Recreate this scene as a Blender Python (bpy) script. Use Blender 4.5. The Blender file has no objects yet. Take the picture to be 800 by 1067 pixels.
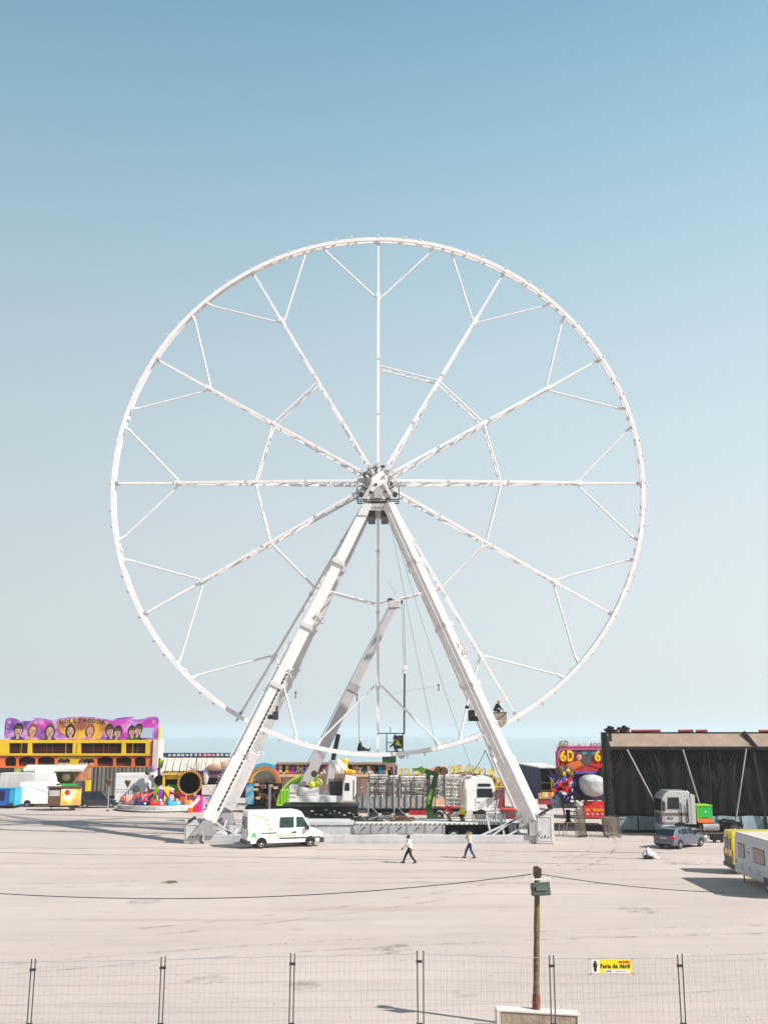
import bpy, bmesh, math, random
from mathutils import Vector, Matrix
rnd = random.Random(11)
C = bpy.context.scene.collection
PI = math.pi
# ------------------------------------------------------------------ survey of the place
F, EYE = 1060.0, 8.0                      # focal length in photo pixels, eye height in metres
PITCH = math.atan(232.5 / F)
CP, SP = math.cos(PITCH), math.sin(PITCH)
def ray(px, py):
    u, v = (px - 400) / F, (533.5 - py) / F
    return u, CP - v * SP, SP + v * CP
def at(px, py, Y):
    a, b, c = ray(px, py); t = Y / b
    return Vector((a * t, Y, EYE + c * t))
def gd(px, py, z=0.0):
    a, b, c = ray(px, py); t = (z - EYE) / c
    return Vector((a * t, b * t, z))
def zz(py, Y): return at(400, py, Y).z
def sx(px, Y, z=1.0): return (px - 400) / F * (Y * CP + (z - EYE) * SP)

# ------------------------------------------------------------------ materials
MATS = {}
def mat(name, col, rough=0.6, metal=0.0, var=0.14, scale=0.7, bump=0.0, bscale=30.0, dirt=None, dirt_amt=0.35, dscale=1.3, coat=0.0, spec=0.4):
    if name in MATS: return MATS[name]
    m = bpy.data.materials.new(name); m.use_nodes = True
    nt = m.node_tree; N, L = nt.nodes, nt.links
    b = N['Principled BSDF']
    b.inputs['Roughness'].default_value = rough; b.inputs['Metallic'].default_value = metal
    b.inputs['Specular IOR Level'].default_value = spec
    b.inputs['Coat Weight'].default_value = coat; b.inputs['Coat Roughness'].default_value = 0.12
    tc = N.new('ShaderNodeTexCoord')
    n = N.new('ShaderNodeTexNoise'); n.inputs['Scale'].default_value = scale; n.inputs['Detail'].default_value = 6; n.inputs['Roughness'].default_value = 0.65
    L.new(tc.outputs['Object'], n.inputs['Vector'])
    mr = N.new('ShaderNodeMapRange'); mr.inputs[1].default_value = 0.3; mr.inputs[2].default_value = 0.7
    mr.inputs[3].default_value = 1 - var; mr.inputs[4].default_value = 1 + var * 0.6
    L.new(n.outputs['Fac'], mr.inputs[0])
    mul = N.new('ShaderNodeMix'); mul.data_type = 'RGBA'; mul.blend_type = 'MULTIPLY'; mul.inputs[0].default_value = 1
    mul.inputs[6].default_value = (*col, 1); L.new(mr.outputs[0], mul.inputs[7])
    out = mul.outputs[2]
    if dirt is not None:
        d = N.new('ShaderNodeTexNoise'); d.inputs['Scale'].default_value = dscale; d.inputs['Detail'].default_value = 8; d.inputs['Roughness'].default_value = 0.75
        mp = N.new('ShaderNodeMapping'); mp.inputs['Scale'].default_value = (1.6, 1.6, 0.5); mp.inputs['Location'].default_value = (3.1, 1.7, 9.2)
        L.new(tc.outputs['Object'], mp.inputs['Vector']); L.new(mp.outputs[0], d.inputs['Vector'])
        r2 = N.new('ShaderNodeMapRange'); r2.inputs[1].default_value = 0.5; r2.inputs[2].default_value = 0.72; r2.inputs[3].default_value = 0; r2.inputs[4].default_value = dirt_amt
        L.new(d.outputs['Fac'], r2.inputs[0])
        mx = N.new('ShaderNodeMix'); mx.data_type = 'RGBA'; L.new(r2.outputs[0], mx.inputs[0]); L.new(out, mx.inputs[6]); mx.inputs[7].default_value = (*dirt, 1)
        out = mx.outputs[2]
    L.new(out, b.inputs['Base Color'])
    if bump:
        bn = N.new('ShaderNodeTexNoise'); bn.inputs['Scale'].default_value = bscale; bn.inputs['Detail'].default_value = 5
        L.new(tc.outputs['Object'], bn.inputs['Vector'])
        bp = N.new('ShaderNodeBump'); bp.inputs['Strength'].default_value = bump; bp.inputs['Distance'].default_value = 0.05
        L.new(bn.outputs['Fac'], bp.inputs['Height']); L.new(bp.outputs[0], b.inputs['Normal'])
    MATS[name] = m
    return m
GR = (0.25, 0.22, 0.19)
WHITE = mat('white_paint', (0.80, 0.79, 0.78), 0.42, var=0.08, dirt=(0.45, 0.41, 0.38), dirt_amt=0.25)
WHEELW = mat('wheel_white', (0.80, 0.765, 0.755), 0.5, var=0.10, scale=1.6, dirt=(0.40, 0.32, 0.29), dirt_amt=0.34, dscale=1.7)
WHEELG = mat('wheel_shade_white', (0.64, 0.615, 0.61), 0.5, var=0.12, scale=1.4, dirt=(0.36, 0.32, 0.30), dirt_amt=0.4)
VEHW = mat('vehicle_white', (0.82, 0.82, 0.81), 0.3, var=0.05, coat=0.5, dirt=(0.5, 0.47, 0.43), dirt_amt=0.18)
OFFW = mat('off_white', (0.66, 0.64, 0.60), 0.6, var=0.14, dirt=GR)
GREYP = mat('grey_paint', (0.40, 0.40, 0.41), 0.5, var=0.14, dirt=GR, dirt_amt=0.5)
GREYL = mat('light_grey_paint', (0.55, 0.55, 0.56), 0.5, var=0.12, dirt=GR, dirt_amt=0.4)
GREYD = mat('dark_grey_paint', (0.08, 0.079, 0.081), 0.55, var=0.25, dirt=GR)
STEEL = mat('galvanised_steel', (0.42, 0.42, 0.43), 0.4, 0.7, var=0.25, scale=4)
STEELD = mat('dark_steel', (0.055, 0.054, 0.056), 0.5, 0.3, var=0.3, scale=3, spec=0.3)
BLACK = mat('black_paint', (0.014, 0.0135, 0.0135), 0.55, var=0.3, dirt=(0.10, 0.09, 0.085), dirt_amt=0.25, spec=0.2)
RUBBER = mat('tyre_rubber', (0.02, 0.02, 0.02), 0.85, var=0.3, dirt=(0.2, 0.18, 0.16), dirt_amt=0.3)
GLASS = mat('window_glass', (0.018, 0.024, 0.026), 0.1, var=0.2, spec=0.25)
GLASSG = mat('green_tinted_glass', (0.03, 0.06, 0.055), 0.1, var=0.5, scale=3, spec=0.3)
RED = mat('red_paint', (0.60, 0.02, 0.02), 0.45, var=0.15, dirt=GR, dirt_amt=0.2)
ORANGE = mat('orange_paint', (0.72, 0.16, 0.03), 0.5, var=0.15)
YEL = mat('yellow_paint', (0.80, 0.52, 0.01), 0.45, var=0.10, dirt=GR, dirt_amt=0.25)
YELV = mat('yellow_vehicle', (0.80, 0.60, 0.02), 0.35, var=0.06, coat=0.4, dirt=GR, dirt_amt=0.2)
BLUE = mat('blue_paint', (0.02, 0.10, 0.40), 0.45, var=0.15)
BLUED = mat('navy_paint', (0.015, 0.04, 0.12), 0.5, var=0.2, dirt=GR, dirt_amt=0.25)
CYAN = mat('cyan_paint', (0.03, 0.35, 0.55), 0.45, var=0.12, dirt=GR, dirt_amt=0.2)
LIME = mat('lime_paint', (0.28, 0.62, 0.02), 0.45, var=0.14)
GREEN = mat('green_paint', (0.02, 0.42, 0.06), 0.45, var=0.1)
GREEND = mat('dark_green_paint', (0.03, 0.12, 0.04), 0.5, var=0.2)
MAG = mat('magenta_paint', (0.55, 0.03, 0.32), 0.5, var=0.15)
PURPLE = mat('purple_paint', (0.20, 0.06, 0.36), 0.5, var=0.25, scale=1.2)
PINK = mat('pink_paint', (0.72, 0.30, 0.36), 0.5, var=0.15)
SKIN = mat('skin', (0.42, 0.24, 0.16), 0.55, var=0.08)
SKIND = mat('skin_dark', (0.09, 0.045, 0.03), 0.55, var=0.08)
SKINP = mat('painted_skin', (0.60, 0.36, 0.26), 0.6, var=0.4, scale=2.4)
HAIR = mat('dark_hair', (0.015, 0.012, 0.01), 0.6, var=0.2)
HAIRR = mat('auburn_hair', (0.30, 0.08, 0.03), 0.6, var=0.3, scale=4)
BROWN = mat('brown_paint', (0.12, 0.06, 0.03), 0.6, var=0.3)
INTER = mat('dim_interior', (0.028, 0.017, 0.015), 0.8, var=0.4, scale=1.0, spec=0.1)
MAROON = mat('maroon_panel', (0.16, 0.03, 0.025), 0.6, var=0.4, scale=1.5)
TAUPE = mat('taupe_tarpaulin', (0.15, 0.135, 0.125), 0.8, var=0.2, scale=0.5, bump=0.3, bscale=1.2)
CREAM = mat('cream_canvas', (0.58, 0.53, 0.46), 0.85, var=0.15, bump=0.2, bscale=6, dirt=GR)
BEIGE = mat('beige_canvas', (0.30, 0.22, 0.165), 0.85, var=0.25, scale=1.0, dirt=GR, dirt_amt=0.3)
TENTB = mat('black_tent_cloth', (0.010, 0.0093, 0.0093), 0.6, var=0.4, scale=0.9, bump=0.8, bscale=1.3, spec=0.12)
PALEB = mat('pale_blue_tarpaulin', (0.24, 0.32, 0.36), 0.6, var=0.25, scale=1.2, bump=0.5, bscale=2.5)
TARP = mat('pale_grey_tarpaulin', (0.52, 0.52, 0.53), 0.6, var=0.15, bump=0.3, bscale=4)
RUST = mat('rusty_brown', (0.16, 0.10, 0.06), 0.8, var=0.4, scale=4)
SILVER = mat('silver_vehicle', (0.50, 0.50, 0.50), 0.35, 0.25, var=0.06, coat=0.4, dirt=GR, dirt_amt=0.25)
CARGREY = mat('blue_grey_metallic', (0.12, 0.135, 0.175), 0.32, 0.35, var=0.06, coat=0.8)
CARDARK = mat('dark_blue_metallic', (0.025, 0.03, 0.05), 0.3, 0.3, var=0.08, coat=0.8)
CARAV = mat('caravan_skin', (0.56, 0.58, 0.60), 0.4, var=0.06, dirt=(0.33, 0.32, 0.30), dirt_amt=0.3)
LAMPR = mat('red_lamp_lens', (0.5, 0.02, 0.02), 0.2, var=0.05)
LAMPC = mat('clear_lamp_lens', (0.6, 0.6, 0.6), 0.15, var=0.05)
CLOTHB = mat('black_cloth', (0.02, 0.019, 0.02), 0.9, var=0.3, scale=6)
CLOTHN = mat('navy_jeans', (0.018, 0.03, 0.10), 0.9, var=0.3, scale=6)
CLOTHW = mat('white_shirt_cloth', (0.62, 0.60, 0.54), 0.9, var=0.1, scale=6)
CLOTHR = mat('red_cloth', (0.55, 0.02, 0.04), 0.9, var=0.15, scale=6)
VEST = mat('yellow_vest_cloth', (0.75, 0.66, 0.04), 0.8, var=0.1)
WOOD = mat('weathered_pole_wood', (0.175, 0.125, 0.06), 0.85, var=0.45, scale=7, bump=0.6, bscale=18, dirt=(0.06, 0.04, 0.025), dirt_amt=0.7, dscale=7)
STONE = mat('stone_block', (0.34, 0.27, 0.20), 0.9, var=0.3, scale=2.5, bump=0.6, bscale=9, dirt=(0.16, 0.12, 0.09), dirt_amt=0.6, dscale=3)
PLASTER = mat('white_plaster', (0.66, 0.62, 0.57), 0.9, var=0.12, bump=0.2)
PLUM = mat('violet_blue_paint', (0.10, 0.08, 0.42), 0.5, var=0.3, scale=2)
LILAC = mat('lilac_paint', (0.42, 0.20, 0.48), 0.5, var=0.25, scale=2.2)
GOLD = mat('gold_lettering', (0.62, 0.42, 0.08), 0.5, var=0.15)
PEACH = mat('peach_board', (0.62, 0.40, 0.26), 0.6, var=0.2, scale=1.5)

# ------------------------------------------------------------------ mesh builder
class MB:
    def __init__(s): s.v = []; s.f = []; s.m = []; s.k = 0
    def add(s, vs, fs):
        o = len(s.v); s.v += [tuple(v) for v in vs]
        for f in fs: s.f.append(tuple(i + o for i in f)); s.m.append(s.k)
        return s
    def box(s, x0, x1, y0, y1, z0, z1):
        v = [(x, y, z) for x in (x0, x1) for y in (y0, y1) for z in (z0, z1)]
        return s.add(v, [(0, 1, 3, 2), (4, 6, 7, 5), (0, 4, 5, 1), (2, 3, 7, 6), (0, 2, 6, 4), (1, 5, 7, 3)])
    def bar(s, p, q, w, h, roll=0.0, w2=None, h2=None):
        p, q = Vector(p), Vector(q); d = (q - p).normalized()
        a = d.cross(Vector((0, 1, 0)))
        if a.length < 0.05: a = d.cross(Vector((0, 0, 1)))
        a.normalize(); b = a.cross(d).normalized()
        ca, sa = math.cos(roll), math.sin(roll); a, b = a * ca + b * sa, b * ca - a * sa
        w2 = w if w2 is None else w2; h2 = h if h2 is None else h2
        v = []
        for c, ww, hh in ((p, w, h), (q, w2, h2)):
            for i, j in ((-1, -1), (1, -1), (1, 1), (-1, 1)): v.append(c + a * ww / 2 * i + b * hh / 2 * j)
        return s.add(v, [(0, 1, 2, 3), (7, 6, 5, 4), (0, 4, 5, 1), (1, 5, 6, 2), (2, 6, 7, 3), (3, 7, 4, 0)])
    def tube(s, p, q, r, r2=None, n=8):
        p, q = Vector(p), Vector(q); d = (q - p).normalized(); r2 = r if r2 is None else r2
        a = d.orthogonal().normalized(); b = d.cross(a); v = []
        for c, rr in ((p, r), (q, r2)):
            for i in range(n):
                t = 2 * PI * i / n; v.append(c + a * math.cos(t) * rr + b * math.sin(t) * rr)
        return s.add(v, [(i, (i + 1) % n, n + (i + 1) % n, n + i) for i in range(n)] + [tuple(range(n))[::-1], tuple(range(n, 2 * n))])
    def path(s, pts, r, n=6):
        pts = [Vector(p) for p in pts]; v = []
        for i, p in enumerate(pts):
            d = (pts[min(i + 1, len(pts) - 1)] - pts[max(i - 1, 0)]).normalized()
            a = d.cross(Vector((0, 0, 1)))
            if a.length < 0.05: a = Vector((1, 0, 0))
            a.normalize(); b = a.cross(d)
            for k in range(n):
                t = 2 * PI * k / n; v.append(p + a * math.cos(t) * r + b * math.sin(t) * r)
        fs = []
        for i in range(len(pts) - 1):
            for k in range(n): fs.append((i * n + k, i * n + (k + 1) % n, (i + 1) * n + (k + 1) % n, (i + 1) * n + k))
        fs += [tuple(range(n))[::-1], tuple(range((len(pts) - 1) * n, len(pts) * n))]
        return s.add(v, fs)
    def prism(s, poly, y0, y1):                    # outline in x,z pushed along y
        n = len(poly)
        return s.add([(x, y0, z) for x, z in poly] + [(x, y1, z) for x, z in poly], [(i, (i + 1) % n, n + (i + 1) % n, n + i) for i in range(n)] + [tuple(range(n))[::-1], tuple(range(n, 2 * n))])
    def prismx(s, poly, x0, x1):                   # outline in y,z pushed along x
        n = len(poly)
        return s.add([(x0, y, z) for y, z in poly] + [(x1, y, z) for y, z in poly], [(i, (i + 1) % n, n + (i + 1) % n, n + i) for i in range(n)] + [tuple(range(n))[::-1], tuple(range(n, 2 * n))])
    def lathe(s, prof, c=(0, 0, 0), axis='z', n=20):    # prof: (radius, height) closed by caps
        v = []; c = Vector(c)
        for r, h in prof:
            for i in range(n):
                t = 2 * PI * i / n; a, b = r * math.cos(t), r * math.sin(t)
                v.append(c + (Vector((a, b, h)) if axis == 'z' else Vector((a, h, b)) if axis == 'y' else Vector((h, a, b))))
        m = len(prof); fs = []
        for j in range(m - 1):
            for i in range(n): fs.append((j * n + i, j * n + (i + 1) % n, (j + 1) * n + (i + 1) % n, (j + 1) * n + i))
        fs += [tuple(range(n))[::-1], tuple(range((m - 1) * n, m * n))]
        return s.add(v, fs)
    def ring(s, c, r0, r1, y0, y1, n=144, a0=0.0, a1=2 * PI):    # flat-sided ring about the y axis
        full = abs(a1 - a0 - 2 * PI) < 1e-6; v = []; cnt = n if full else n + 1
        for i in range(cnt):
            t = a0 + (a1 - a0) * i / n; sn, cs = math.sin(t), math.cos(t)
            for r, y in ((r0, y0), (r1, y0), (r1, y1), (r0, y1)): v.append((c[0] + r * sn, c[1] + y, c[2] + r * cs))
        fs = []
        for i in range(n):
            j = (i + 1) % cnt
            for k in range(4): fs.append((i * 4 + k, i * 4 + (k + 1) % 4, j * 4 + (k + 1) % 4, j * 4 + k))
        if not full: fs += [(0, 3, 2, 1), (n * 4, n * 4 + 1, n * 4 + 2, n * 4 + 3)]
        return s.add(v, fs)
    def ball(s, c, r, n=10, m=7):
        if not hasattr(r, '__len__'): r = (r, r, r)
        v = [(c[0], c[1], c[2] + r[2])]; fs = []
        for j in range(1, m):
            ph = PI * j / m
            for i in range(n):
                t = 2 * PI * i / n; v.append((c[0] + r[0] * math.sin(ph) * math.cos(t), c[1] + r[1] * math.sin(ph) * math.sin(t), c[2] + r[2] * math.cos(ph)))
        v.append((c[0], c[1], c[2] - r[2])); e = len(v) - 1
        for i in range(n):
            fs.append((0, 1 + i, 1 + (i + 1) % n)); fs.append((e, 1 + (m - 2) * n + (i + 1) % n, 1 + (m - 2) * n + i))
            for j in range(m - 2): fs.append((1 + j * n + i, 1 + (j + 1) * n + i, 1 + (j + 1) * n + (i + 1) % n, 1 + j * n + (i + 1) % n))
        return s.add(v, fs)
    def cap(s, p, q, r, r2=None):                  # tapered capsule
        r2 = r if r2 is None else r2
        s.tube(p, q, r, r2, 10); s.ball(p, r); return s.ball(q, r2)
    def build(s, name, m, parent=None, loc=(0, 0, 0), rz=0.0, bevel=0.0, smooth=False):
        me = bpy.data.meshes.new(name); me.from_pydata(s.v, [], s.f)
        bm = bmesh.new(); bm.from_mesh(me); bmesh.ops.recalc_face_normals(bm, faces=bm.faces[:]); bm.to_mesh(me); bm.free()
        ms = m if isinstance(m, (list, tuple)) else [m]
        for x in ms: me.materials.append(x)
        for p, k in zip(me.polygons, s.m): p.material_index = min(k, len(ms) - 1); p.use_smooth = smooth
        o = bpy.data.objects.new(name, me); C.objects.link(o); o.location = loc; o.rotation_euler[2] = rz
        if parent is not None: o.parent = parent
        if bevel:
            b = o.modifiers.new('bevel', 'BEVEL'); b.width = bevel; b.segments = 2; b.limit_method = 'ANGLE'; b.angle_limit = math.radians(35)
            if smooth: pass
        return o
def Bx(*a): return MB().box(*a)
def tag(o, label, cat, group=None):
    o['label'] = label; o['category'] = cat
    if group: o['group'] = group
    return o
def thing(name, label, cat, loc=(0, 0, 0), rz=0.0, group=None):
    o = bpy.data.objects.new(name, None); C.objects.link(o); o.location = loc; o.rotation_euler[2] = rz
    o.empty_display_size = 0.3
    return tag(o, label, cat, group)
def kind(o, k='structure'): o['kind'] = k; return o
def dup(root, loc, rz=0.0, label=None, group=None):
    def cp(o, par):
        c = o.copy(); C.objects.link(c)
        if par is not None: c.parent = par
        for ch in [x for x in bpy.data.objects if x.parent == o]: cp(ch, c)
        return c
    r = cp(root, None); r.location = loc; r.rotation_euler[2] = rz
    if label: r['label'] = label
    if group: r['group'] = group
    return r
def text(s, w, h, depth, name, m, parent=None, loc=(0, 0, 0), bold=0.03, rz=0.0, shear=0.0, roll=0.0):
    """Lettering as a mesh standing in the x,z plane, reading from -y; loc is its lower left corner (centre when rolled)."""
    cu = bpy.data.curves.new(name, 'FONT'); cu.body = s; cu.extrude = 0.5; cu.offset = bold; cu.shear = shear; cu.resolution_u = 3
    t = bpy.data.objects.new(name, cu); C.objects.link(t); bpy.context.view_layer.update()
    me = bpy.data.meshes.new_from_object(t.evaluated_get(bpy.context.evaluated_depsgraph_get()))
    bpy.data.objects.remove(t); bpy.data.curves.remove(cu)
    xs = [v.co.x for v in me.vertices]; ys = [v.co.y for v in me.vertices]
    x0, x1, y0, y1 = min(xs), max(xs), min(ys), max(ys)
    for v in me.vertices:
        X = (v.co.x - x0) / (x1 - x0) * w; Z = (v.co.y - y0) / (y1 - y0) * h; Y = -depth * (0.5 + v.co.z)
        if roll:
            X -= w / 2; Z -= h / 2; X, Z = X * math.cos(roll) - Z * math.sin(roll), X * math.sin(roll) + Z * math.cos(roll)
        v.co = (X, Y, Z)
    me.materials.clear(); me.materials.append(m); me.name = name
    o = bpy.data.objects.new(name, me); C.objects.link(o); o.location = loc; o.rotation_euler[2] = rz
    if parent is not None: o.parent = parent
    return o
def fused(mb, name, m, parent=None, voxel=0.014, smooth_it=3):
    """One continuous skin over overlapping shapes (voxel remesh, smoothed)."""
    t = mb.build(name, m)
    r = t.modifiers.new('r', 'REMESH'); r.mode = 'VOXEL'; r.voxel_size = voxel
    if smooth_it: sm = t.modifiers.new('s', 'SMOOTH'); sm.factor = 0.5; sm.iterations = smooth_it
    bpy.context.view_layer.update()
    me = bpy.data.meshes.new_from_object(t.evaluated_get(bpy.context.evaluated_depsgraph_get()))
    old = t.data; bpy.data.objects.remove(t); bpy.data.meshes.remove(old)
    me.name = name; me.materials.clear(); me.materials.append(m)
    for p in me.polygons: p.use_smooth = True
    o = bpy.data.objects.new(name, me); C.objects.link(o)
    if parent is not None: o.parent = parent
    return o
def cable(name, label, pts, r, m, cat='cable', group=None, sag=None):
    return tag(MB().path(pts, r, 5).build(name, m, smooth=True), label, cat, group)
def hang(p, q, sag, n=24):
    p, q = Vector(p), Vector(q); out = []
    for i in range(n + 1):
        t = i / n; c = p.lerp(q, t); c.z -= sag * 4 * t * (1 - t); out.append(c)
    return out
# ------------------------------------------------------------------ the ground, the shore and the sea
def ground_material():
    m = bpy.data.materials.new('dusty_pale_concrete'); m.use_nodes = True; nt = m.node_tree; N, L = nt.nodes, nt.links
    b = N['Principled BSDF']; b.inputs['Roughness'].default_value = 0.92; b.inputs['Specular IOR Level'].default_value = 0.15
    tc = N.new('ShaderNodeTexCoord')
    def noise(scale, det, rough, sc=(1, 1, 1), loc=(0, 0, 0)):
        mp = N.new('ShaderNodeMapping'); mp.inputs['Scale'].default_value = sc; mp.inputs['Location'].default_value = loc
        n = N.new('ShaderNodeTexNoise'); n.inputs['Scale'].default_value = scale; n.inputs['Detail'].default_value = det; n.inputs['Roughness'].default_value = rough
        L.new(tc.outputs['Object'], mp.inputs['Vector']); L.new(mp.outputs[0], n.inputs['Vector']); return n.outputs['Fac']
    def ramp(f, a, b_, lo, hi):
        r = N.new('ShaderNodeMapRange'); r.inputs[1].default_value = a; r.inputs[2].default_value = b_; r.inputs[3].default_value = lo; r.inputs[4].default_value = hi
        L.new(f, r.inputs[0]); return r.outputs[0]
    def mix(f, c1, c2, mode='MIX'):
        x = N.new('ShaderNodeMix'); x.data_type = 'RGBA'; x.blend_type = mode
        for i, c in ((0, f), (6, c1), (7, c2)):
            if hasattr(c, 'links') or hasattr(c, 'is_linked'): L.new(c, x.inputs[i])
            elif i == 0: x.inputs[0].default_value = c
            else: x.inputs[i].default_value = (*c, 1)
        return x.outputs[2]
    base = mix(ramp(noise(0.05, 5, 0.6), 0.35, 0.65, 0, 1), (0.49, 0.405, 0.362), (0.565, 0.475, 0.425))
    base = mix(ramp(noise(0.22, 8, 0.7, (0.35, 1.0, 1)), 0.42, 0.75, 0, 0.55), base, (0.43, 0.365, 0.33))
    base = mix(ramp(noise(0.12, 7, 0.7, (0.3, 1.3, 1), (31, 7, 0)), 0.56, 0.76, 0, 0.6), base, (0.46, 0.36, 0.29))
    base = mix(ramp(noise(0.9, 9, 0.75, (0.25, 1.6, 1), (5, 50, 0)), 0.53, 0.78, 0, 0.55), base, (0.33, 0.275, 0.25))
    base = mix(ramp(noise(1.7, 6, 0.7, (0.3, 1.0, 1), (15, 3, 0)), 0.62, 0.72, 0, 0.6), base, (0.55, 0.52, 0.49))
    base = mix(1.0, base, ramp(noise(1.0, 7, 0.7, (0.035, 0.9, 1), (9, 2, 0)), 0.3, 0.7, 0.95, 1.03), 'MULTIPLY')
    base = mix(ramp(noise(0.5, 10, 0.8, (0.6, 1, 1), (77, 13, 0)), 0.60, 0.70, 0, 0.5), base, (0.27, 0.22, 0.20))
    base = mix(ramp(noise(0.35, 4, 0.5, (0.12, 1.5, 1), (4, 90, 0)), 0.60, 0.66, 0, 0.35), base, (0.36, 0.27, 0.22))
    base = mix(1.0, base, ramp(noise(11, 4, 0.7), 0.25, 0.75, 0.88, 1.1), 'MULTIPLY')
    L.new(base, b.inputs['Base Color'])
    bp = N.new('ShaderNodeBump'); bp.inputs['Strength'].default_value = 0.5; bp.inputs['Distance'].default_value = 0.04
    L.new(noise(5, 8, 0.7), bp.inputs['Height']); L.new(bp.outputs[0], b.inputs['Normal'])
    return m
g = MB(); g.add([(-900, -80, 0), (900, -80, 0), (900, 168, 0), (-900, 168, 0), (900, 185, -2.6), (-900, 185, -2.6)], [(0, 1, 2, 3), (3, 2, 4, 5)])
GMAT = ground_material()
kind(g.build('ground', GMAT))
def sea_material():
    m = bpy.data.materials.new('sea_water'); m.use_nodes = True; nt = m.node_tree; N, L = nt.nodes, nt.links
    b = N['Principled BSDF']; b.inputs['Base Color'].default_value = (0.035, 0.13, 0.165, 1); b.inputs['Roughness'].default_value = 0.15; b.inputs['IOR'].default_value = 1.33
    tc = N.new('ShaderNodeTexCoord'); hs = []
    for sc, w in (((0.02, 0.05, 1), 1.0), ((0.15, 0.4, 1), 0.4)):
        mp = N.new('ShaderNodeMapping'); mp.inputs['Scale'].default_value = sc
        n = N.new('ShaderNodeTexNoise'); n.inputs['Scale'].default_value = 1; n.inputs['Detail'].default_value = 6; n.inputs['Roughness'].default_value = 0.65
        L.new(tc.outputs['Object'], mp.inputs['Vector']); L.new(mp.outputs[0], n.inputs['Vector']); hs.append(n.outputs['Fac'])
    a = N.new('ShaderNodeMath'); a.operation = 'ADD'; L.new(hs[0], a.inputs[0]); L.new(hs[1], a.inputs[1])
    bp = N.new('ShaderNodeBump'); bp.inputs['Strength'].default_value = 0.25; bp.inputs['Distance'].default_value = 0.6
    L.new(a.outputs[0], bp.inputs['Height']); L.new(bp.outputs[0], b.inputs['Normal'])
    r = N.new('ShaderNodeMapRange'); r.inputs[1].default_value = 0.35; r.inputs[2].default_value = 0.7; L.new(hs[0], r.inputs[0])
    x = N.new('ShaderNodeMix'); x.data_type = 'RGBA'; L.new(r.outputs[0], x.inputs[0]); x.inputs[6].default_value = (0.22, 0.34, 0.37, 1); x.inputs[7].default_value = (0.30, 0.43, 0.45, 1)
    L.new(x.outputs[2], b.inputs['Base Color'])
    return m
SEA_END = 9500
kind(MB().add([(-6000, 180, -2.1), (6000, 180, -2.1), (6000, SEA_END, -2.1), (-6000, SEA_END, -2.1)], [(0, 1, 2, 3)]).build('sea', sea_material()))
# joints and tyre lines across the yard
SEAM = mat('worn_joint', (0.24, 0.21, 0.195), 0.95, var=0.5, scale=1.2)
def seam(px0, py0, px1, py1, w):
    p, q = gd(px0, py0), gd(px1, py1); vs = []; n = 60; wob = rnd.uniform(0, 9)
    for i in range(n + 1):
        c = p.lerp(q, i / n); c.y += 0.18 * math.sin(i * 0.35 + wob) + 0.07 * math.sin(i * 1.3 + wob); ww = w * (0.45 + 0.55 * abs(math.sin(i * 0.5 + wob)))
        vs += [(c.x, c.y - ww / 2, 0.004), (c.x, c.y + ww / 2, 0.004)]
    kind(MB().add(vs, [(2 * i, 2 * i + 2, 2 * i + 3, 2 * i + 1) for i in range(n)]).build('ground_joint', SEAM))
for a in ((-40, 884, 330, 883.5, 0.25), (-40, 888, 420, 896, 0.3), (420, 896, 640, 901, 0.22), (330, 885, 690, 888.5, 0.25), (575, 893, 700, 895, 0.3), (560, 887, 760, 890, 0.22), (700, 900, 830, 902, 0.2)): seam(*a)

def worn(name, col, thr, sc):
    m = mat(name, col, 0.95, var=0.3); nt = m.node_tree; N, L = nt.nodes, nt.links
    n = N.new('ShaderNodeTexNoise'); n.inputs['Scale'].default_value = sc; n.inputs['Detail'].default_value = 8; n.inputs['Roughness'].default_value = 0.75
    tc = N.new('ShaderNodeTexCoord'); L.new(tc.outputs['Object'], n.inputs['Vector'])
    r = N.new('ShaderNodeMapRange'); r.inputs[1].default_value = thr; r.inputs[2].default_value = thr + 0.16; r.inputs[4].default_value = 0.38
    L.new(n.outputs['Fac'], r.inputs[0]); L.new(r.outputs[0], N['Principled BSDF'].inputs['Alpha']); return m
TRK, OIL = worn('tyre_dust', (0.26, 0.22, 0.20), 0.47, 0.9), worn('oil_stain', (0.17, 0.14, 0.125), 0.46, 1.6)
def track(pts, zh):
    for off in (-0.85, 0.85):
        vs = []
        for i in range(61):
            t_ = i / 60; a, b_, c_ = (Vector((*p, 0)) for p in pts); p = a * (1 - t_) ** 2 + b_ * 2 * t_ * (1 - t_) + c_ * t_ * t_
            d = ((b_ - a) * (1 - t_) + (c_ - b_) * t_).normalized(); s_ = Vector((-d.y, d.x, 0))
            vs += [(*(p + s_ * (off - 0.11)).xy, zh), (*(p + s_ * (off + 0.11)).xy, zh)]
        kind(MB().add(vs, [(2 * i, 2 * i + 2, 2 * i + 3, 2 * i + 1) for i in range(60)]).build('tyre_track', TRK))
for k, pts in enumerate((((-60, 70), (-10, 60), (22, 78)), ((-40, 52), (-5, 66), (30, 57)), ((18, 100), (20, 62), (-10, 45)), ((-20, 34), (0, 48), (40, 46)), ((-50, 92), (-28, 74), (-20, 40)))): track(pts, 0.008 + 0.004 * k)
for k in range(9):
    p = gd(rnd.uniform(20, 780), rnd.uniform(885, 1050)); r_ = rnd.uniform(0.25, 1.1)
    kind(MB().add([(p.x + r_ * rnd.uniform(.5, 1.2) * math.cos(2 * PI * i / 18), p.y + r_ * rnd.uniform(.5, 1.2) * math.sin(2 * PI * i / 18), 0.032 + 0.003 * k) for i in range(18)], [tuple(range(18))]).build('ground_stain', OIL))
gt = MB()
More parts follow.
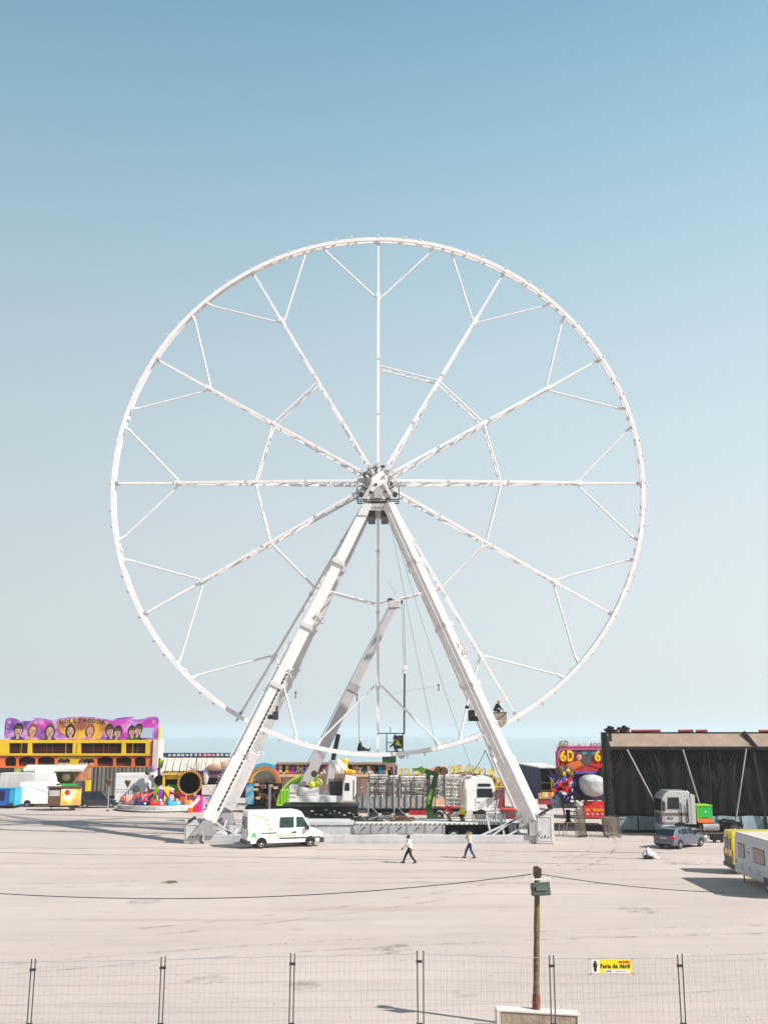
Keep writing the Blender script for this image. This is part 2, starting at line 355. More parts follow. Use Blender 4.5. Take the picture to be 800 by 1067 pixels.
for i in range(450):
    p = gd(rnd.uniform(-60, 860), rnd.uniform(872, 1066)); s_ = rnd.uniform(0.008, 0.035)
    a = [rnd.uniform(0.5, 1.2) * s_ for _ in range(3)]
    gt.add([(p.x - a[0], p.y - a[1], 0), (p.x + a[2], p.y - a[0], 0), (p.x, p.y + a[1], 0), (p.x, p.y, s_ * 0.6)], [(0, 1, 3), (1, 2, 3), (2, 0, 3)])
kind(gt.build('grit', mat('grit_stone', (0.20, 0.16, 0.14), 0.9, var=0.5, scale=0.4)), 'stuff')
# ------------------------------------------------------------------ sky, sun, air, camera
SUN_EL, SUN_AZ = math.radians(40), math.radians(-27)       # azimuth measured from +x towards +y
S = Vector((math.cos(SUN_EL) * math.cos(SUN_AZ), math.cos(SUN_EL) * math.sin(SUN_AZ), math.sin(SUN_EL)))
w = bpy.data.worlds.new('World'); bpy.context.scene.world = w; w.use_nodes = True
N, L = w.node_tree.nodes, w.node_tree.links
sky = N.new('ShaderNodeTexSky'); sky.sky_type = 'NISHITA'; sky.sun_disc = False; sky.sun_elevation = SUN_EL
sky.sun_rotation = math.atan2(S.x, S.y)
sky.air_density = 1.0; sky.dust_density = 3.2; sky.ozone_density = 2.2; sky.altitude = 10
EXPO = 0.42
# hazy coastal sky: the physical sky mixed with the milky falloff of a humid day (by height and by bearing to the sun)
geo = N.new('ShaderNodeTexCoord'); sep = N.new('ShaderNodeSeparateXYZ'); L.new(geo.outputs['Generated'], sep.inputs[0])
asn = N.new('ShaderNodeMath'); asn.operation = 'ARCSINE'; L.new(sep.outputs['Z'], asn.inputs[0])
dv = N.new('ShaderNodeMath'); dv.operation = 'DIVIDE'; L.new(asn.outputs[0], dv.inputs[0]); dv.inputs[1].default_value = PI / 2
cr = N.new('ShaderNodeValToRGB'); L.new(dv.outputs[0], cr.inputs[0]); cr.color_ramp.interpolation = 'B_SPLINE'
SKYC = [(0.0, (0.74, 0.80, 0.82)), (0.05, (0.74, 0.80, 0.825)), (0.12, (0.71, 0.79, 0.81)), (0.22, (0.60, 0.735, 0.78)), (0.33, (0.385, 0.61, 0.715)), (0.44, (0.20, 0.45, 0.62)), (0.58, (0.09, 0.26, 0.42)), (1.0, (0.035, 0.12, 0.24))]  # stops above the view are kept dark so shadows fall deeper
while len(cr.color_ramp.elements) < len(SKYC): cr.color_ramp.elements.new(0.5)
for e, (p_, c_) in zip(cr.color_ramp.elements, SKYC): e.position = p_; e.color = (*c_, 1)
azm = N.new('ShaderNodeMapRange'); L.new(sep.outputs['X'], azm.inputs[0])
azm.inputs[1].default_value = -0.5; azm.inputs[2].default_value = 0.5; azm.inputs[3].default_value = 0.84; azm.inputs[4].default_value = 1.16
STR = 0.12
az2 = N.new('ShaderNodeMapRange'); L.new(sep.outputs['Y'], az2.inputs[0])      # unseen sky behind the camera dimmed to deepen the shadows
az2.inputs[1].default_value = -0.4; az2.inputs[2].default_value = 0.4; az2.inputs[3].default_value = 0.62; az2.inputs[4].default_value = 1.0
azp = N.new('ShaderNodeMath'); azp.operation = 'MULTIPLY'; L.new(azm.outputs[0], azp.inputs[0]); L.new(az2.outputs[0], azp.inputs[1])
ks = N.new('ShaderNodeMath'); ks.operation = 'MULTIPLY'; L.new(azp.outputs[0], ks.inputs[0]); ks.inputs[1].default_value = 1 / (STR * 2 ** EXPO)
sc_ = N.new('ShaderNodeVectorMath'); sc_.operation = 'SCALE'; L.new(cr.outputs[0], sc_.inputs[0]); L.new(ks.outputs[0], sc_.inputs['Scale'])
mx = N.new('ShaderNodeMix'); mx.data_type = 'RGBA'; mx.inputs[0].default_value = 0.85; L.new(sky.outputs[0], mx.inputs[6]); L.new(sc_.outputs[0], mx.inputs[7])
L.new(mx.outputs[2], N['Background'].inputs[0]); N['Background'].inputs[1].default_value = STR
sl = bpy.data.lights.new('sun', 'SUN'); sl.energy = 5.0; sl.angle = math.radians(0.5); sl.color = (1.0, 0.955, 0.90)
so = bpy.data.objects.new('sun', sl); C.objects.link(so); so.rotation_euler = S.to_track_quat('Z', 'Y').to_euler(); so.location = (60, -20, 60)
cam = bpy.data.cameras.new('camera'); co = bpy.data.objects.new('camera', cam); C.objects.link(co)
cam.sensor_fit = 'VERTICAL'; cam.sensor_height = 24; cam.lens = 24 * F / 1067; cam.clip_start = 0.5; cam.clip_end = 30000
co.location = (0, 0, EYE); co.rotation_euler = (PI / 2 + PITCH, 0, 0)
sc = bpy.context.scene; sc.camera = co
sc.view_settings.view_transform = 'Standard'; sc.view_settings.look = 'None'; sc.view_settings.gamma = 1; sc.view_settings.exposure = EXPO
HAZE = True
if HAZE:
    hm = bpy.data.materials.new('sea_haze'); hm.use_nodes = True; n_ = hm.node_tree; n_.nodes.remove(n_.nodes['Principled BSDF'])
    pv = n_.nodes.new('ShaderNodeVolumePrincipled'); pv.inputs['Density'].default_value = 0.00022; pv.inputs['Color'].default_value = (0.91, 0.97, 1.0, 1); pv.inputs['Anisotropy'].default_value = 0.2
    n_.links.new(pv.outputs[0], n_.nodes['Material Output'].inputs['Volume'])
    hz = kind(Bx(-6500, 6500, -90, SEA_END + 200, -4.0, 55).build('haze', hm), 'stuff')
sc.cycles.volume_bounces = 1
# ------------------------------------------------------------------ the big wheel
WX, WY, WZ, R = -0.49, 84.0, 28.93, 22.45
fw = thing('ferris_wheel', 'huge white observation wheel without gondolas standing in the middle of the yard', 'ferris wheel', (WX, WY, 0))
HC = Vector((0, 0, WZ))
def pol(r, deg, y=0.0): t = math.radians(deg); return Vector((r * math.sin(t), y, WZ + r * math.cos(t)))
rim = MB(); rim.ring((0, 0, WZ), R - 0.15, R + 0.17, -0.32, -0.14); rim.ring((0, 0, WZ), R - 0.15, R + 0.17, 0.16, 0.34)
for k in range(72):                                     # ties between the two rails
    rim.bar(pol(R, k * 5, -0.1), pol(R, k * 5, 0.14), 0.16, 0.12)
rim_o = rim.build('rim', WHEELW, fw)
for k in range(24):
    a = k * 15
    MB().bar(pol(R - 0.235, a - 0.35), pol(R - 0.235, a + 0.35), 0.06, 0.52).build('rim_joint_plate', WHEELW, rim_o)
for dy in (-0.31, 0.33):
    kk = MB().ring((0, 0, WZ), R - 0.165, R + 0.195, dy, dy + 0.02, 30, math.radians(157), math.radians(171)); kk.build('rim_bare_section', GREYP, rim_o)
br0 = MB(); br0.box(-0.08, 0.08, -0.36, 0.40, 0.17, 0.24); br0.box(-0.05, 0.05, -0.32, -0.24, 0.24, 0.44); br0.box(-0.05, 0.05, 0.28, 0.36, 0.24, 0.44)
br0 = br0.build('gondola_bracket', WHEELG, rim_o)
first = True
for s_ in range(12):
    for off in (0, 6.0, 9.5, 20.5, 24.0):
        a = math.radians(s_ * 30 + off)
        b_ = br0 if first else br0.copy()
        if not first: C.objects.link(b_)
        first = False
        b_.parent = rim_o; b_.location = pol(R, math.degrees(a)); b_.rotation_euler = (0, a, 0)
RJ, RB = 0.757 * R, 0.462 * R
for s_ in range(12):
    a = s_ * 30
    sp = MB()
    fh, bh, fj, bj = pol(1.15, a, -0.95), pol(1.15, a, 0.95), pol(RJ, a, -0.22), pol(RJ, a, 0.26)
    sp.bar(fh, fj, 0.22, 0.19); sp.bar(bh, bj, 0.18, 0.16)
    o = sp.build('spoke', WHEELW, fw)
    tip = MB().bar(pol(RJ + 0.1, a, 0.0), pol(R - 0.2, a, 0.0), 0.21, 0.24, 0, 0.16, 0.2)
    tip.bar(pol(RJ - 0.35, a, 0.02), pol(RJ + 0.3, a, 0.02), 0.36, 0.46)
    tip.build('spoke_tip', WHEELW, o)
    lac = MB(); n = 13
    for i in range(n):
        t0, t1 = i / n, (i + 1) / n
        p, q = (fh.lerp(fj, t0), bh.lerp(bj, t1)) if i % 2 else (bh.lerp(bj, t0), fh.lerp(fj, t1))
        lac.bar(p, q, 0.09, 0.09)
        if i % 3 == 1: lac.bar(fh.lerp(fj, t0), bh.lerp(bj, t0), 0.1, 0.1)
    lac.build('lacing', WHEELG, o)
    for u in (0.30, 0.62): MB().bar(fh.lerp(fj, u), fh.lerp(fj, u + 0.012), 0.32, 0.28).build('spoke_flange', WHEELG, o)
    pin = MB().lathe([(0.13, -0.34), (0.13, 0.38)], pol(R - 0.30, a), 'y', 10); pin.build('rim_pin', GREYP, o)
    for sg in (-1, 1):
        v = MB().tube(pol(RJ, a + sg * 0.9, 0.0), pol(R - 0.62, a + sg * 12.3, 0.0), 0.08)
        v.tube(pol(R - 0.75, a + sg * 12.15, 0.0), pol(R - 0.14, a + sg * 12.75, 0.0), 0.10, 0.15)
        v.build('rim_strut', WHEELW, fw)
for s_ in range(11):                                    # the eleventh-hour gap between the last two spokes stays open
    a = s_ * 30; b_ = MB()
    for y in (-0.52, 0.52):
        b_.tube(pol(RB, a + 0.6, y), pol(RB, a + 29.4, y), 0.07)
    p, q = pol(RB, a + 1), pol(RB, a + 29)
    for i in range(9):
        u, v_ = p.lerp(q, i / 9), p.lerp(q, (i + 1) / 9); b_.tube(u + Vector((0, -0.5 if i % 2 else 0.5, 0)), v_ + Vector((0, 0.5 if i % 2 else -0.5, 0)), 0.03, n=5)
    b_.build('ring_brace', WHEELW, fw)
# hub
hb = MB(); hb.lathe([(0.55, -1.6), (0.62, -1.45), (0.85, -1.05), (1.12, -1.0), (1.12, -0.85), (0.8, -0.8), (0.8, 0.8), (1.3, 0.85), (1.3, 1.0), (0.85, 1.05), (0.75, 1.6)], (0, 0, WZ), 'y', 24)
hub = hb.build('hub', WHEELW, fw)
for s_ in range(12):
    a = s_ * 30 + 15
    c = MB().bar(pol(0.9, a, -1.1), pol(1.22, a, -1.1), 0.40, 0.24); c.build('hub_lug', OFFW, hub, bevel=0.03)
    c = MB().bar(pol(1.05, a - 6, -1.26), pol(1.3, a + 3, -1.24), 0.12, 0.1).lathe([(0.1, -1.5), (0.1, -1.22)], pol(1.2, a + 8), 'y', 8); c.build('hub_pin', STEELD if s_ % 3 == 0 else GREYP, hub)
    MB().bar(pol(1.0, s_ * 30, -0.95), pol(1.62, s_ * 30, -0.93), 0.34, 0.28).build('spoke_socket', GREYL, hub, bevel=0.03)
gb = MB(); gb.prism([(-0.95, WZ - 2.0), (0.95, WZ - 2.0), (1.0, WZ - 1.2), (0.6, WZ - 0.35), (-0.6, WZ - 0.35), (-1.0, WZ - 1.2)], -1.95, -1.3)
gbo = gb.build('bearing_block', WHEELW, fw, bevel=0.04)
for sg in (-1, 1):
    MB().bar((sg * 0.45, -2.05, WZ - 0.5), (sg * 1.25, -1.9, WZ - 1.9), 0.26, 0.3).build('bearing_stay', WHEELG, gbo, bevel=0.03)
    MB().box(sg * 0.78 - 0.16, sg * 0.78 + 0.16, -2.02, -1.97, WZ - 1.25, WZ - 0.95).build('bearing_hole', STEELD, gbo)
    MB().tube((sg * 1.3, -1.9, WZ - 0.75), (sg * 0.5, -2.1, WZ - 1.3), 0.07).build('hose', STEELD, gbo)
for k in range(9):
    x, z = rnd.uniform(-0.8, 0.8), rnd.uniform(-1.9, -0.5); MB().box(x - 0.12, x + 0.1, -2.03, -1.955, WZ + z - 0.07, WZ + z + 0.1).build('bearing_fitting', (STEELD, GREYP, GREYD)[k % 3], gbo)
for k in range(6):
    a = rnd.uniform(-80, 80); MB().bar(pol(0.55, a, -1.72), pol(0.95, a + 14, -1.6), 0.14, 0.14).build('hub_fitting', (STEELD, GREYP, WHEELG)[k % 3], hub)
cx = MB().prism([(-0.36, WZ - 1.8), (0.36, WZ - 1.8), (0.36, WZ - 1.15), (0.0, WZ - 0.75), (-0.36, WZ - 1.15)], -2.14, -1.96); cx.build('bearing_cap', GREYP, fw, bevel=0.03)
for x in (-1.4, 1.4):
    MB().lathe([(0.21, -2.1), (0.21, -1.75), (0.15, -1.7), (0.15, -1.4)], (x, 0, WZ - 1.45), 'y', 12).build('drive_motor', STEELD, fw, bevel=0.05)
pl = MB()
for y in (-2.9, -2.2, -1.4): pl.box(-1.75, 1.75, y, y + 0.07, WZ - 2.12, WZ - 2.04)
for i in range(12): pl.box(-1.74 + i * 0.3, -1.70 + i * 0.3, -2.83, -1.33, WZ - 2.10, WZ - 2.07)
plo = pl.build('service_platform', STEELD, fw)
rl = MB()
for x in (-1.72, 1.72):
    for y in (-2.87, -1.4): rl.tube((x, y, WZ - 2.1), (x, y, WZ - 0.9), 0.03, n=6)
    for z in (-1.5, -0.92): rl.tube((x, -2.87, WZ + z), (x, -1.4, WZ + z), 0.025, n=6)
rl.build('railing', STEELD, plo)
rr = MB(); rr.prism([(-1.35, WZ - 1.9), (1.35, WZ - 1.9), (0.95, WZ - 0.2), (-0.95, WZ - 0.2)], 1.3, 2.1); rr.build('rear_bearing_block', WHEELG, fw)
for x in (-0.55, 0.55):
    MB().box(x - 0.3, x + 0.3, -1.6, 1.6, WZ - 3.25, WZ - 2.2).build('counter_drive', STEELD, fw, bevel=0.04)
MB().box(-0.75, 0.75, -1.9, 1.9, WZ - 2.75, WZ - 2.2).build('axle_saddle', WHEELG, fw)
# legs: four box columns, each with a wider lower sleeve
LFT = {('l', 'f'): (Vector((-13.75 - WX, 80.6 - WY, 0.75)), Vector((-0.80, -1.75, WZ - 2.15))),
       ('r', 'f'): (Vector((11.75 - WX, 80.6 - WY, 0.75)), Vector((0.80, -1.75, WZ - 2.15))),
       ('l', 'r'): (Vector((-13.45 - WX, 88.4 - WY, 1.2)), Vector((-0.85, 1.75, WZ - 2.0))),
       ('r', 'r'): (Vector((11.75 - WX, 88.4 - WY, 1.2)), Vector((0.85, 1.75, WZ - 2.0)))}
for (sd, fr), (ft, tp) in LFT.items():
    front = fr == 'f'; roll = math.radians(-50) if (sd, fr) == ('r', 'f') else 0.0
    wl = 0.90 if front else 0.86
    if roll: wl = 0.92
    lg = MB().bar(ft.lerp(tp, 0.16), tp, wl, 0.95, roll, wl * 0.80, 0.72)
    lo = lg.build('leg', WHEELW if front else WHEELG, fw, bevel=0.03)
    sv = MB().bar(ft.lerp(tp, 0.035), ft.lerp(tp, 0.21), wl * 1.18, 1.12, roll)
    sv.build('leg_sleeve', WHEELW, lo, bevel=0.03)
    sh = MB().bar(ft, ft.lerp(tp, 0.045), 0.5, 0.6, roll, 0.9, 0.9); sh.build('leg_shoe', GREYP, lo)
    for t in (0.42, 0.60, 0.8): MB().bar(ft.lerp(tp, t), ft.lerp(tp, t + 0.012), wl * 1.12, 1.08, roll).build('leg_collar', WHEELG, lo)
    d = (tp - ft).normalized(); side = d.cross(Vector((0, 1, 0))).normalized()
    sgn = -1 if side.x > 0 else 1
    if sd == 'l':
        ld = MB(); off = side * sgn * (wl * 0.66)
        for i in range(62):
            c = ft.lerp(tp, 0.08 + 0.46 * i / 62) + off + Vector((0, -0.2 if front else 0.1, 0))
            ld.bar(c - side * sgn * -0.0 - side * 0.20, c + side * 0.20, 0.07, 0.07)
        if front:
            for i in range(34):
                u = 0.07 + 0.40 * i / 34; fc = ft.lerp(tp, u) - side * sgn * (wl * 0.40); hw = (0.95 * 1.18 if u < 0.21 else 0.95) / 2
                MB().bar(fc + Vector((0, -hw - 0.02, 0)), fc + d * 0.24 + Vector((0, -hw - 0.02, 0)), 0.13, 0.03).build('leg_slot', STEELD, lo)
        ld.bar(ft.lerp(tp, 0.08) + off, ft.lerp(tp, 0.55) + off, 0.08, 0.1)
        ld.build('leg_ladder', WHEELW, lo)
    else:
        pp = MB(); off = Vector((0, -0.62, 0)) + side * 0.30
        pp.tube(ft.lerp(tp, 0.2) + off, ft.lerp(tp, 0.97) + off, 0.045, n=6); pp.build('cable_duct', GREYL, lo)
    off = side * (-sgn) * (wl * 0.62)
    for t in ((0.22, 0.47, 0.64) if sd == 'l' else (0.30, 0.515, 0.545)):
        c = ft.lerp(tp, t) + off + Vector((0, -0.3, 0)); cl = MB()
        for k in range(7):
            e = Vector((rnd.uniform(-0.25, 0.25), rnd.uniform(-0.3, 0.3), rnd.uniform(-0.45, 0.45))); f_ = Vector((rnd.uniform(-0.35, 0.35), rnd.uniform(-0.25, 0.25), rnd.uniform(-0.5, 0.5)))
            cl.bar(c + e, c + f_, 0.065, 0.065)
        cl.build('leg_fitting', WHEELG, lo)
lp = LFT[('l', 'f')]; c = lp[0].lerp(lp[1], 0.335) + Vector((1.15, 0.4, 0))
gm = MB().box(c.x - 0.3, c.x + 0.12, c.y - 0.3, c.y + 0.3, c.z - 0.3, c.z + 0.35); gm.tube((c.x, c.y - 0.2, c.z + 0.3), (c.x + 0.05, c.y - 0.2, c.z + 0.8), 0.1).box(c.x - 0.7, c.x - 0.3, c.y - 0.1, c.y + 0.2, c.z - 0.25, c.z + 0.1); gm.build('rim_drive', STEELD, fw, bevel=0.04)
lp = LFT[('r', 'f')]; c = lp[0].lerp(lp[1], 0.335) + Vector((-1.0, 0.4, 0.1))
gm = MB().box(c.x - 0.3, c.x + 0.2, c.y - 0.3, c.y + 0.3, c.z - 0.2, c.z + 0.35); gm.box(c.x - 0.3, c.x + 0.8, c.y - 0.1, c.y + 0.2, c.z - 0.5, c.z - 0.1); gm.box(c.x - 0.55, c.x - 0.25, c.y - 0.3, c.y, c.z + 0.45, c.z + 0.7); gm.build('rim_drive', STEELD, fw, bevel=0.04)
# base
bs = MB(); lx, rx = -13.75 - WX, 11.75 - WX
bs.box(lx + 0.2, rx - 0.2, -3.75, -3.25, 0.12, 0.62); bs.box(lx + 0.6, rx - 0.4, 4.2, 4.7, 0.12, 0.62)
bs.box(lx + 0.2, rx - 0.2, -3.78, -3.2, 0.0, 0.10)
for x in (lx + 0.9, lx + 3.2, -4.0, 2.5, rx - 3.0, rx - 0.9): bs.box(x - 0.22, x + 0.22, -3.25, 4.2, 0.14, 0.58)
bs.build('base_frame', GREYL, fw, bevel=0.02)
for px0, px1, py0, yy in ((192, 208.5, 855, 80.3), (558, 577, 847, 80.0)):
    x0, x1, zt = sx(px0, yy) - WX, sx(px1, yy) - WX, zz(py0, yy); y0 = yy - WY
    bb = MB().box(x0, x1, y0, y0 + 1.7, 0.02, zt)
    bo = bb.build('ballast_box', GREYL, fw, bevel=0.05)
    e = MB()
    for a_ in ((x0 + 0.16, x1 - 0.16, zt - 0.32, zt - 0.24), (x0 + 0.16, x1 - 0.16, 0.24, 0.32), (x0 + 0.16, x0 + 0.22, 0.32, zt - 0.32), (x1 - 0.22, x1 - 0.16, 0.32, zt - 0.32)): e.box(a_[0], a_[1], y0 - 0.035, y0 - 0.003, a_[2], a_[3])
    e.build('panel_frame', WHEELG, bo)
    h = MB()
    for i in range(3): h.box(x0 + 0.4 + i * 0.26, x0 + 0.46 + i * 0.26, y0 - 0.05, y0 - 0.003, 0.45, 0.55 + 0.1 * (i % 2))
    h.tube((x0 + 0.3, y0 - 0.12, zt - 0.1), (x1 - 0.35, y0 - 0.12, zt + 0.28), 0.1); h.build('latch', STEELD, bo)
for (sd, fr), (ft, tp) in LFT.items():
    s_ = 1 if sd == 'l' else -1; hg = MB()
    for dy in (-0.5, 0.5): hg.prism([(ft.x - 0.8, 0.62), (ft.x + 1.0, 0.62), (ft.x + 0.45 * s_ + 0.35, 1.7), (ft.x + 0.45 * s_ - 0.35, 1.7)], ft.y + dy - 0.06, ft.y + dy + 0.06)
    hg.tube((ft.x, ft.y - 0.7, ft.z + 0.05), (ft.x, ft.y + 0.7, ft.z + 0.05), 0.16, n=10)
    hg.build('foot_hinge', GREYP, fw)
    bc = MB()
    if fr == 'f':
        for dx, hh in ((1.5, 1.3), (2.6, 2.4), (3.6, 2.0)) if sd == 'r' else ((1.4, 1.6), (2.3, 1.0)):
            x = ft.x + s_ * dx; bc.bar((x, ft.y + 0.3, 0.5), (x + s_ * 0.3, ft.y + 0.6, hh), 0.14, 0.14)
            bc.bar((x + s_ * 1.2, ft.y, 0.4), (ft.x + s_ * 0.6, ft.y, hh + 0.2), 0.14, 0.14)
        bc.build('foot_brace', GREYL, fw)
    jk = MB().lathe([(0.5, 0.0), (0.5, 0.08), (0.18, 0.12), (0.16, 0.7), (0.3, 0.72), (0.3, 1.25)], (ft.x + s_ * 1.9, ft.y + 0.9, 0), 'z', 12); jk.build('levelling_jack', GREYP, fw)
# deck with its road wheels
x0, x1 = sx(370, 82) - WX, sx(541, 82) - WX; dk = MB()
dk.box(x0, x1, -2.6, 0.9, 1.28, 1.42); dko = dk.build('deck', OFFW, fw, bevel=0.02)
dk = MB(); xm = sx(463, 82) - WX; dk.box(x0, xm, -2.58, -2.5, 0.62, 1.27); dk.build('deck_side_panel', GREYP, dko)
ed = MB()
for i in range(34):
    x = x0 + (x1 - x0) * (i + 0.5) / 34; ed.box(x - 0.06, x + 0.06, -2.64, -2.603, 1.31, 1.38)
ed.build('deck_edge_bolt', STEELD, dko)
for i in range(5):
    x = x0 + (xm - x0) * (i + 0.5) / 5; h = MB().tube((x - 0.1, -2.66, 0.95), (x + 0.1, -2.66, 1.12), 0.045, n=6); h.box(x + 0.5, x + 0.53, -2.6, -2.583, 0.64, 1.26); h.build('deck_latch', STEELD, dko)
MB().box(xm, x1, -1.6, -1.5, 0.3, 1.27).build('axle_beam', BLACK, dko)
for px in (472, 489, 511):
    x = sx(px, 82) - WX
    t = MB().lathe([(0.24, -0.14), (0.42, -0.14), (0.45, -0.08), (0.45, 0.12), (0.42, 0.15), (0.2, 0.15)], (x, -2.2, 0.47), 'y', 22); to = t.build('road_wheel', RUBBER, dko, smooth=False)
    MB().lathe([(0.25, -0.165), (0.25, -0.143)], (x, -2.2, 0.47), 'y', 16).build('road_wheel_rim', GREYL, to)
    MB().lathe([(0.11, -0.2), (0.13, -0.168)], (x, -2.2, 0.47), 'y', 12).build('road_wheel_hub', STEELD, to)
sk = MB(); xs = sx(298, 82.5) - WX
sk.box(xs, x0 - 0.1, -2.5, 0.5, 1.25, 1.5); sk.box(xs, x0 - 0.1, -2.4, -2.3, 0.3, 1.2); sk.build('loading_ramp', GREYL, fw, bevel=0.02)
rr_ = MB()
for i in range(15):
    x = sx(492 + i * 2.4, 82.2) - WX; rr_.box(x - 0.05, x + 0.05, -2.0, -1.96, 1.42, 1.95)
rr_.box(sx(491, 82.2) - WX, sx(527, 82.2) - WX, -2.01, -1.95, 1.95, 2.0); rr_.build('deck_railing', OFFW, dko)
# ------------------------------------------------------------------ mesh fence along the front
FY = 29.0
edges = [(-98, 33.5, 1003, 1001), (37.5, 168.5, 1001, 999), (172.5, 303, 998.5, 995), (307, 434.5, 995.5, 992.5), (441, 572, 992.5, 997), (576.5, 705.5, 997.5, 997), (710, 843, 995.5, 990)]
flab = ['wire mesh fence panel leftmost, cut by the left picture edge', 'wire mesh fence panel second from the left with faint grid', 'wire mesh fence panel third from the left, over bare ground',
        'wire mesh fence panel under the right leg of the walking people, left of the pole', 'wire mesh fence panel in front of the wooden lamp pole and stone block', 'wire mesh fence panel carrying the yellow fair sign', 'wire mesh fence panel rightmost, cut by the right picture edge']
flab[3] = 'wire mesh fence panel in the middle, next left of the one before the lamp pole'
for (pa, pb, ya, yb), lb in zip(edges, flab):
    a, b = at(pa, ya, FY), at(pb, yb, FY); x0, x1 = a.x, b.x
    t = thing('fence_panel', lb, 'fence panel', (x0, FY + rnd.uniform(-0.03, 0.03), 0), 0, 'temporary mesh fence panels')
    W = x1 - x0; za, zb = a.z, b.z
    for x, z in ((0.0, za), (W, zb)):
        lean = rnd.uniform(-0.012, 0.012)
        MB().tube((x + lean, 0, 0.0), (x, 0, z + 0.05), 0.018, n=8).build('post', mat('fence_post_steel', (0.11, 0.105, 0.105), 0.5, 0.4, var=0.3, scale=3, spec=0.3), t)
    MB().path([(W * i / 12, 0, za + (zb - za) * i / 12 - 0.03 + 0.012 * math.sin(i * 1.7 + pa)) for i in range(13)], 0.008, 6).build('top_rail', GREYP, t)
    for z in (0.55, zb - 0.25): MB().box(W - 0.03, W + 0.13, -0.035, 0.035, z, z + 0.06).build('clamp', STEELD, t)
    m = MB(); nv = 22
    for i in range(1, nv):
        x = W * i / nv; zt = za + (zb - za) * i / nv; j = rnd.uniform(-0.012, 0.012)
        m.path([(x, 0, 0.12), (x + j, -0.012, zt * 0.33), (x - j * 0.7, 0.01, zt * 0.66), (x + j * 0.4, 0, zt - 0.02 + (0.05 if rnd.random() < 0.25 else 0))], 0.0024, 4)
    for k in range(9):
        f = 0.08 + 0.105 * k
        m.path([(W * i / 16, 0.012 * math.sin(i * 2.1 + k), (za + (zb - za) * i / 16) * f + 0.012 * math.sin(i * 1.1 + k * 2)) for i in range(17)], 0.0024, 4)
    m.build('wire_mesh', STEEL, t)
    for x in (0.0, W):
        MB().prism([(x - 0.3, 0.0), (x + 0.3, 0.0), (x + 0.24, 0.16), (x - 0.24, 0.16)], -0.12, 0.12).build('foot_block', GREYL, t)
# ------------------------------------------------------------------ fair sign on the fence
p0, p1 = at(615.5, 1000, FY - 0.05), at(658, 1014, FY - 0.05); W, Hh = p1.x - p0.x, p0.z - p1.z
t = thing('direction_sign', 'yellow and white banner sign with red arrow tied to the mesh fence', 'sign', (p0.x, FY - 0.05, p1.z))
MB().box(0, W, -0.008, 0.004, 0, Hh).build('board', mat('sign_yellow', (0.86, 0.66, 0.01), 0.5, var=0.04), t)
SW_ = mat('sign_white', (0.82, 0.82, 0.82), 0.5, var=0.03); SK_ = mat('sign_black', (0.02, 0.02, 0.02), 0.5, var=0.05)
MB().box(0.005, W * 0.19, -0.014, -0.0085, 0.005, Hh - 0.005).build('pictogram_field', SW_, t)
pic = MB(); cx_ = W * 0.095; pic.ball((cx_, -0.016, Hh * 0.83), (0.035, 0.004, 0.038)); pic.box(cx_ - 0.055, cx_ + 0.055, -0.021, -0.0145, Hh * 0.45, Hh * 0.74); pic.box(cx_ - 0.036, cx_ + 0.036, -0.021, -0.0145, Hh * 0.14, Hh * 0.45)
pic.build('pictogram', SK_, t)
text('Feria de Abril', W * 0.73, Hh * 0.34, 0.006, 'lettering', SK_, t, (W * 0.225, -0.0085, Hh * 0.36), 0.02)
MB().box(W * 0.3, W * 0.93, -0.013, -0.0085, 0.008, Hh * 0.27).build('sponsor_strip', SW_, t)
MB().box(W * 0.36, W * 0.5, -0.017, -0.0135, Hh * 0.12, Hh * 0.2).build('sponsor_mark', SK_, t); MB().box(W * 0.58, W * 0.86, -0.017, -0.0135, Hh * 0.14, Hh * 0.18).build('sponsor_mark', GREYD, t)
MB().prism([(W * 0.68, Hh * 0.79), (W * 0.88, Hh * 0.79), (W * 0.88, Hh * 0.73), (W * 0.98, Hh * 0.845), (W * 0.88, Hh * 0.96), (W * 0.88, Hh * 0.9), (W * 0.68, Hh * 0.9)], -0.015, -0.0085).build('arrow', RED, t)
for x, z in ((-0.05, Hh + 0.03), (W + 0.05, Hh + 0.03), (-0.06, -0.06), (W + 0.06, -0.06)):
    MB().path([(min(max(x, 0.02), W - 0.02), -0.01, min(max(z, 0.02), Hh - 0.02)), (x, 0.03, z)], 0.007, 5).build('tie', STEELD, t)
# ------------------------------------------------------------------ lamp pole on its stone block
PY_ = 30.9; pb = at(558.5, 1056, PY_)
BT = pb.z
t = thing('stone_block', 'low stone block with white plastered rim carrying the wooden lamp pole', 'plinth', (0, 30.6, 0))
xl, xr = sx(517.5, 30.6, 0.3), sx(604.5, 30.6, 0.3)
zl, zr = zz(1052.0, 30.6), zz(1057, 30.6)
MB().prism([(xl + 0.10, 0), (xr - 0.09, 0), (xr - 0.09, zr - 0.05), (xl + 0.10, zl - 0.05)], 0.03, 0.42).build('masonry', STONE, t)
MB().prism([(xl, zl - 0.05), (xr, zr - 0.05), (xr, zr), (xl, zl)], 0.0, 0.45).build('coping', PLASTER, t, bevel=0.01)
MB().box(xl, xl + 0.095, 0.0, 0.45, 0, zl - 0.055).build('end_pier', PLASTER, t); MB().box(xr - 0.085, xr, 0.0, 0.45, 0, zr - 0.055).build('end_pier', PLASTER, t)
BT = zz(1054.5, 30.6) - 0.01
PT = at(559, 905, PY_).z
t = thing('lamp_pole', 'weathered wooden pole with a floodlight on top and a red base', 'lamp pole', (pb.x, PY_, BT))
h = PT - BT
t.rotation_euler[1] = math.atan2(sx(559.5, PY_, PT) - pb.x, h)
m = MB(); n = 10
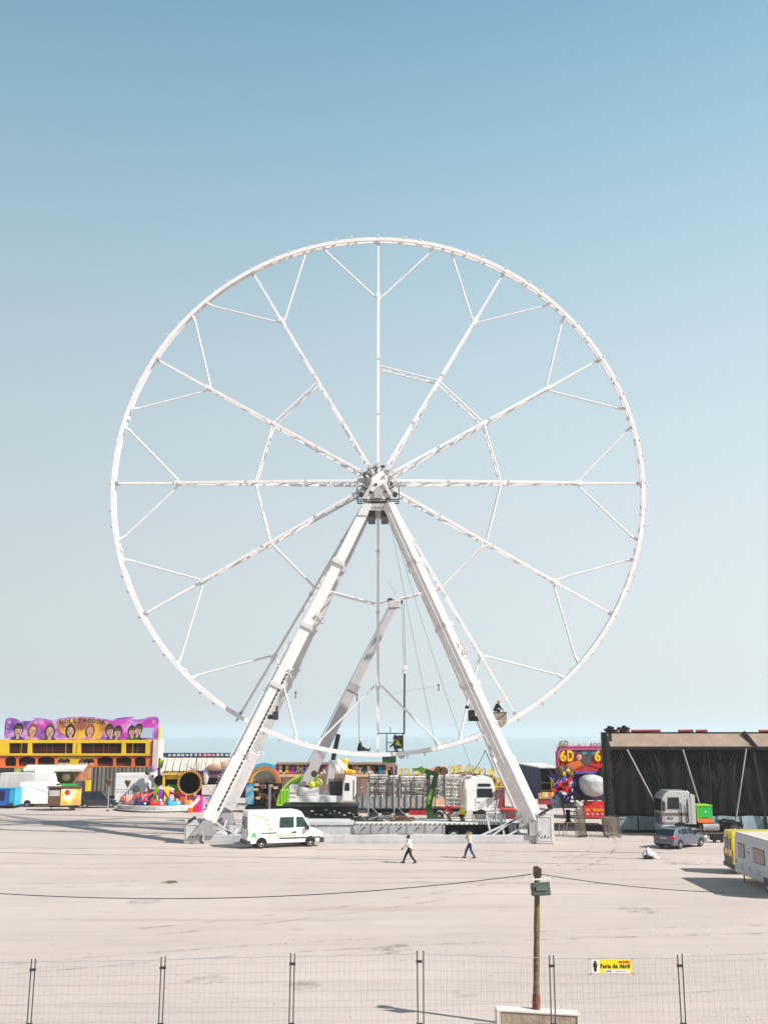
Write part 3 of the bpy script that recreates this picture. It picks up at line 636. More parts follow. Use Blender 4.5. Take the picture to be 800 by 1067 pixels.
m.lathe([(0.094 - 0.016 * i / n + 0.006 * math.sin(i * 2.3), h * i / n) for i in range(n + 1)], n=14); m.build('pole', WOOD, t, smooth=True)
MB().lathe([(0.112, 0.0), (0.118, 0.25), (0.108, 0.40)], n=14).build('painted_base', mat('worn_red_paint', (0.20, 0.04, 0.025), 0.8, var=0.4, scale=6, dirt=(0.2, 0.13, 0.07), dirt_amt=0.8, dscale=5), t)
MB().box(-0.1, 0.1, -0.14, 0.14, h - 0.22, h + 0.02).box(-0.12, 0.02, -0.16, -0.1, h - 0.1, h + 0.08).build('insulator_bracket', mat('dark_rust', (0.07, 0.04, 0.03), 0.8, var=0.4), t)
fl = MB(); fl.prismx([(-0.36, -0.16), (-0.30, -0.20), (-0.10, -0.20), (-0.10, 0.18), (-0.30, 0.22)], -0.3, 0.28)
fo = fl.build('floodlight', mat('floodlight_green_grey', (0.06, 0.08, 0.07), 0.5, var=0.2, dirt=GR), t, (0.05, -0.02, h - 0.52), bevel=0.015); fo.rotation_euler = (0.0, math.radians(-4), math.radians(8)); fo.scale = (0.9, 0.9, 0.88)
MB().box(-0.2, 0.17, -0.385, -0.365, -0.03, 0.13).build('lamp_glass', mat('floodlight_glass', (0.10, 0.13, 0.12), 0.25, var=0.1), fo)
MB().bar((-0.33, -0.22, 0), (-0.33, -0.22, 0.3), 0.03, 0.05).bar((0.31, -0.22, 0), (0.31, -0.22, 0.3), 0.03, 0.05).bar((-0.33, -0.22, 0.3), (0.31, -0.22, 0.3), 0.05, 0.03).build('yoke', OFFW, fo)
CB = mat('black_cable', (0.03, 0.028, 0.027), 0.7, var=0.2)
top = at(553, 911, PY_); top2 = at(564, 911, PY_)
cable('overhead_cable', 'sagging black twisted cable running left from the lamp pole', hang(top, at(-170, 915, PY_ + 1), 0.62, 40), 0.0125, CB)
cable('overhead_cable', 'black twisted cable running right from the lamp pole past the caravan', hang(top2, at(940, 921, PY_ + 3), 0.38, 40), 0.0115, CB)
# ------------------------------------------------------------------ bag and weeds
b = gd(676, 895); t = thing('rubbish_bag', 'white plastic bags heaped on the bare ground in front of the grey hatchback', 'bag', (b.x, b.y, 0))
m = MB(); m.ball((0, 0.05, 0.30), (0.30, 0.26, 0.34)); m.ball((0.28, 0, 0.2), (0.26, 0.22, 0.22)); m.ball((-0.06, 0, 0.56), (0.13, 0.12, 0.17)); m.ball((0.5, 0.02, 0.08), (0.16, 0.14, 0.09)); m.ball((-0.25, 0.1, 0.24), (0.18, 0.2, 0.24))
for v in range(len(m.v)):
    x, y, z = m.v[v]; m.v[v] = (x + rnd.uniform(-.035, .035), y + rnd.uniform(-.03, .03), max(0, z + rnd.uniform(-.03, .03)))
m.build('white_bag', mat('white_polythene', (0.75, 0.75, 0.74), 0.35, var=0.1), t)
m = MB(); m.ball((-0.2, -0.2, 0.12), (0.2, 0.13, 0.17)); m.ball((0.08, -0.24, 0.09), (0.15, 0.1, 0.12)); m.build('dark_bag', CLOTHB, t)
b = gd(177, 919.5); m = MB()
for i in range(90):
    a, r_ = rnd.uniform(0, 2 * PI), rnd.uniform(0, 1) ** 0.5
    x, y = r_ * 0.48 * math.cos(a), r_ * 0.6 * math.sin(a); hh = rnd.uniform(0.04, 0.14) * (1.3 - r_)
    m.add([(x, y, 0), (x + 0.05, y + rnd.uniform(-.04, .04), 0), (x + rnd.uniform(-.09, .12), y + rnd.uniform(-.05, .05), hh)], [(0, 1, 2)])
tag(m.build('weed_patch', mat('dry_weed', (0.10, 0.10, 0.03), 0.9, var=0.4, scale=8), None, (b.x, b.y, 0)), 'small patch of green brown weed growing alone on the bare ground', 'weed')
# ------------------------------------------------------------------ people
def hand(mb, w, d, fw_, up, s=1.0):
    """Palm, four unequal fingers and a thumb from wrist w along d (curled a little towards fw_)."""
    d, f_ = Vector(d).normalized(), Vector(fw_).normalized(); side = d.cross(f_).normalized()
    w = Vector(w); palm = w + d * 0.05 * s
    mb.cap(w, w + d * 0.085 * s, 0.032 * s, 0.036 * s)
    for k, ln in enumerate((0.068, 0.078, 0.073, 0.058)):
        o = w + d * 0.095 * s + side * (k - 1.5) * 0.021 * s
        mid = o + d * ln * 0.5 * s + f_ * 0.012 * s
        mb.cap(o, mid, 0.0115 * s, 0.0105 * s); mb.cap(mid, mid + d * ln * 0.4 * s + f_ * 0.03 * s, 0.0105 * s, 0.009 * s)
    th = w + d * 0.03 * s - side * 0.03 * s
    mb.cap(th, th + d * 0.04 * s - side * 0.03 * s + f_ * 0.01 * s, 0.014 * s, 0.012 * s); th2 = th + d * 0.04 * s - side * 0.03 * s + f_ * 0.01 * s
    mb.cap(th2, th2 + d * 0.035 * s + f_ * 0.012 * s, 0.012 * s, 0.010 * s)
def person(label, J, loc, rz, skin, shirt, trous, hair=HAIR, shoe=BLACK, helmet=None, vest=None, sleeves=True, beard=False, look=0.0, vox=0.014):
    """Facing +x before rz. J: pelvis, chest, head, and for each side (a, b) shoulder-elbow-wrist, hip-knee-ankle."""
    t = thing('person', label, 'person', loc, rz)
    V = {k: Vector(v) for k, v in J.items()}
    pel, ch, hd = V['pelvis'], V['chest'], V['head']; up = (hd - ch).normalized()
    m = MB(); neck = ch + up * 0.10
    m.cap(ch, neck + up * 0.08, 0.062, 0.056)                      # neck
    m.ball(hd, (0.098, 0.078, 0.118), 16, 12)                      # skull
    fx = Vector((math.cos(look), math.sin(look), 0)); sy = Vector((-fx.y, fx.x, 0))
    m.ball(hd + fx * 0.035 + Vector((0, 0, -0.05)), (0.07, 0.062, 0.075), 12, 9)       # jaw
    m.cap(hd + fx * 0.098 + Vector((0, 0, 0.012)), hd + fx * 0.122 + Vector((0, 0, -0.025)), 0.012, 0.017)   # nose
    m.cap(hd + fx * 0.085 + sy * 0.03 + Vector((0, 0, 0.03)), hd + fx * 0.085 - sy * 0.03 + Vector((0, 0, 0.03)), 0.016)   # brow
    m.cap(hd + fx * 0.092 + sy * 0.018 + Vector((0, 0, -0.062)), hd + fx * 0.092 - sy * 0.018 + Vector((0, 0, -0.062)), 0.012)   # lips
    for s_ in (-1, 1): m.ball(hd + sy * 0.08 * s_ + Vector((0, 0, -0.005)), (0.024, 0.014, 0.034))            # ears
    m.cap(pel + Vector((0, 0, 0.02)), ch, 0.125, 0.13)
    for s_ in 'ab':
        sh, el, wr, hp, kn, an = (V[n + s_] for n in ('sh', 'el', 'wr', 'hip', 'kn', 'an'))
        m.cap(ch.lerp(sh, 0.3), sh, 0.08, 0.058); m.cap(sh, el, 0.052, 0.041); m.cap(el, wr, 0.040, 0.027)
        hand(m, wr, wr - el, V.get('palm' + s_, Vector((0.3, 0, -0.2))), None)
        m.cap(hp, kn, 0.085, 0.058); m.cap(kn, an, 0.057, 0.040)
        toe = an + V.get('toe' + s_, Vector((0.16, 0, -0.055))); m.cap(an + Vector((-0.03, 0, -0.045)), toe, 0.036, 0.032)
    fused(m, 'body', skin, t, vox)
    e = MB()
    for s_ in (-1, 1): e.ball(hd + fx * 0.094 + sy * 0.031 * s_ + Vector((0, 0, 0.006)), (0.012, 0.013, 0.009))
    e.build('eyes', BLACK, t)
    c = MB(); c.cap(pel + Vector((0, 0, 0.03)), pel.lerp(ch, 0.55), 0.158, 0.152); c.cap(pel.lerp(ch, 0.55), ch, 0.16, 0.15)
    for s_ in 'ab':
        sh, el, wr = V['sh' + s_], V['el' + s_], V['wr' + s_]
        c.cap(ch, sh, 0.115, 0.078); c.cap(sh, el, 0.074, 0.060)
        if sleeves: c.cap(el, el.lerp(wr, 0.88), 0.058, 0.043)
    fused(c, 'shirt', shirt, t, vox)
    if vest is not None:
        c = MB(); c.cap(pel + Vector((0, 0, 0.06)), pel.lerp(ch, 0.55), 0.172, 0.168); c.cap(pel.lerp(ch, 0.55), ch, 0.175, 0.165)
        for s_ in 'ab': c.cap(ch, ch.lerp(V['sh' + s_], 0.8), 0.128, 0.092)
        fused(c, 'vest', vest, t, vox)
    c = MB()
    for s_ in 'ab':
        hp, kn, an = V['hip' + s_], V['kn' + s_], V['an' + s_]
        c.cap(pel, hp, 0.135, 0.115); c.cap(hp, kn, 0.112, 0.080); c.cap(kn, an + (kn - an).normalized() * 0.05, 0.078, 0.064)
    fused(c, 'trousers', trous, t, vox)
    for s_ in 'ab':
        an = V['an' + s_]; toe = an + V.get('toe' + s_, Vector((0.16, 0, -0.055))); c = MB()
        c.cap(an + Vector((-0.05, 0, -0.05)), toe, 0.048, 0.042); c.cap(an, an + Vector((-0.04, 0, -0.05)), 0.047)
        fused(c, 'shoe', shoe, t, 0.012)
    c = MB(); bk = hd - fx * 0.022 + Vector((0, 0, 0.03))
    if helmet is None:
        c.ball(bk, (0.103, 0.088, 0.105), 14, 10); fused(c, 'hair', hair, t, 0.012)
    else:
        c.ball(bk + Vector((0, 0, 0.02)), (0.125, 0.108, 0.115), 14, 10); c.cap(hd + fx * 0.07 + Vector((0, 0, 0.055)), hd + fx * 0.14 + Vector((0, 0, 0.05)), 0.03, 0.02); fused(c, 'helmet', helmet, t, 0.012)
    return t
# striding stances, facing +x; turned to face left
walk = dict(pelvis=(0, 0, 0.92), chest=(0.04, 0, 1.36), head=(0.07, 0, 1.63), sha=(0.04, 0.19, 1.40), shb=(0.04, -0.19, 1.40), ela=(0.16, 0.23, 1.13), wra=(0.36, 0.19, 0.97),
            elb=(-0.10, -0.24, 1.13), wrb=(-0.13, -0.25, 0.88), hipa=(0.0, 0.09, 0.90), hipb=(0.0, -0.09, 0.90), kna=(-0.10, 0.10, 0.49), ana=(-0.38, 0.10, 0.14), knb=(0.24, -0.10, 0.50), anb=(0.40, -0.10, 0.09), toea=(0.14, 0, -0.09), toeb=(0.17, 0, -0.035))
b = gd(426.5, 899.6)
person('walking man in a pale shirt and black trousers, left one of two walkers', walk, (b.x, b.y, 0), PI - 0.12, SKIND, CLOTHW, CLOTHB, beard=True)
walk2 = dict(walk); walk2.update(elb=(0.20, -0.27, 1.24), wrb=(0.15, -0.12, 1.50), palmb=(-0.2, 0.1, 0.1), ela=(0.10, 0.27, 1.30), wra=(0.18, 0.11, 1.50), palma=(-0.1, -0.1, 0.1), kna=(-0.06, 0.10, 0.49), ana=(-0.28, 0.10, 0.11), knb=(0.22, -0.10, 0.50), anb=(0.34, -0.10, 0.09))
b = gd(489.5, 894.2)
person('walking man in blue jeans and cream top with arms raised to his head', walk2, (b.x, b.y, 0), PI + 0.1, SKIN, mat('cream_shirt_cloth', (0.62, 0.55, 0.42), 0.9, var=0.1, scale=6), CLOTHN, sleeves=False)
# worker sitting on the lower rim, legs along it, facing right
RY = WY
def rimz(px): return None
sit = dict(pelvis=(0, 0, 0.14), chest=(0.10, 0, 0.56), head=(0.16, 0, 0.84), sha=(0.10, 0.19, 0.60), shb=(0.10, -0.19, 0.60), ela=(0.22, 0.23, 0.36), wra=(0.45, 0.16, 0.30), elb=(0.20, -0.24, 0.35), wrb=(0.44, -0.18, 0.28),
           hipa=(0.02, 0.10, 0.13), hipb=(0.02, -0.10, 0.13), kna=(0.44, 0.10, 0.22), ana=(0.82, 0.10, 0.09), knb=(0.42, -0.10, 0.12), anb=(0.84, -0.10, 0.09), toea=(0.07, 0, 0.15), toeb=(0.07, 0, 0.15))
def on_rim(deg): t = math.radians(deg); return Vector((WX + (R - 0.17) * math.sin(t), WY - 0.19, WZ + (R - 0.17) * math.cos(t)))
p = on_rim(183.9); person('rigger in black with white helmet sitting on the lower rim of the wheel', sit, (p.x, p.y, p.z + 0.02), 0.0, SKIN, CLOTHB, CLOTHB, helmet=WHITE)
crouch = dict(pelvis=(0, 0, 0.42), chest=(0.20, 0, 0.80), head=(0.34, 0, 1.03), sha=(0.20, 0.19, 0.84), shb=(0.20, -0.19, 0.84), ela=(0.42, 0.22, 0.62), wra=(0.62, 0.12, 0.50), elb=(0.40, -0.23, 0.58), wrb=(0.60, -0.14, 0.40),
              hipa=(0.0, 0.10, 0.42), hipb=(0.0, -0.10, 0.42), kna=(0.36, 0.12, 0.42), ana=(0.14, 0.12, 0.09), knb=(0.34, -0.12, 0.38), anb=(0.10, -0.12, 0.09))
p = on_rim(176.2); person('rigger in a yellow vest crouching on the lower rim beside a dark work cage', crouch, (p.x + 0.2, p.y, p.z + 0.0), PI, SKIN, CLOTHB, CLOTHB, helmet=STEELD, vest=VEST)
p = on_rim(153.3); person('rigger in dark clothes with orange helmet high on the right wheel leg', crouch, (p.x - 0.55, p.y - 0.15, p.z + 0.55), 0.3, SKIN, CLOTHB, CLOTHB, helmet=ORANGE)
stand = dict(pelvis=(0, 0, 0.92), chest=(0.03, 0, 1.36), head=(0.07, 0, 1.62), sha=(0.03, 0.19, 1.40), shb=(0.03, -0.19, 1.40), ela=(0.10, 0.25, 1.14), wra=(0.30, 0.17, 1.06), elb=(0.08, -0.25, 1.14), wrb=(0.28, -0.18, 1.04),
             hipa=(0, 0.09, 0.90), hipb=(0, -0.09, 0.90), kna=(0.04, 0.11, 0.49), ana=(0, 0.12, 0.09), knb=(0.02, -0.11, 0.49), anb=(-0.03, -0.12, 0.09))
bend = dict(stand); bend.update(pelvis=(-0.1, 0, 0.62), chest=(0.12, 0, 0.98), head=(0.26, 0, 1.22), sha=(0.12, 0.19, 1.02), shb=(0.12, -0.19, 1.02), ela=(0.30, 0.23, 0.80), wra=(0.48, 0.14, 0.66), elb=(0.28, -0.24, 0.78), wrb=(0.46, -0.16, 0.62), hipa=(-0.1, 0.09, 0.6), hipb=(-0.1, -0.09, 0.6), kna=(0.22, 0.11, 0.48), knb=(0.2, -0.11, 0.46))
b = at(468.5, 861, 83.2)
person('worker in a red top and white helmet bending over the wheel deck', bend, (b.x, 83.0, 1.42), PI - 0.5, SKIN, CLOTHR, mat('brown_work_trousers', (0.30, 0.17, 0.10), 0.9, var=0.2), helmet=WHITE)
p_ = at(485, 861, 83.2)
person('worker in a yellow vest kneeling on the wheel deck beside the red topped worker', crouch, (p_.x - 0.1, 83.2, 1.42), PI * 0.8, SKIN, VEST, GREYD and CLOTHB, helmet=WHITE, vest=VEST)
# work cage and tool crate by the riggers
p = on_rim(176.9); t = thing('work_cage', 'dark steel work cage perched on the lower rim beside the yellow vested rigger', 'work cage', (p.x - 0.5, p.y + 0.35, p.z + 0.0))
m = MB()
for x in (0, 0.65, 1.3):
    for y in (-0.3, 0.3): m.tube((x, y, 0), (x, y, 1.5), 0.045, n=6)
m.box(-0.7, 1.35, -0.32, -0.26, 1.42, 1.5); m.box(-0.05, 1.35, 0.26, 0.32, 1.42, 1.5); m.box(0, 1.3, -0.32, -0.28, 0.7, 0.76); m.tube((0.3, 0, 1.5), (0.3, 0, 1.95), 0.03, n=6); m.build('frame', STEELD, t)
MB().box(0.55, 1.25, -0.2, 0.22, 0.25, 1.3).build('motor', GREYD, t, bevel=0.06); MB().box(0.0, 1.3, -0.3, 0.3, 0.0, 0.05).build('floor', STEELD, t)
MB().lathe([(0.16, -0.35), (0.3, -0.32), (0.3, -0.2), (0.16, -0.16)], (1.2, 0, -0.25), 'y', 14).build('guide_wheel', STEEL, t)
MB().box(-0.35, 0.75, -0.3, 0.2, -0.85, -0.25).build('lower_box', GREEND, t, bevel=0.05)
p = on_rim(154.0); t = thing('tool_crate', 'open brown tool crate wedged on the rim beside the right wheel leg', 'crate', (p.x + 0.0, p.y - 0.3, p.z + 0.0))
m = MB(); m.box(-0.5, 0.55, -0.3, -0.26, 0, 0.85); m.box(-0.5, 0.55, 0.26, 0.3, 0, 0.85); m.box(-0.5, -0.45, -0.26, 0.26, 0, 0.85); m.box(0.5, 0.55, -0.26, 0.26, 0, 0.85); m.box(-0.45, 0.5, -0.26, 0.26, 0, 0.05)
m.build('boards', mat('crate_board', (0.30, 0.24, 0.19), 0.8, var=0.3, scale=3), t)
MB().bar((-0.5, -0.31, 0.02), (0.5, -0.31, 0.82), 0.06, 0.03).box(-0.55, 0.6, -0.33, -0.302, 0.86, 0.92).build('crate_brace', STEELD, t)
# ------------------------------------------------------------------ vehicles: local x forward, side facing -y, z up
def wheel(par, x, y, r, w=0.2, rimm=GREYL):
    sg = -1 if y < 0 else 1
    t = MB().lathe([(r * 0.62, -w / 2), (r * 0.93, -w / 2), (r, -w * 0.3), (r, w * 0.3), (r * 0.93, w / 2), (r * 0.62, w / 2)], (0, 0, 0), 'y', 24).build('wheel', RUBBER, par, (x, y, r))
    m = MB().lathe([(r * 0.60, sg * (w / 2 - 0.02)), (r * 0.56, sg * (w / 2 + 0.006)), (r * 0.30, sg * (w / 2 - 0.03)), (r * 0.18, sg * (w / 2 + 0.02))], (0, 0, 0), 'y', 16); m.build('rim', rimm, t)
    k = MB()
    for i in range(6): a = i * PI / 3; k.box(r * 0.42 * math.cos(a) - r * 0.06, r * 0.42 * math.cos(a) + r * 0.06, min(sg * (w / 2 - 0.012), sg * (w / 2 + 0.004)), max(sg * (w / 2 - 0.012), sg * (w / 2 + 0.004)), r * 0.42 * math.sin(a) - r * 0.06, r * 0.42 * math.sin(a) + r * 0.06)
    k.build('rim_holes', STEELD, t)
    return t
def shell(par, name, prof, wd, m, inset=0.12, z_in=None, bevel=0.05):
    """Body from a side profile whose upper part narrows (tumblehome) above z_in."""
    n = len(prof); h = wd / 2; v = []
    top = max(z for _, z in prof)
    def yw(z): return h if z_in is None or z <= z_in else h - inset * (z - z_in) / (top - z_in)
    for sg in (-1, 1): v += [(x, sg * yw(z), z) for x, z in prof]
    o = MB().add(v, [(i, (i + 1) % n, n + (i + 1) % n, n + i) for i in range(n)] + [tuple(range(n))[::-1], tuple(range(n, 2 * n))]).build(name, m, par, bevel=bevel)
    return o, yw
def pane(par, pts, yf, m=GLASS, name='window', sg=-1, t=0.012, frame=None):
    """Side window from x,z corners lying on the body side given by yf(z)."""
    n = len(pts); v = [(x, sg * (yf(z) + t), z) for x, z in pts] + [(x, sg * (yf(z) - 0.02), z) for x, z in pts]
    return MB().add(v, [(i, (i + 1) % n, n + (i + 1) % n, n + i) for i in range(n)] + [tuple(range(n))[::-1], tuple(range(n, 2 * n))]).build(name, m, par)
def arch(par, x, y, r, m=BLACK):
    sg = -1 if y < 0 else 1; pts = [(x + r * math.cos(PI * i / 12), r * 0.9 + r * math.sin(PI * i / 12)) for i in range(13)]
    return MB().prism(pts, y - 0.1, y + 0.012 * sg if sg > 0 else y + 0.1) if False else MB().prism(pts, min(y, y + sg * 0.008), max(y, y + sg * 0.008)).build('wheel_arch', m, par)
def van(name, label, loc, rz, L=5.4, Hh=2.45, W=1.95, body=VEHW, glass=GLASS, windows=True, rearwin=True, decals=None, group=None, marks=True):
    t = thing(name, label, 'van', loc, rz, group); h = L / 2; g = 0.34
    prof = [(-h, g), (h - 0.05, g), (h, 0.55), (h - 0.04, 0.95), (h - 0.22, 1.12), (h - 0.95, 1.38), (h - 1.62, Hh - 0.16), (h - 1.95, Hh), (-h + 0.12, Hh), (-h + 0.02, Hh - 0.1), (-h, 1.3)]
    o, yw = shell(t, 'body', prof, W, body, 0.16, 1.2, 0.06)
    def bt(z): return yw(z)
    for sg in (-1, 1):
        pane(t, [(h - 1.18, 1.42), (h - 1.08, 1.42), (h - 1.55, Hh - 0.50), (h - 2.05, Hh - 0.48), (h - 2.05, 1.42)], bt, glass, 'cab_window', sg)
        if windows: pane(t, [(h - 3.30, 1.42), (h - 2.24, 1.42), (h - 2.24, Hh - 0.48), (h - 3.30, Hh - 0.48)], bt, glass, 'side_window', sg)
        if marks:
            MB().box(h - 3.3, h - 0.2, sg * (W / 2 + 0.004) - 0.006, sg * (W / 2 + 0.004) + 0.006, 0.62, 0.72).build('rub_strip', STEELD, t)
            MB().box(h - 2.4, h - 2.05, sg * (W / 2 + 0.004) - 0.01, sg * (W / 2 + 0.004) + 0.01, 1.03, 1.12).build('door_handle', STEELD, t)
            MB().box(-h + 1.0, -h + 2.2, sg * (W / 2 + 0.004) - 0.006, sg * (W / 2 + 0.004) + 0.006, 1.05, 1.10).build('door_rail', STEELD, t)
            for xx in (h - 2.13, h - 3.35): MB().box(xx - 0.008, xx + 0.008, sg * (W / 2 + 0.001) - 0.004, sg * (W / 2 + 0.001) + 0.004, 0.42, 1.2).build('door_seam', GREYD, t)
        m = MB().box(h - 1.35, h - 1.15, min(sg * W / 2, sg * (W / 2 + 0.28)), max(sg * W / 2, sg * (W / 2 + 0.28)), 1.22, 1.55); m.build('mirror', STEELD, t, bevel=0.03)
        wheel(t, h - 0.98, sg * (W / 2 - 0.11), 0.34); wheel(t, -h + 1.05, sg * (W / 2 - 0.11), 0.34)
        arch(t, h - 0.98, sg * W / 2, 0.41); arch(t, -h + 1.05, sg * W / 2, 0.41)
        MB().box(h - 0.22, h + 0.01, min(sg * (W / 2 - 0.36), sg * (W / 2 + 0.006)), max(sg * (W / 2 - 0.36), sg * (W / 2 + 0.006)), 0.80, 0.98).build('headlight', LAMPC, t, bevel=0.02)
        MB().box(-h - 0.02, -h + 0.05, min(sg * (W / 2 - 0.14), sg * (W / 2 + 0.004)), max(sg * (W / 2 - 0.14), sg * (W / 2 + 0.004)), 0.85, 1.35).build('tail_lamp', LAMPR, t)
    ws = MB(); hw = W / 2 - 0.14
    ws.add([(h - 0.98, -W / 2 + 0.1, 1.405), (h - 0.98, W / 2 - 0.1, 1.405), (h - 1.60, hw - 0.06, Hh - 0.19), (h - 1.60, -hw + 0.06, Hh - 0.19), (h - 1.06, -W / 2 + 0.1, 1.34), (h - 1.06, W / 2 - 0.1, 1.34), (h - 1.68, hw - 0.06, Hh - 0.24), (h - 1.68, -hw + 0.06, Hh - 0.24)], [(0, 1, 2, 3), (4, 7, 6, 5), (0, 4, 5, 1), (1, 5, 6, 2), (2, 6, 7, 3), (3, 7, 4, 0)])
    ws.build('windscreen', glass, t)
    MB().box(h - 0.30, h + 0.07, -W / 2 - 0.015, W / 2 + 0.015, 0.30, 0.68).build('front_bumper', STEELD, t, bevel=0.05)
    MB().box(-h - 0.09, -h + 0.25, -W / 2 - 0.015, W / 2 + 0.015, 0.32, 0.58).build('rear_bumper', STEELD, t, bevel=0.04)
    if rearwin:
        for sg in (-1, 1): MB().box(-h - 0.015, -h + 0.03, min(sg * 0.06, sg * 0.72), max(sg * 0.06, sg * 0.72), 1.35, Hh - 0.42).build('rear_window', glass, t)
    MB().box(-h - 0.012, -h + 0.02, -0.012, 0.012, 0.6, Hh - 0.2).build('rear_door_seam', GREYD, t)
    return t
# white crew van by the wheel base, nose to the right, turned a little so its tail shows
b = gd(290, 880.5)
vx0, vx1 = sx(253, 77.5, 1.2), sx(333, 77.5, 1.2)
VL = 5.7
t = van('crew_van', 'white crew van with yellow green decals parked in front of the wheel base', ((vx0 + vx1) / 2 - 0.0, 78.4, 0), math.radians(21), L=VL, Hh=2.62, glass=GLASSG)
h = VL / 2; yf = -(1.95 / 2) - 0.006
DG = mat('decal_olive', (0.42, 0.48, 0.08), 0.5, var=0.1); DGn = mat('decal_green', (0.05, 0.50, 0.05), 0.5, var=0.1)
for i, (x, z) in enumerate(((-2.35, 2.3), (-2.05, 2.27), (-1.75, 2.18), (-1.45, 1.98), (-1.24, 1.68), (-1.13, 1.36), (-1.10, 1.0), (-1.2, 0.78))):
    zi = (z - 1.2) / (2.62 - 1.2) * 0.16 if z > 1.2 else 0
    MB().lathe([(0.085, yf + zi - 0.004), (0.085, yf + zi + 0.008)], (x, 0, z), 'y', 5).build('star_decal', DG, t)
m = MB(); z0 = 1.28
for p_, q_ in (((-2.15, 1.3), (-1.75, 1.85)), ((-1.75, 1.85), (-1.3, 1.3)), ((-2.15, 1.95), (-0.75, 1.95)), ((-0.75, 1.95), (-0.75, 1.35)), ((-2.15, 1.95), (-2.15, 1.35)), ((-2.15, 1.35), (-0.75, 1.35))):
    m.bar((p_[0], yf + (p_[1] - 1.2) * 0.112, p_[1]), (q_[0], yf + (q_[1] - 1.2) * 0.112, q_[1]), 0.022, 0.012)
m.build('line_decal', GREYL, t)
m = MB(); m.prism([(-2.55, 0.78), (-2.45, 0.78), (-2.36, 0.98), (-2.27, 0.78), (-2.17, 0.78), (-2.3, 1.14), (-2.42, 1.14)], yf - 0.004, yf + 0.008); m.build('letter_decal', DGn, t)
m = MB()
for i in range(11): m.box(-0.55 + i * 0.12, -0.47 + i * 0.12, yf - 0.003, yf + 0.006, 0.80, 0.88 + 0.02 * (i % 3 == 0))
for i in range(9): m.box(-0.4 + i * 0.11, -0.33 + i * 0.11, yf - 0.003, yf + 0.006, 0.98, 1.03)
m.build('script_decal', DG, t)
# ------------------------------------------------------------------ yellow van and caravan at the right edge
VYW = 2.0
t = van('yellow_van', 'bright yellow van with dusty rear doors parked behind the caravan', (20.5 + 2.7, 63.6, 0), math.radians(-4), L=5.3, Hh=2.42, W=VYW, body=YELV, windows=True, marks=False)
hh = 5.3 / 2
MB().box(-hh - 0.02, -hh - 0.001, -0.9, 0.9, 0.62, 0.98).build('rear_step_panel', GREYD, t)
for i in range(3): MB().box(-hh - 0.03, -hh - 0.002, 0.15 + i * 0.2, 0.28 + i * 0.2, 1.0, 1.08).build('rear_badge', OFFW, t)
MB().box(-hh + 0.5, hh - 2.2, -VYW / 2 - 0.012, -VYW / 2 + 0.01, 0.6, 0.72).build('rub_strip', STEELD, t)
CW, CL, CH = 2.2, 7.4, 2.62
t = thing('caravan', 'pale grey touring caravan with two brown windows at the right picture edge', 'caravan', (19.87 + CW / 2, 60.7 - CL / 2, 0))
pr = [(-CL / 2 + 0.25, 0.42), (CL / 2 - 0.04, 0.42), (CL / 2, 0.6), (CL / 2 - 0.02, 1.2), (CL / 2 - 0.32, CH - 0.25), (CL / 2 - 0.55, CH), (-CL / 2 + 0.5, CH), (-CL / 2 + 0.1, CH - 0.2), (-CL / 2, 1.2)]
MB().prismx(pr, -CW / 2, CW / 2).build('body', CARAV, t, bevel=0.05)
MB().box(-CW / 2 - 0.02, CW / 2 + 0.02, -CL / 2 + 0.45, CL / 2 - 0.5, CH + 0.002, CH + 0.05).build('roof', CREAM, t)
WINB = mat('brown_acrylic_window', (0.20, 0.14, 0.125), 0.12, var=0.25, spec=0.6)
for y0, y1, z0, z1 in ((1.85, 2.85, 1.40, 2.08), (-1.15, 0.5, 1.36, 2.06), (-3.2, -2.0, 1.36, 2.06)):
    f_ = MB().box(-CW / 2 - 0.014, -CW / 2 + 0.02, y0 - 0.05, y1 + 0.05, z0 - 0.05, z1 + 0.05).build('window_frame', GREYD, t, bevel=0.02)
    MB().box(-CW / 2 - 0.03, -CW / 2 - 0.015, y0, y1, z0, z1).build('window_pane', WINB, f_)
MB().box(-CW / 2 - 0.012, -CW / 2 + 0.02, -CL / 2 + 0.3, CL / 2 - 0.1, 0.72, 0.76).box(-CW / 2 - 0.012, -CW / 2 + 0.02, -CL / 2 + 0.3, CL / 2 - 0.25, CH - 0.30, CH - 0.26).build('side_trim', GREYL, t)
for y0 in (1.0, 2.3, -0.3): MB().box(-CW / 2 - 0.02, -CW / 2 + 0.02, y0, y0 + 0.5, 0.78, 1.0).build('service_hatch', GREYL, t)
MB().box(-CW / 2 - 0.03, -CW / 2 + 0.02, 3.35, 3.43, 1.0, 1.12).build('side_lamp', STEELD, t); MB().box(-CW / 2 - 0.02, -CW / 2 + 0.02, 1.1, 1.4, 1.72, 1.77).build('badge', STEELD, t)
for x, y in ((-CW / 2 + 0.1, -1.3), (CW / 2 - 0.1, -1.3)):
    w_ = MB().lathe([(0.18, -0.09), (0.31, -0.09), (0.33, 0), (0.31, 0.09), (0.18, 0.09)], (0, 0, 0), 'x', 20).build('wheel', RUBBER, t, (x, y, 0.33))
    MB().lathe([(0.185, -0.1), (0.1, -0.06)], (0, 0, 0), 'x', 14).build('rim', GREYL, w_)
MB().box(-CW / 2 - 0.02, -CW / 2 + 0.05, -1.75, -0.85, 0.36, 0.75).build('wheel_guard', GREYD, t)
MB().bar((0, -CL / 2 + 0.3, 0.45), (0, -CL / 2 - 1.1, 0.45), 0.12, 0.12).build('tow_bar', STEELD, t)
for x in (-0.8, 0.8): MB().tube((x, CL / 2 - 0.6, 0), (x, CL / 2 - 0.6, 0.45), 0.04).build('corner_leg', STEELD, t)
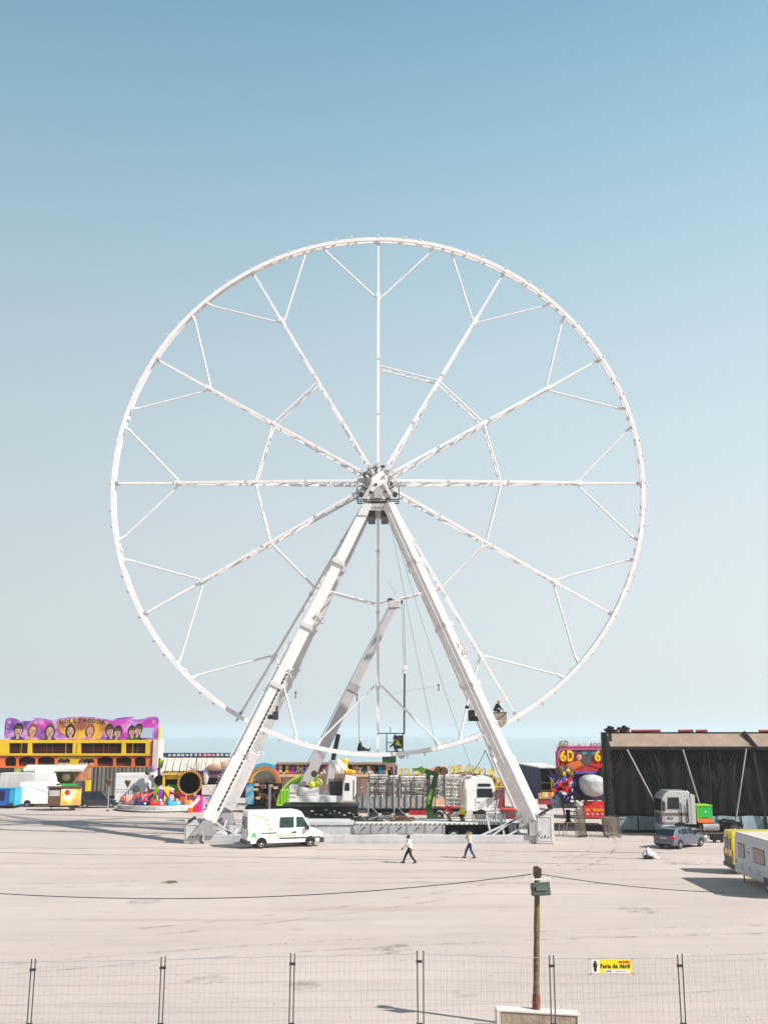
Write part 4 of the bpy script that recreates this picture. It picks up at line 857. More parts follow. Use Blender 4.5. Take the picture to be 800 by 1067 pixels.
# ------------------------------------------------------------------ hatchback in front of the tent
def hatchback(label, loc, rz, body, L=4.1, Hh=1.47, W=1.74, name='parked_car', glass=GLASS, wag=False):
    t = thing(name, label, 'car', loc, rz); h = L / 2
    lo = [(-h + 0.05, 0.24), (h - 0.12, 0.24), (h, 0.42), (h - 0.02, 0.66), (h - 0.22, 0.80), (h - 1.05, 0.94), (-h + 0.06, 0.98), (-h, 0.86), (-h - 0.02, 0.45)]
    o, _ = shell(t, 'body', lo, W, body, bevel=0.07)
    rr = -h + 0.28 if not wag else -h + 0.2
    cb = [(h - 1.10, 0.93), (h - 1.85, Hh - 0.05), (h - 2.3, Hh), (rr + 0.55, Hh - 0.03), (rr + 0.25, Hh - 0.12), (-h + 0.08, 0.96)]
    o2, yw = shell(t, 'cabin', cb, W - 0.06, body, 0.22, 0.94, 0.05)
    for sg in (-1, 1):
        pane(t, [(h - 1.28, 1.0), (h - 1.86, Hh - 0.12), (h - 2.18, Hh - 0.09), (h - 2.22, 1.0)], yw, glass, 'front_window', sg)
        pane(t, [(h - 2.30, 1.0), (h - 2.28, Hh - 0.09), (rr + 0.95, Hh - 0.12), (rr + 0.85, 1.0)], yw, glass, 'rear_side_window', sg)
        pane(t, [(rr + 0.75, 1.04), (rr + 0.84, Hh - 0.14), (rr + 0.52, Hh - 0.2), (rr + 0.45, 1.06)], yw, glass, 'quarter_window', sg)
        for x in (h - 0.78, -h + 0.78): wheel(t, x, sg * (W / 2 - 0.09), 0.31, 0.19, LAMPC); arch(t, x, sg * W / 2, 0.36)
        MB().box(-h - 0.035, -h + 0.22, min(sg * (W / 2 - 0.26), sg * (W / 2 + 0.008)), max(sg * (W / 2 - 0.26), sg * (W / 2 + 0.008)), 0.72, 0.92).build('tail_lamp', LAMPR, t, bevel=0.03)
        MB().box(h - 0.3, h + 0.004, min(sg * (W / 2 - 0.34), sg * (W / 2 + 0.006)), max(sg * (W / 2 - 0.34), sg * (W / 2 + 0.006)), 0.60, 0.76).build('headlight', LAMPC, t, bevel=0.02)
        MB().box(h - 1.55, h - 1.38, min(sg * W / 2, sg * (W / 2 + 0.17)), max(sg * W / 2, sg * (W / 2 + 0.17)), 0.96, 1.1).build('mirror', STEELD, t, bevel=0.02)
        for x in (h - 2.15, h - 3.0): MB().box(x, x + 0.17, sg * (W / 2 + 0.005) - 0.012, sg * (W / 2 + 0.005) + 0.012, 0.80, 0.84).build('door_handle', STEELD, t)
    n1, n2 = W / 2 - 0.12, W / 2 - 0.3
    MB().add([(-h + 0.045, -n1, 1.0), (-h + 0.045, n1, 1.0), (rr + 0.24, n2 + 0.08, Hh - 0.13), (rr + 0.24, -n2 - 0.08, Hh - 0.13), (-h + 0.16, -n1, 1.0), (-h + 0.16, n1, 1.0), (rr + 0.36, n2 + 0.08, Hh - 0.13), (rr + 0.36, -n2 - 0.08, Hh - 0.13)], [(0, 1, 2, 3), (4, 7, 6, 5), (0, 4, 5, 1), (1, 5, 6, 2), (2, 6, 7, 3), (3, 7, 4, 0)]).build('rear_window', glass, t)
    MB().add([(h - 1.08, -n1, 0.955), (h - 1.08, n1, 0.955), (h - 1.80, n2 + 0.05, Hh - 0.06), (h - 1.80, -n2 - 0.05, Hh - 0.06), (h - 1.2, -n1, 0.955), (h - 1.2, n1, 0.955), (h - 1.92, n2 + 0.05, Hh - 0.07), (h - 1.92, -n2 - 0.05, Hh - 0.07)], [(0, 1, 2, 3), (4, 7, 6, 5), (0, 4, 5, 1), (1, 5, 6, 2), (2, 6, 7, 3), (3, 7, 4, 0)]).build('windscreen', glass, t)
    MB().box(-h - 0.07, -h + 0.1, -W / 2 + 0.03, W / 2 - 0.03, 0.30, 0.62).build('rear_bumper', body, t, bevel=0.05); MB().box(-h - 0.075, -h + 0.05, -0.6, 0.6, 0.24, 0.36).build('bumper_insert', BLACK, t)
    MB().box(-h - 0.05, -h + 0.0, -0.26, 0.26, 0.70, 0.80).build('number_plate', OFFW, t)
    return t
b0 = gd(713, 884.5); hatchback('blue grey hatchback parked before the silver truck tractor, rear towards the yard', (b0.x + 0.1, b0.y + 1.3, 0), math.radians(40), CARGREY, L=4.15)
# silver truck tractor in front of the tent: nose left
def tractor(name, label, loc, rz, body, L=6.0, Hh=3.9, W=2.5, stripe=None, chas=True, fold=True, roofk=True, tag_='truck', cabL=2.3, rear=True, win=(-1.15, -0.24, 2.0, 2.75)):
    t = thing(name, label, tag_, loc, rz); h = L / 2; W2 = W / 2
    cf = h; cbk = h - cabL
    pr = [(cbk, 0.95), (cf - 0.1, 0.95), (cf, 1.15), (cf, 2.05), (cf - 0.06, 2.95), (cf - 0.26, Hh - 0.28), (cf - 0.62, Hh), (cbk + 0.15, Hh - 0.02), (cbk, Hh - 0.15)]
    o, yw = shell(t, 'cab', pr, W, body, 0.10, 2.2, 0.07)
    MB().box(cf - 1.0, cf + 0.02, -W2 - 0.01, W2 + 0.01, 0.32, 0.93).build('front_skirt', body, t, bevel=0.06)
    for sg in (-1, 1):
        pane(t, [(cf + win[0], win[2]), (cf + win[1], win[2]), (cf + win[1] - 0.05, win[3]), (cf + win[0], win[3])], yw, GLASS, 'side_window', sg)
        wheel(t, cf - 1.42, sg * (W2 - 0.18), 0.50, 0.32, STEEL); arch(t, cf - 1.42, sg * W2, 0.60)
        MB().bar((cf - 0.12, sg * (W2 + 0.2), 2.0), (cf - 0.12, sg * (W2 + 0.2), 2.75), 0.16, 0.34).bar((cf - 0.1, sg * (W2 - 0.02), 2.8), (cf - 0.12, sg * (W2 + 0.2), 2.7), 0.05, 0.05).build('mirror', STEELD, t)
        MB().box(cf - 0.03, cf + 0.035, min(sg * (W2 - 0.55), sg * (W2 - 0.03)), max(sg * (W2 - 0.55), sg * (W2 - 0.03)), 0.62, 0.88).build('headlight', LAMPC, t)
        MB().box(cf - 1.0, cf - 0.1, sg * W2 - 0.014, sg * W2 + 0.014, 0.98, 1.01).build('door_seam', GREYD, t)
        ys = sg * (W2 + 0.001)
        for xx in (cf - 1.92, cf - 0.16): MB().box(xx - 0.012, xx + 0.012, ys - 0.006, ys + 0.006, 1.0, 2.2).build('door_seam', GREYD, t)
        MB().box(cf - 1.75, cf - 1.5, ys - 0.02, ys + 0.02, 1.75, 1.82).build('door_handle', STEELD, t); MB().box(cbk + 0.02, cbk + 0.2, ys - 0.012, ys + 0.012, 1.0, 3.0).build('air_duct', GREYP, t)
        MB().box(cf - 2.1, cf - 0.05, ys - 0.01, ys + 0.01, 0.42, 0.46).build('skirt_seam', STEELD, t)
        for z in (0.5, 0.75): MB().box(cf - 0.85, cf - 0.35, sg * (W2 + 0.012) - 0.02, sg * (W2 + 0.012) + 0.02, z, z + 0.06).build('cab_step', STEELD, t)
        if rear:
            wheel(t, -h + 1.0, sg * (W2 - 0.3), 0.5, 0.5, STEEL)
            MB().lathe([(0.3, 0), (0.3, 1.3)], (cbk - 2.25 if L > 6.5 else cbk - 1.45, sg * (W2 - 0.35), 0.72), 'x', 14).build('fuel_tank', STEEL, t)
            MB().box(-h + 0.3, -h + 1.7, min(sg * (W2 - 0.6), sg * (W2 - 0.02)), max(sg * (W2 - 0.6), sg * (W2 - 0.02)), 1.06, 1.12).ring((-h + 1.0, 0, 0.5), 0.62, 0.70, min(sg * (W2 - 0.6), sg * (W2 - 0.02)), max(sg * (W2 - 0.6), sg * (W2 - 0.02)), 16, -1.3, 1.3).build('mudguard', BLACK, t)
    MB().add([(cf + 0.02, -W2 + 0.14, 1.95), (cf + 0.02, W2 - 0.14, 1.95), (cf - 0.035, W2 - 0.2, 2.92), (cf - 0.035, -W2 + 0.2, 2.92), (cf - 0.1, -W2 + 0.14, 1.95), (cf - 0.1, W2 - 0.14, 1.95), (cf - 0.2, W2 - 0.2, 2.9), (cf - 0.2, -W2 + 0.2, 2.9)], [(0, 1, 2, 3), (4, 7, 6, 5), (0, 4, 5, 1), (1, 5, 6, 2), (2, 6, 7, 3), (3, 7, 4, 0)]).build('windscreen', GLASS, t)
    g_ = MB()
    for k in range(5): g_.box(cf - 0.01, cf + 0.02, -W2 + 0.3, W2 - 0.3, 1.1 + k * 0.14, 1.18 + k * 0.14)
    g_.build('grille', BLACK, t)
    if chas: MB().box(-h, cbk + 0.2, -0.42, 0.42, 0.62, 0.92).build('chassis', BLACK, t)
    if rear: MB().lathe([(0.5, 0), (0.5, 0.1), (0.2, 0.16)], (-h + 1.1, 0, 0.93), 'z', 16).build('fifth_wheel', STEELD, t)
    return t
bt = gd(700, 877); TD = 86.5
xa = sx(687, TD, 2); T = tractor('silver_truck', 'silver truck tractor with brown stripe parked before the black tent', (xa + 3.4, TD + 0.6, 0), PI, SILVER, L=6.8, Hh=3.58, cabL=2.35, win=(-1.45, -0.48, 2.15, 3.05))
cf = 3.4; STB = mat('stripe_brown', (0.14, 0.11, 0.095), 0.5, var=0.2)
for sg in (1,): # the side towards the yard is local +y after the half turn
    MB().box(cf - 2.33, cf - 0.02, 1.25 - 0.01, 1.262, 1.62, 1.84).build('side_stripe', STB, T); MB().box(cf - 2.33, cf - 0.02, 1.25 - 0.01, 1.260, 1.06, 1.11).build('side_line', STB, T)
    for x in (cf - 1.55, cf - 2.05): MB().tube((x, 1.31, 1.1), (x, 1.31, 2.6), 0.045).build('grab_pole', BLACK, T)
    tx = text('XLX', 0.55, 0.2, 0.01, 'side_lettering', STEELD, T, (cf - 0.35, 1.262, 1.32), 0.03); tx.rotation_euler[2] = PI
MB().prism([(cf - 2.75, 0.95), (cf - 2.37, 0.95), (cf - 2.37, 3.35), (cf - 2.75, 3.2)], 0.75, 1.2).build('side_fairing', SILVER, T, bevel=0.03); MB().prism([(cf - 2.75, 0.95), (cf - 2.37, 0.95), (cf - 2.37, 3.35), (cf - 2.75, 3.2)], -1.2, -0.75).build('side_fairing', SILVER, T, bevel=0.03)
# ------------------------------------------------------------------ mobile crane behind the wheel
CY = 92.0
def X(px, z=1.5, Y=CY): return sx(px, Y, z)
t = thing('mobile_crane', 'white mobile crane with raised telescopic boom standing behind the wheel deck', 'crane', (X(336), CY, 0)); ox = X(336)
x0, x1 = X(296) - ox, X(373) - ox
MB().box(x0, x1, -1.3, 1.3, 0.62, 2.0).build('carrier', BLACK, t, bevel=0.03)
MB().box(x0, x1 + 0.1, -1.36, 1.36, 2.01, 2.2).build('carrier_deck', STEELD, t)
cfm = MB()
for i in range(16): x, z = x0 + 0.4 + i * 0.4, rnd.uniform(0.95, 1.7); cfm.box(x, x + rnd.uniform(0.06, 0.28), -1.36, -1.302, z, z + rnd.uniform(0.04, 0.14))
cfm.build('carrier_fittings', GREYL, t)
for i in range(5):
    for y in (-1.05, 1.05): wheel(t, x0 + 0.8 + i * 1.35, y, 0.55, 0.4, STEELD)
for x in (x0 + 0.1, x1 - 0.25):
    for y in (-1.9, 1.9): MB().box(x - 0.1, x + 0.35, min(y, y * 0.6), max(y, y * 0.6), 0.9, 1.2).lathe([(0.35, 0.0), (0.35, 0.08), (0.1, 0.1), (0.1, 0.9)], (x + 0.12, y, 0), 'z', 12).build('outrigger', GREYP, t)
za, zb = zz(835, CY), zz(829, CY)
MB().prism([(X(302) - ox, za), (X(354) - ox, za), (X(357) - ox, zb + 0.05), (X(302) - ox, zb + 0.05)], -1.2, 1.2).build('slewing_frame', WHITE, t, bevel=0.03)
MB().box(X(302) - ox, X(310) - ox, -1.25, 1.25, zb - 0.1, zz(817.5, CY)).build('counterweight', OFFW, t, bevel=0.06); MB().box(X(302.5) - ox, X(309.5) - ox, -1.27, -1.252, zb + 0.25, zb + 0.32).build('counterweight_slot', GREYD, t)
MB().box(X(312) - ox, X(332) - ox, -1.2, 0.3, zb + 0.06, zz(820, CY)).build('engine_cover', WHITE, t, bevel=0.08); MB().box(X(318) - ox, X(326) - ox, -1.0, 0.0, zz(820, CY), zz(818, CY)).build('exhaust', STEELD, t)
cb = [(X(357) - ox, zz(834, CY)), (X(368) - ox, zz(834, CY)), (X(371) - ox, zz(826, CY)), (X(371) - ox, zz(809, CY)), (X(360) - ox, zz(807, CY)), (X(357.5) - ox, zz(820, CY))]
MB().prism(cb, -1.5, -0.1).build('operator_cab', WHITE, t, bevel=0.06)
MB().prism([(X(359.3) - ox, zz(823, CY)), (X(364.5) - ox, zz(823, CY)), (X(364.5) - ox, zz(815, CY)), (X(360) - ox, zz(815, CY))], -1.52, -1.503).build('cab_window', GLASS, t)
MB().box(X(368.4) - ox, X(369.4) - ox, -1.52, -1.503, zz(832, CY), zz(812, CY)).build('cab_handrail', STEELD, t)
m = MB()
for px in (344, 349, 354, 357): m.bar((X(px) - ox, -0.9, zz(826, CY)), (X(px - 1) - ox, -0.9, zz(811, CY)), 0.09, 0.09)
for py in (812, 818, 824): m.bar((X(343) - ox, -0.9, zz(py, CY)), (X(357) - ox, -0.9, zz(py - 1, CY)), 0.07, 0.07)
m.box(X(344) - ox, X(356) - ox, -0.7, 0.4, zb + 0.05, zz(813, CY)); m.build('winch_guard', STEELD, t)
pv = Vector((X(320, 4.3) - ox, 0.0, zz(814, CY))); tip = Vector((X(411, 19.4) - ox, -0.6, zz(631, CY)))
BOOM = mat('boom_pinkish_grey', (0.52, 0.49, 0.50), 0.45, var=0.1, dirt=(0.3, 0.27, 0.26), dirt_amt=0.3)
bo = MB().bar(pv - (tip - pv).normalized() * 0.4, pv.lerp(tip, 0.53), 0.90, 0.85, 0.0, 0.82, 0.8).build('boom', BOOM, t, bevel=0.04)
MB().bar(pv.lerp(tip, 0.53), tip, 0.66, 0.62, 0.0, 0.60, 0.6).build('boom_extension', BOOM, t, bevel=0.03)
MB().bar(pv.lerp(tip, 0.505), pv.lerp(tip, 0.545), 1.0, 0.95).build('boom_collar', GREYP, t)
m = MB(); hd = tip
m.box(hd.x - 0.55, hd.x + 0.55, hd.y - 0.4, hd.y + 0.4, hd.z - 0.3, hd.z + 0.35).build('boom_head', GREYL, t, bevel=0.06)
for dx in (-0.4, 0.45): MB().lathe([(0.3, -0.25), (0.3, 0.25)], (hd.x + dx, hd.y, hd.z + 0.3), 'y', 14).build('head_sheave', STEELD, t)
for k, (px, py) in enumerate(((326, 817), (332, 815))): MB().ball((X(px) - ox, -1.0, zz(py, CY)), 0.36, 12, 9).build('yellow_ball', mat('lime_yellow', (0.62, 0.66, 0.08), 0.5, var=0.08), t)
MB().lathe([(0.28, -0.95), (0.28, -0.9)], (X(327.5) - ox, 0, zz(806, CY)), 'y', 14).build('boom_pivot', STEELD, t)
c0, c1, c2 = Vector((X(342) - ox, -0.3, zz(827, CY))), Vector((X(346.5) - ox, -0.3, zz(792, CY))), Vector((X(352) - ox, -0.35, zz(765, CY)))
MB().bar(c0, c1, 0.62, 0.6).build('lift_cylinder', BOOM, t, bevel=0.05); MB().tube(c1, c2, 0.2).build('lift_rod', STEELD, t)
CABM = mat('wire_rope', (0.10, 0.10, 0.105), 0.5, 0.5, var=0.2)
hk = Vector((X(421.5, 13) - ox, -0.6, zz(697, CY)))
rp = MB()
for dx in (-0.08, 0.08): rp.tube((hk.x + dx, hk.y, hk.z), (hd.x + 0.75 + dx, hd.y, hd.z + 0.1), 0.02, n=5)
rp.tube((hd.x + 0.3, hd.y, hd.z + 0.5), (X(404) - ox, -0.6, zz(601, CY) - 0.4), 0.015, n=5)
rp.build('hoist_rope', CABM, t)
lr = MB()
for dx in (-0.75, -0.95): lr.tube((tip.x + dx * 0.5, -0.5, tip.z), (X(310) - ox + dx * 0.3, -0.6, zz(822, CY)), 0.018, n=5)
lr.build('boom_rope', CABM, t)
hb = MB().box(hk.x - 0.16, hk.x + 0.16, hk.y - 0.12, hk.y + 0.12, hk.z - 0.5, hk.z + 0.25); hb.lathe([(0.2, -0.15), (0.2, 0.15)], (hk.x, hk.y, hk.z), 'y', 12); hb.build('hook_block', OFFW, t, bevel=0.04)
a, b = at(421.5, 702, CY - 0.6), at(421.0, 765, CY - 0.6)
tag(MB().tube(a, b, 0.085, 0.075, 10).ball((a.x, a.y, a.z), 0.11).build('steel_bar', STEELD), 'long dark steel bar hanging upright from the crane hook', 'steel bar')
# guy line across the legs with three small clamps, and slack ropes by the right leg
a, b = at(308, 722, 83), at(520, 697, 83)
L1 = hang(a, b, 0.9, 20); cable('guy_line', 'thin pale rope slung between the two wheel legs', L1, 0.012, GREYL, 'rope')
for i, lb in ((0, 'small dark pulley on the rope beside the left wheel leg'), (6, 'small dark pulley on the rope above the seated rigger'), (14, 'small dark pulley on the rope left of the right wheel leg')):
    p = L1[i] ; m = MB().lathe([(0.12, -0.06), (0.12, 0.06)], (0, 0, 0.05), 'y', 10).box(-0.05, 0.05, -0.07, 0.07, -0.45, -0.05).ball((0, 0, -0.5), (0.09, 0.07, 0.11))
    pu = tag(m.build('rope_pulley', STEELD, None, p), lb, 'pulley'); pu.scale = (0.7, 0.7, 0.7)
a = at(374, 731, 83.5); b = at(374.5, 777, 83.8); cable('safety_rope', 'thin dark rope rising from the seated rigger to the pulley above him', [a, a.lerp(b, .4) + Vector((-.05, 0, 0)), b], 0.022, CABM, 'rope')
cable('guy_rope', 'thin cable running from the wheel hub down to the lower right rim', hang(at(407, 545, 82.5), at(455, 783, 83.5), 0.25), 0.014, CABM, 'rope')
cable('guy_rope', 'thin cable running from the wheel hub down past the crane hook', hang(at(413, 560, 82.2), at(493, 806, 86), 0.5), 0.014, CABM, 'rope')
cable('slack_cable', 'dark slack cable sagging from the right wheel leg to the lettered ride roof', hang(at(505, 782, 83), at(484, 803, 98), 0.7), 0.03, CABM, 'rope')
cable('tail_cable', 'short dark cable dangling beside the right wheel leg', [at(505, 782, 83), at(508, 788, 82.6), at(511, 794, 82.4), at(514, 803, 82.2)], 0.04, CABM, 'rope')
# ------------------------------------------------------------------ truck and trailer with the wheel's steelwork
TY = 100.0
def Z(py): return zz(py, TY)
def XT(px, z=1.8): return sx(px, TY, z)
x1 = XT(516.5)
tr = tractor('white_truck', 'white truck tractor parked behind the wheel deck, nose to the right', (x1 - 3.2, TY + 1.25, 0), 0.0, VEHW, L=6.4, Hh=Z(809.5), cabL=2.95, win=(-1.75, -0.28, 2.25, 3.05))
MB().prism([(1.55, 3.25), (2.75, 3.25), (2.7, 3.5), (1.55, 3.5)], -1.24, -1.16).build('upper_window', GLASS, tr)
MB().box(0.35, 1.0, -1.3, -0.9, Z(809.5) - 0.02, Z(807.5)).build('roof_pod', OFFW, tr, bevel=0.06); MB().box(1.6, 2.3, -1.1, 1.1, Z(809.5) - 0.1, Z(808.5)).build('roof_fairing', VEHW, tr, bevel=0.06)
MB().add([(1.5, -1.262, 1.45), (2.1, -1.262, 1.95), (2.3, -1.262, 1.9), (2.15, -1.262, 1.5), (1.85, -1.262, 1.15), (1.5, -1.262, 1.2)] + [(1.5, -1.24, 1.45), (2.1, -1.24, 1.95), (2.3, -1.24, 1.9), (2.15, -1.24, 1.5), (1.85, -1.24, 1.15), (1.5, -1.24, 1.2)], [(0, 1, 2, 3, 4, 5), (11, 10, 9, 8, 7, 6)] + [(i, (i + 1) % 6, 6 + (i + 1) % 6, 6 + i) for i in range(6)]).build('side_decal', GREYL, tr)
xa, xb = XT(371), XT(481); tl = thing('flatbed_trailer', 'long flatbed trailer with grey side boards loaded with wheel steelwork', 'trailer', ((xa + xb) / 2, TY + 1.25, 0)); hx = (xb - xa) / 2
zd = Z(842)
MB().box(-hx, hx, -1.25, 1.25, zd - 0.12, zd).build('bed', BLACK, tl); MB().box(-hx + 0.2, hx + 0.5, -0.5, 0.5, 0.75, zd - 0.13).build('chassis', BLACK, tl)
for i in range(26):
    x = -hx + 2 * hx * i / 26
    if x > hx - 2.7: break
    MB().box(x + 0.03, x + 2 * hx / 26 - 0.03, -1.29, -1.25, zd - 0.02, Z(830)).build('side_board', mat('blue_grey_board', (0.25, 0.285, 0.30), 0.5, var=0.3, scale=2, dirt=GR, dirt_amt=0.5), tl)
m = MB()
for i in range(14): x = -hx + 0.05 + (2 * hx - 2.6) * i / 13; m.box(x - 0.05, x + 0.05, -1.33, -1.292, zd - 0.1, Z(826 if i % 3 else 814))
m.build('stake', STEELD, tl)
for x in (-hx + 1.6, -hx + 2.9, -hx + 4.2):
    for y in (-1.0, 1.0): wheel(tl, x, y, 0.5, 0.4, STEELD)
MB().box(-hx + 5.0, hx - 2.9, -1.2, -1.14, 0.62, zd - 0.16).build('side_guard', mat('deep_red', (0.40, 0.012, 0.02), 0.5, var=0.3, scale=2), tl); MB().box(-hx + 0.1, -hx + 1.0, -1.24, -1.1, 0.8, zd - 0.14).build('tail_box', GREYD, tl)
MB().box(hx - 2.3, hx - 1.2, -1.2, -0.7, 0.5, 1.1).build('tool_locker', OFFW, tl); MB().tube((hx - 1.9, -0.9, 0), (hx - 1.9, -0.9, 1.1), 0.07).build('landing_leg', STEELD, tl)
MB().box(hx - 2.0, hx + 0.1, -1.26, -1.2, zd + 0.0, zd + 0.16).build('bed_rail', RED, tl)
# five bundles of steelwork
labs = ['bundle of white steel lattice at the rear end of the flatbed trailer', 'bundle of white steel lattice second from the rear on the flatbed trailer', 'bundle of white steel lattice in the middle of the flatbed trailer',
        'bundle of white steel lattice behind the green lift arm on the trailer', 'tall rack of steel frames next to the white truck cab']
SIL = mat('weathered_white_steel', (0.74, 0.70, 0.67), 0.5, 0.0, var=0.25, scale=3, dirt=(0.16, 0.10, 0.08), dirt_amt=0.8, dscale=2.6)
for (pa, pb, pt, pbm), lb in zip(((384, 405, 807, 831), (405.5, 416, 808, 831), (417, 446, 809, 831), (447, 463, 808, 831), (464, 481, 807, 842)), labs):
    xa_, xb_ = XT(pa, 3), XT(pb, 3); w_ = xb_ - xa_; hgt = Z(pt) - Z(pbm)
    t = thing('steel_bundle', lb, 'steel bundle', (xa_, TY + 0.35, Z(pbm)), 0, 'steelwork on the flatbed trailer')
    m = MB(); rows = 9
    for r_ in range(rows):
        z = hgt * (r_ + 0.5) / rows
        for q in range(3):
            y = -0.1 + q * 0.6
            m.tube((0.03 + rnd.uniform(0, 0.15), y, z + rnd.uniform(-.05, .05)), (w_ - 0.03 - rnd.uniform(0, 0.15), y, z + rnd.uniform(-.07, .07)), 0.07, n=6)
        nn = max(3, int(w_ / 0.35))
        for i in range(nn):
            x = w_ * (i + rnd.random()) / nn; m.bar((x, -0.16, z - 0.1), (x + rnd.uniform(-.25, .25), -0.16, z + 0.12), 0.05, 0.04)
    m.box(0.05, w_ - 0.05, 0.1, 1.4, 0.02, hgt - 0.06); m.build('lattice', SIL, t)
    for x in (0.04, w_ / 2, w_ - 0.04): MB().tube((x, -0.27, -0.1), (x, -0.27, hgt), 0.045, n=6).build('upright_post', STEELD if pa < 460 else GREYP, t)
    sk_ = MB()
    for z in (0.28, 0.6, 0.9): sk_.box(0.0, w_, -0.31, -0.235, hgt * z, hgt * z + 0.05)
    sk_.build('strap', STEELD if pa < 460 else GREYP, t)
# ------------------------------------------------------------------ green boom lift on the deck line
GY = 90.0
LG = mat('lift_green', (0.03, 0.10, 0.02), 0.45, var=0.2); LGB = mat('lift_bright_green', (0.20, 0.55, 0.03), 0.45, var=0.15)
def P(px, py, Y=GY): return at(px, py, Y)
b = P(452, 864); t = thing('boom_lift', 'dark green trailer boom lift with folded arm standing before the steel bundles', 'boom lift', (b.x, GY, 0))
def q(px, py, dy=0.0): v = P(px, py); return (v.x - b.x, dy, v.z)
MB().bar(q(449, 856), q(446, 834), 0.62, 0.5, 0, 0.5, 0.45).build('lower_mast', LG, t, bevel=0.03)
MB().bar(q(446.5, 838, -0.02), q(454.5, 806, -0.02), 0.50, 0.4, 0, 0.42, 0.36).build('middle_arm', LG, t, bevel=0.03)
MB().bar(q(445.5, 838, -0.28), q(449.5, 822, -0.28), 0.24, 0.1).build('arm_plate', LGB, t)
MB().bar(q(456, 807, -0.1), q(436, 801.5, -0.1), 0.42, 0.4, 0, 0.36, 0.34).build('upper_arm', LG, t, bevel=0.03)
MB().bar(q(442, 804.5, -0.35), q(436.5, 800.5, -0.35), 0.5, 0.12).build('arm_cover', LGB, t)
MB().bar(q(430, 802, -0.1), q(438, 801, -0.1), 0.22, 0.22).build('arm_tip', LGB, t); MB().bar(q(447, 806, 0), q(445, 812, 0), 0.3, 0.3).build('arm_knuckle', LG, t)
MB().bar(q(432, 858, -0.3), q(466, 858, -0.3), 0.24, 0.3).build('chassis', LG, t)
for a_, c_ in (((430, 857), (438, 857)), ((436, 864), (443, 856)), ((459, 856), (468, 863)), ((439, 863), (433, 860))): MB().bar(q(*a_, -0.5), q(*c_, -0.5), 0.16, 0.2).build('outrigger', LGB, t)
for px in (454.5, 462):
    v = q(px, 860, -0.4); w_ = MB().lathe([(0.2, -0.1), (0.36, -0.1), (0.36, 0.1), (0.2, 0.1)], v, 'y', 18).build('wheel', RUBBER, t); MB().lathe([(0.19, -0.11), (0.08, -0.14)], v, 'y', 12).build('rim', OFFW, w_)
for px in (437, 466): v = q(px, 862, -0.4); MB().tube((v[0], v[1], 0), (v[0], v[1], v[2]), 0.08).lathe([(0.25, 0), (0.25, 0.06)], (v[0], v[1], 0), 'z', 10).build('jack', STEELD, t)
# clutter heap and gear on the deck and at the right leg
b = at(530, 858, 86); t = thing('generator', 'black generator box with red top beside the right wheel leg', 'generator', (b.x, 86, 0))
x0, x1 = sx(523.5, 86) - b.x, sx(538, 86) - b.x
MB().box(x0, x1, 0, 1.4, 0.3, zz(845, 86)).build('casing', GREYD, t, bevel=0.04); MB().box(x0 - 0.03, x1 + 0.03, -0.03, 1.43, zz(845, 86) + 0.002, zz(843, 86)).build('lid', RED, t, bevel=0.03)
MB().box(x0 + 0.2, x1 - 0.2, -0.02, 0.0 - 0.002, 0.8, zz(848, 86)).build('louvre', mat('rusty_red', (0.22, 0.03, 0.03), 0.7, var=0.3), t); MB().box(x0, x1, 0.1, 1.3, 0.0, 0.28).build('skid', BLACK, t)
for k, (pa, pb, lb) in enumerate((((512, 853), (519, 822), 'steel ladder leaning left of the right wheel leg, nearer the white truck'), ((517, 852), (523, 815), 'steel ladder leaning right beside the black generator'))):
    p0, p1 = at(*pa, 87.5 + k * .6), at(*pb, 88.2 + k * .6); t = thing('ladder', lb, 'ladder', p0)
    d = p1 - p0; s_ = Vector((0.22, 0, 0)); m = MB()
    base = Vector((0, 0, 0)) - d * (p0.z / d.z)
    for sg in (-1, 1): MB().bar(base + s_ * sg, d + s_ * sg, 0.08, 0.06).build('stile', STEEL if k else GREYP, t)
    for i in range(14): MB().tube(base.lerp(d, (i + 0.6) / 14.5) - s_, base.lerp(d, (i + 0.6) / 14.5) + s_, 0.025, n=6).build('rung', STEEL, t)
rnd.seed(5)
for k, (px, py, w_, lb, mm) in enumerate(((384, 859, 2.3, 'tangle of dark rods lying on the wheel deck, left end', STEELD), (398, 858, 1.6, 'tangle of grey rods lying on the wheel deck, second from the left', GREYP), (417, 859, 1.7, 'flat stack of rusty bars lying on the wheel deck left of the green lift', RUST))):
    p = at(px, py, 83.0); m = MB()
    for i in range(18):
        x = rnd.uniform(-w_ / 2, w_ / 2); z = rnd.uniform(0.05, 0.3); m.bar((x - rnd.uniform(.2, .7), rnd.uniform(-.4, .4), z), (x + rnd.uniform(.2, .7), rnd.uniform(-.4, .4), z + rnd.uniform(-.05, .22)), 0.06, 0.06)
    m.box(-w_ / 2, w_ / 2, -0.35, 0.35, 0.0, 0.08); tag(m.build('rod_pile', mm, None, (p.x, 83.0, 1.423)), lb, 'rod pile', 'rods on the wheel deck')
# flood-lit stands: thin uprights on deck
for px, lb in ((383.5, 'thin upright steel prop at the rear end of the flatbed trailer'), (410.5, 'thin upright steel prop before the second steel bundle')):
    p = at(px, 858, 83.3); q1 = at(px, 815 if px < 400 else 800, 83.3); t = thing('steel_prop', lb, 'prop', (p.x, 83.3, 1.42)); MB().tube((0, 0, 0), (0, 0, q1.z - 1.42), 0.05, n=8).build('tube', STEEL, t); MB().lathe([(0.16, 0.002), (0.16, 0.04)], n=10).build('foot_plate', GREYP, t); MB().bar((0.0, 0, 1.3), (1.3, 0, 0.05), 0.06, 0.06).build('stay', STEEL, t)
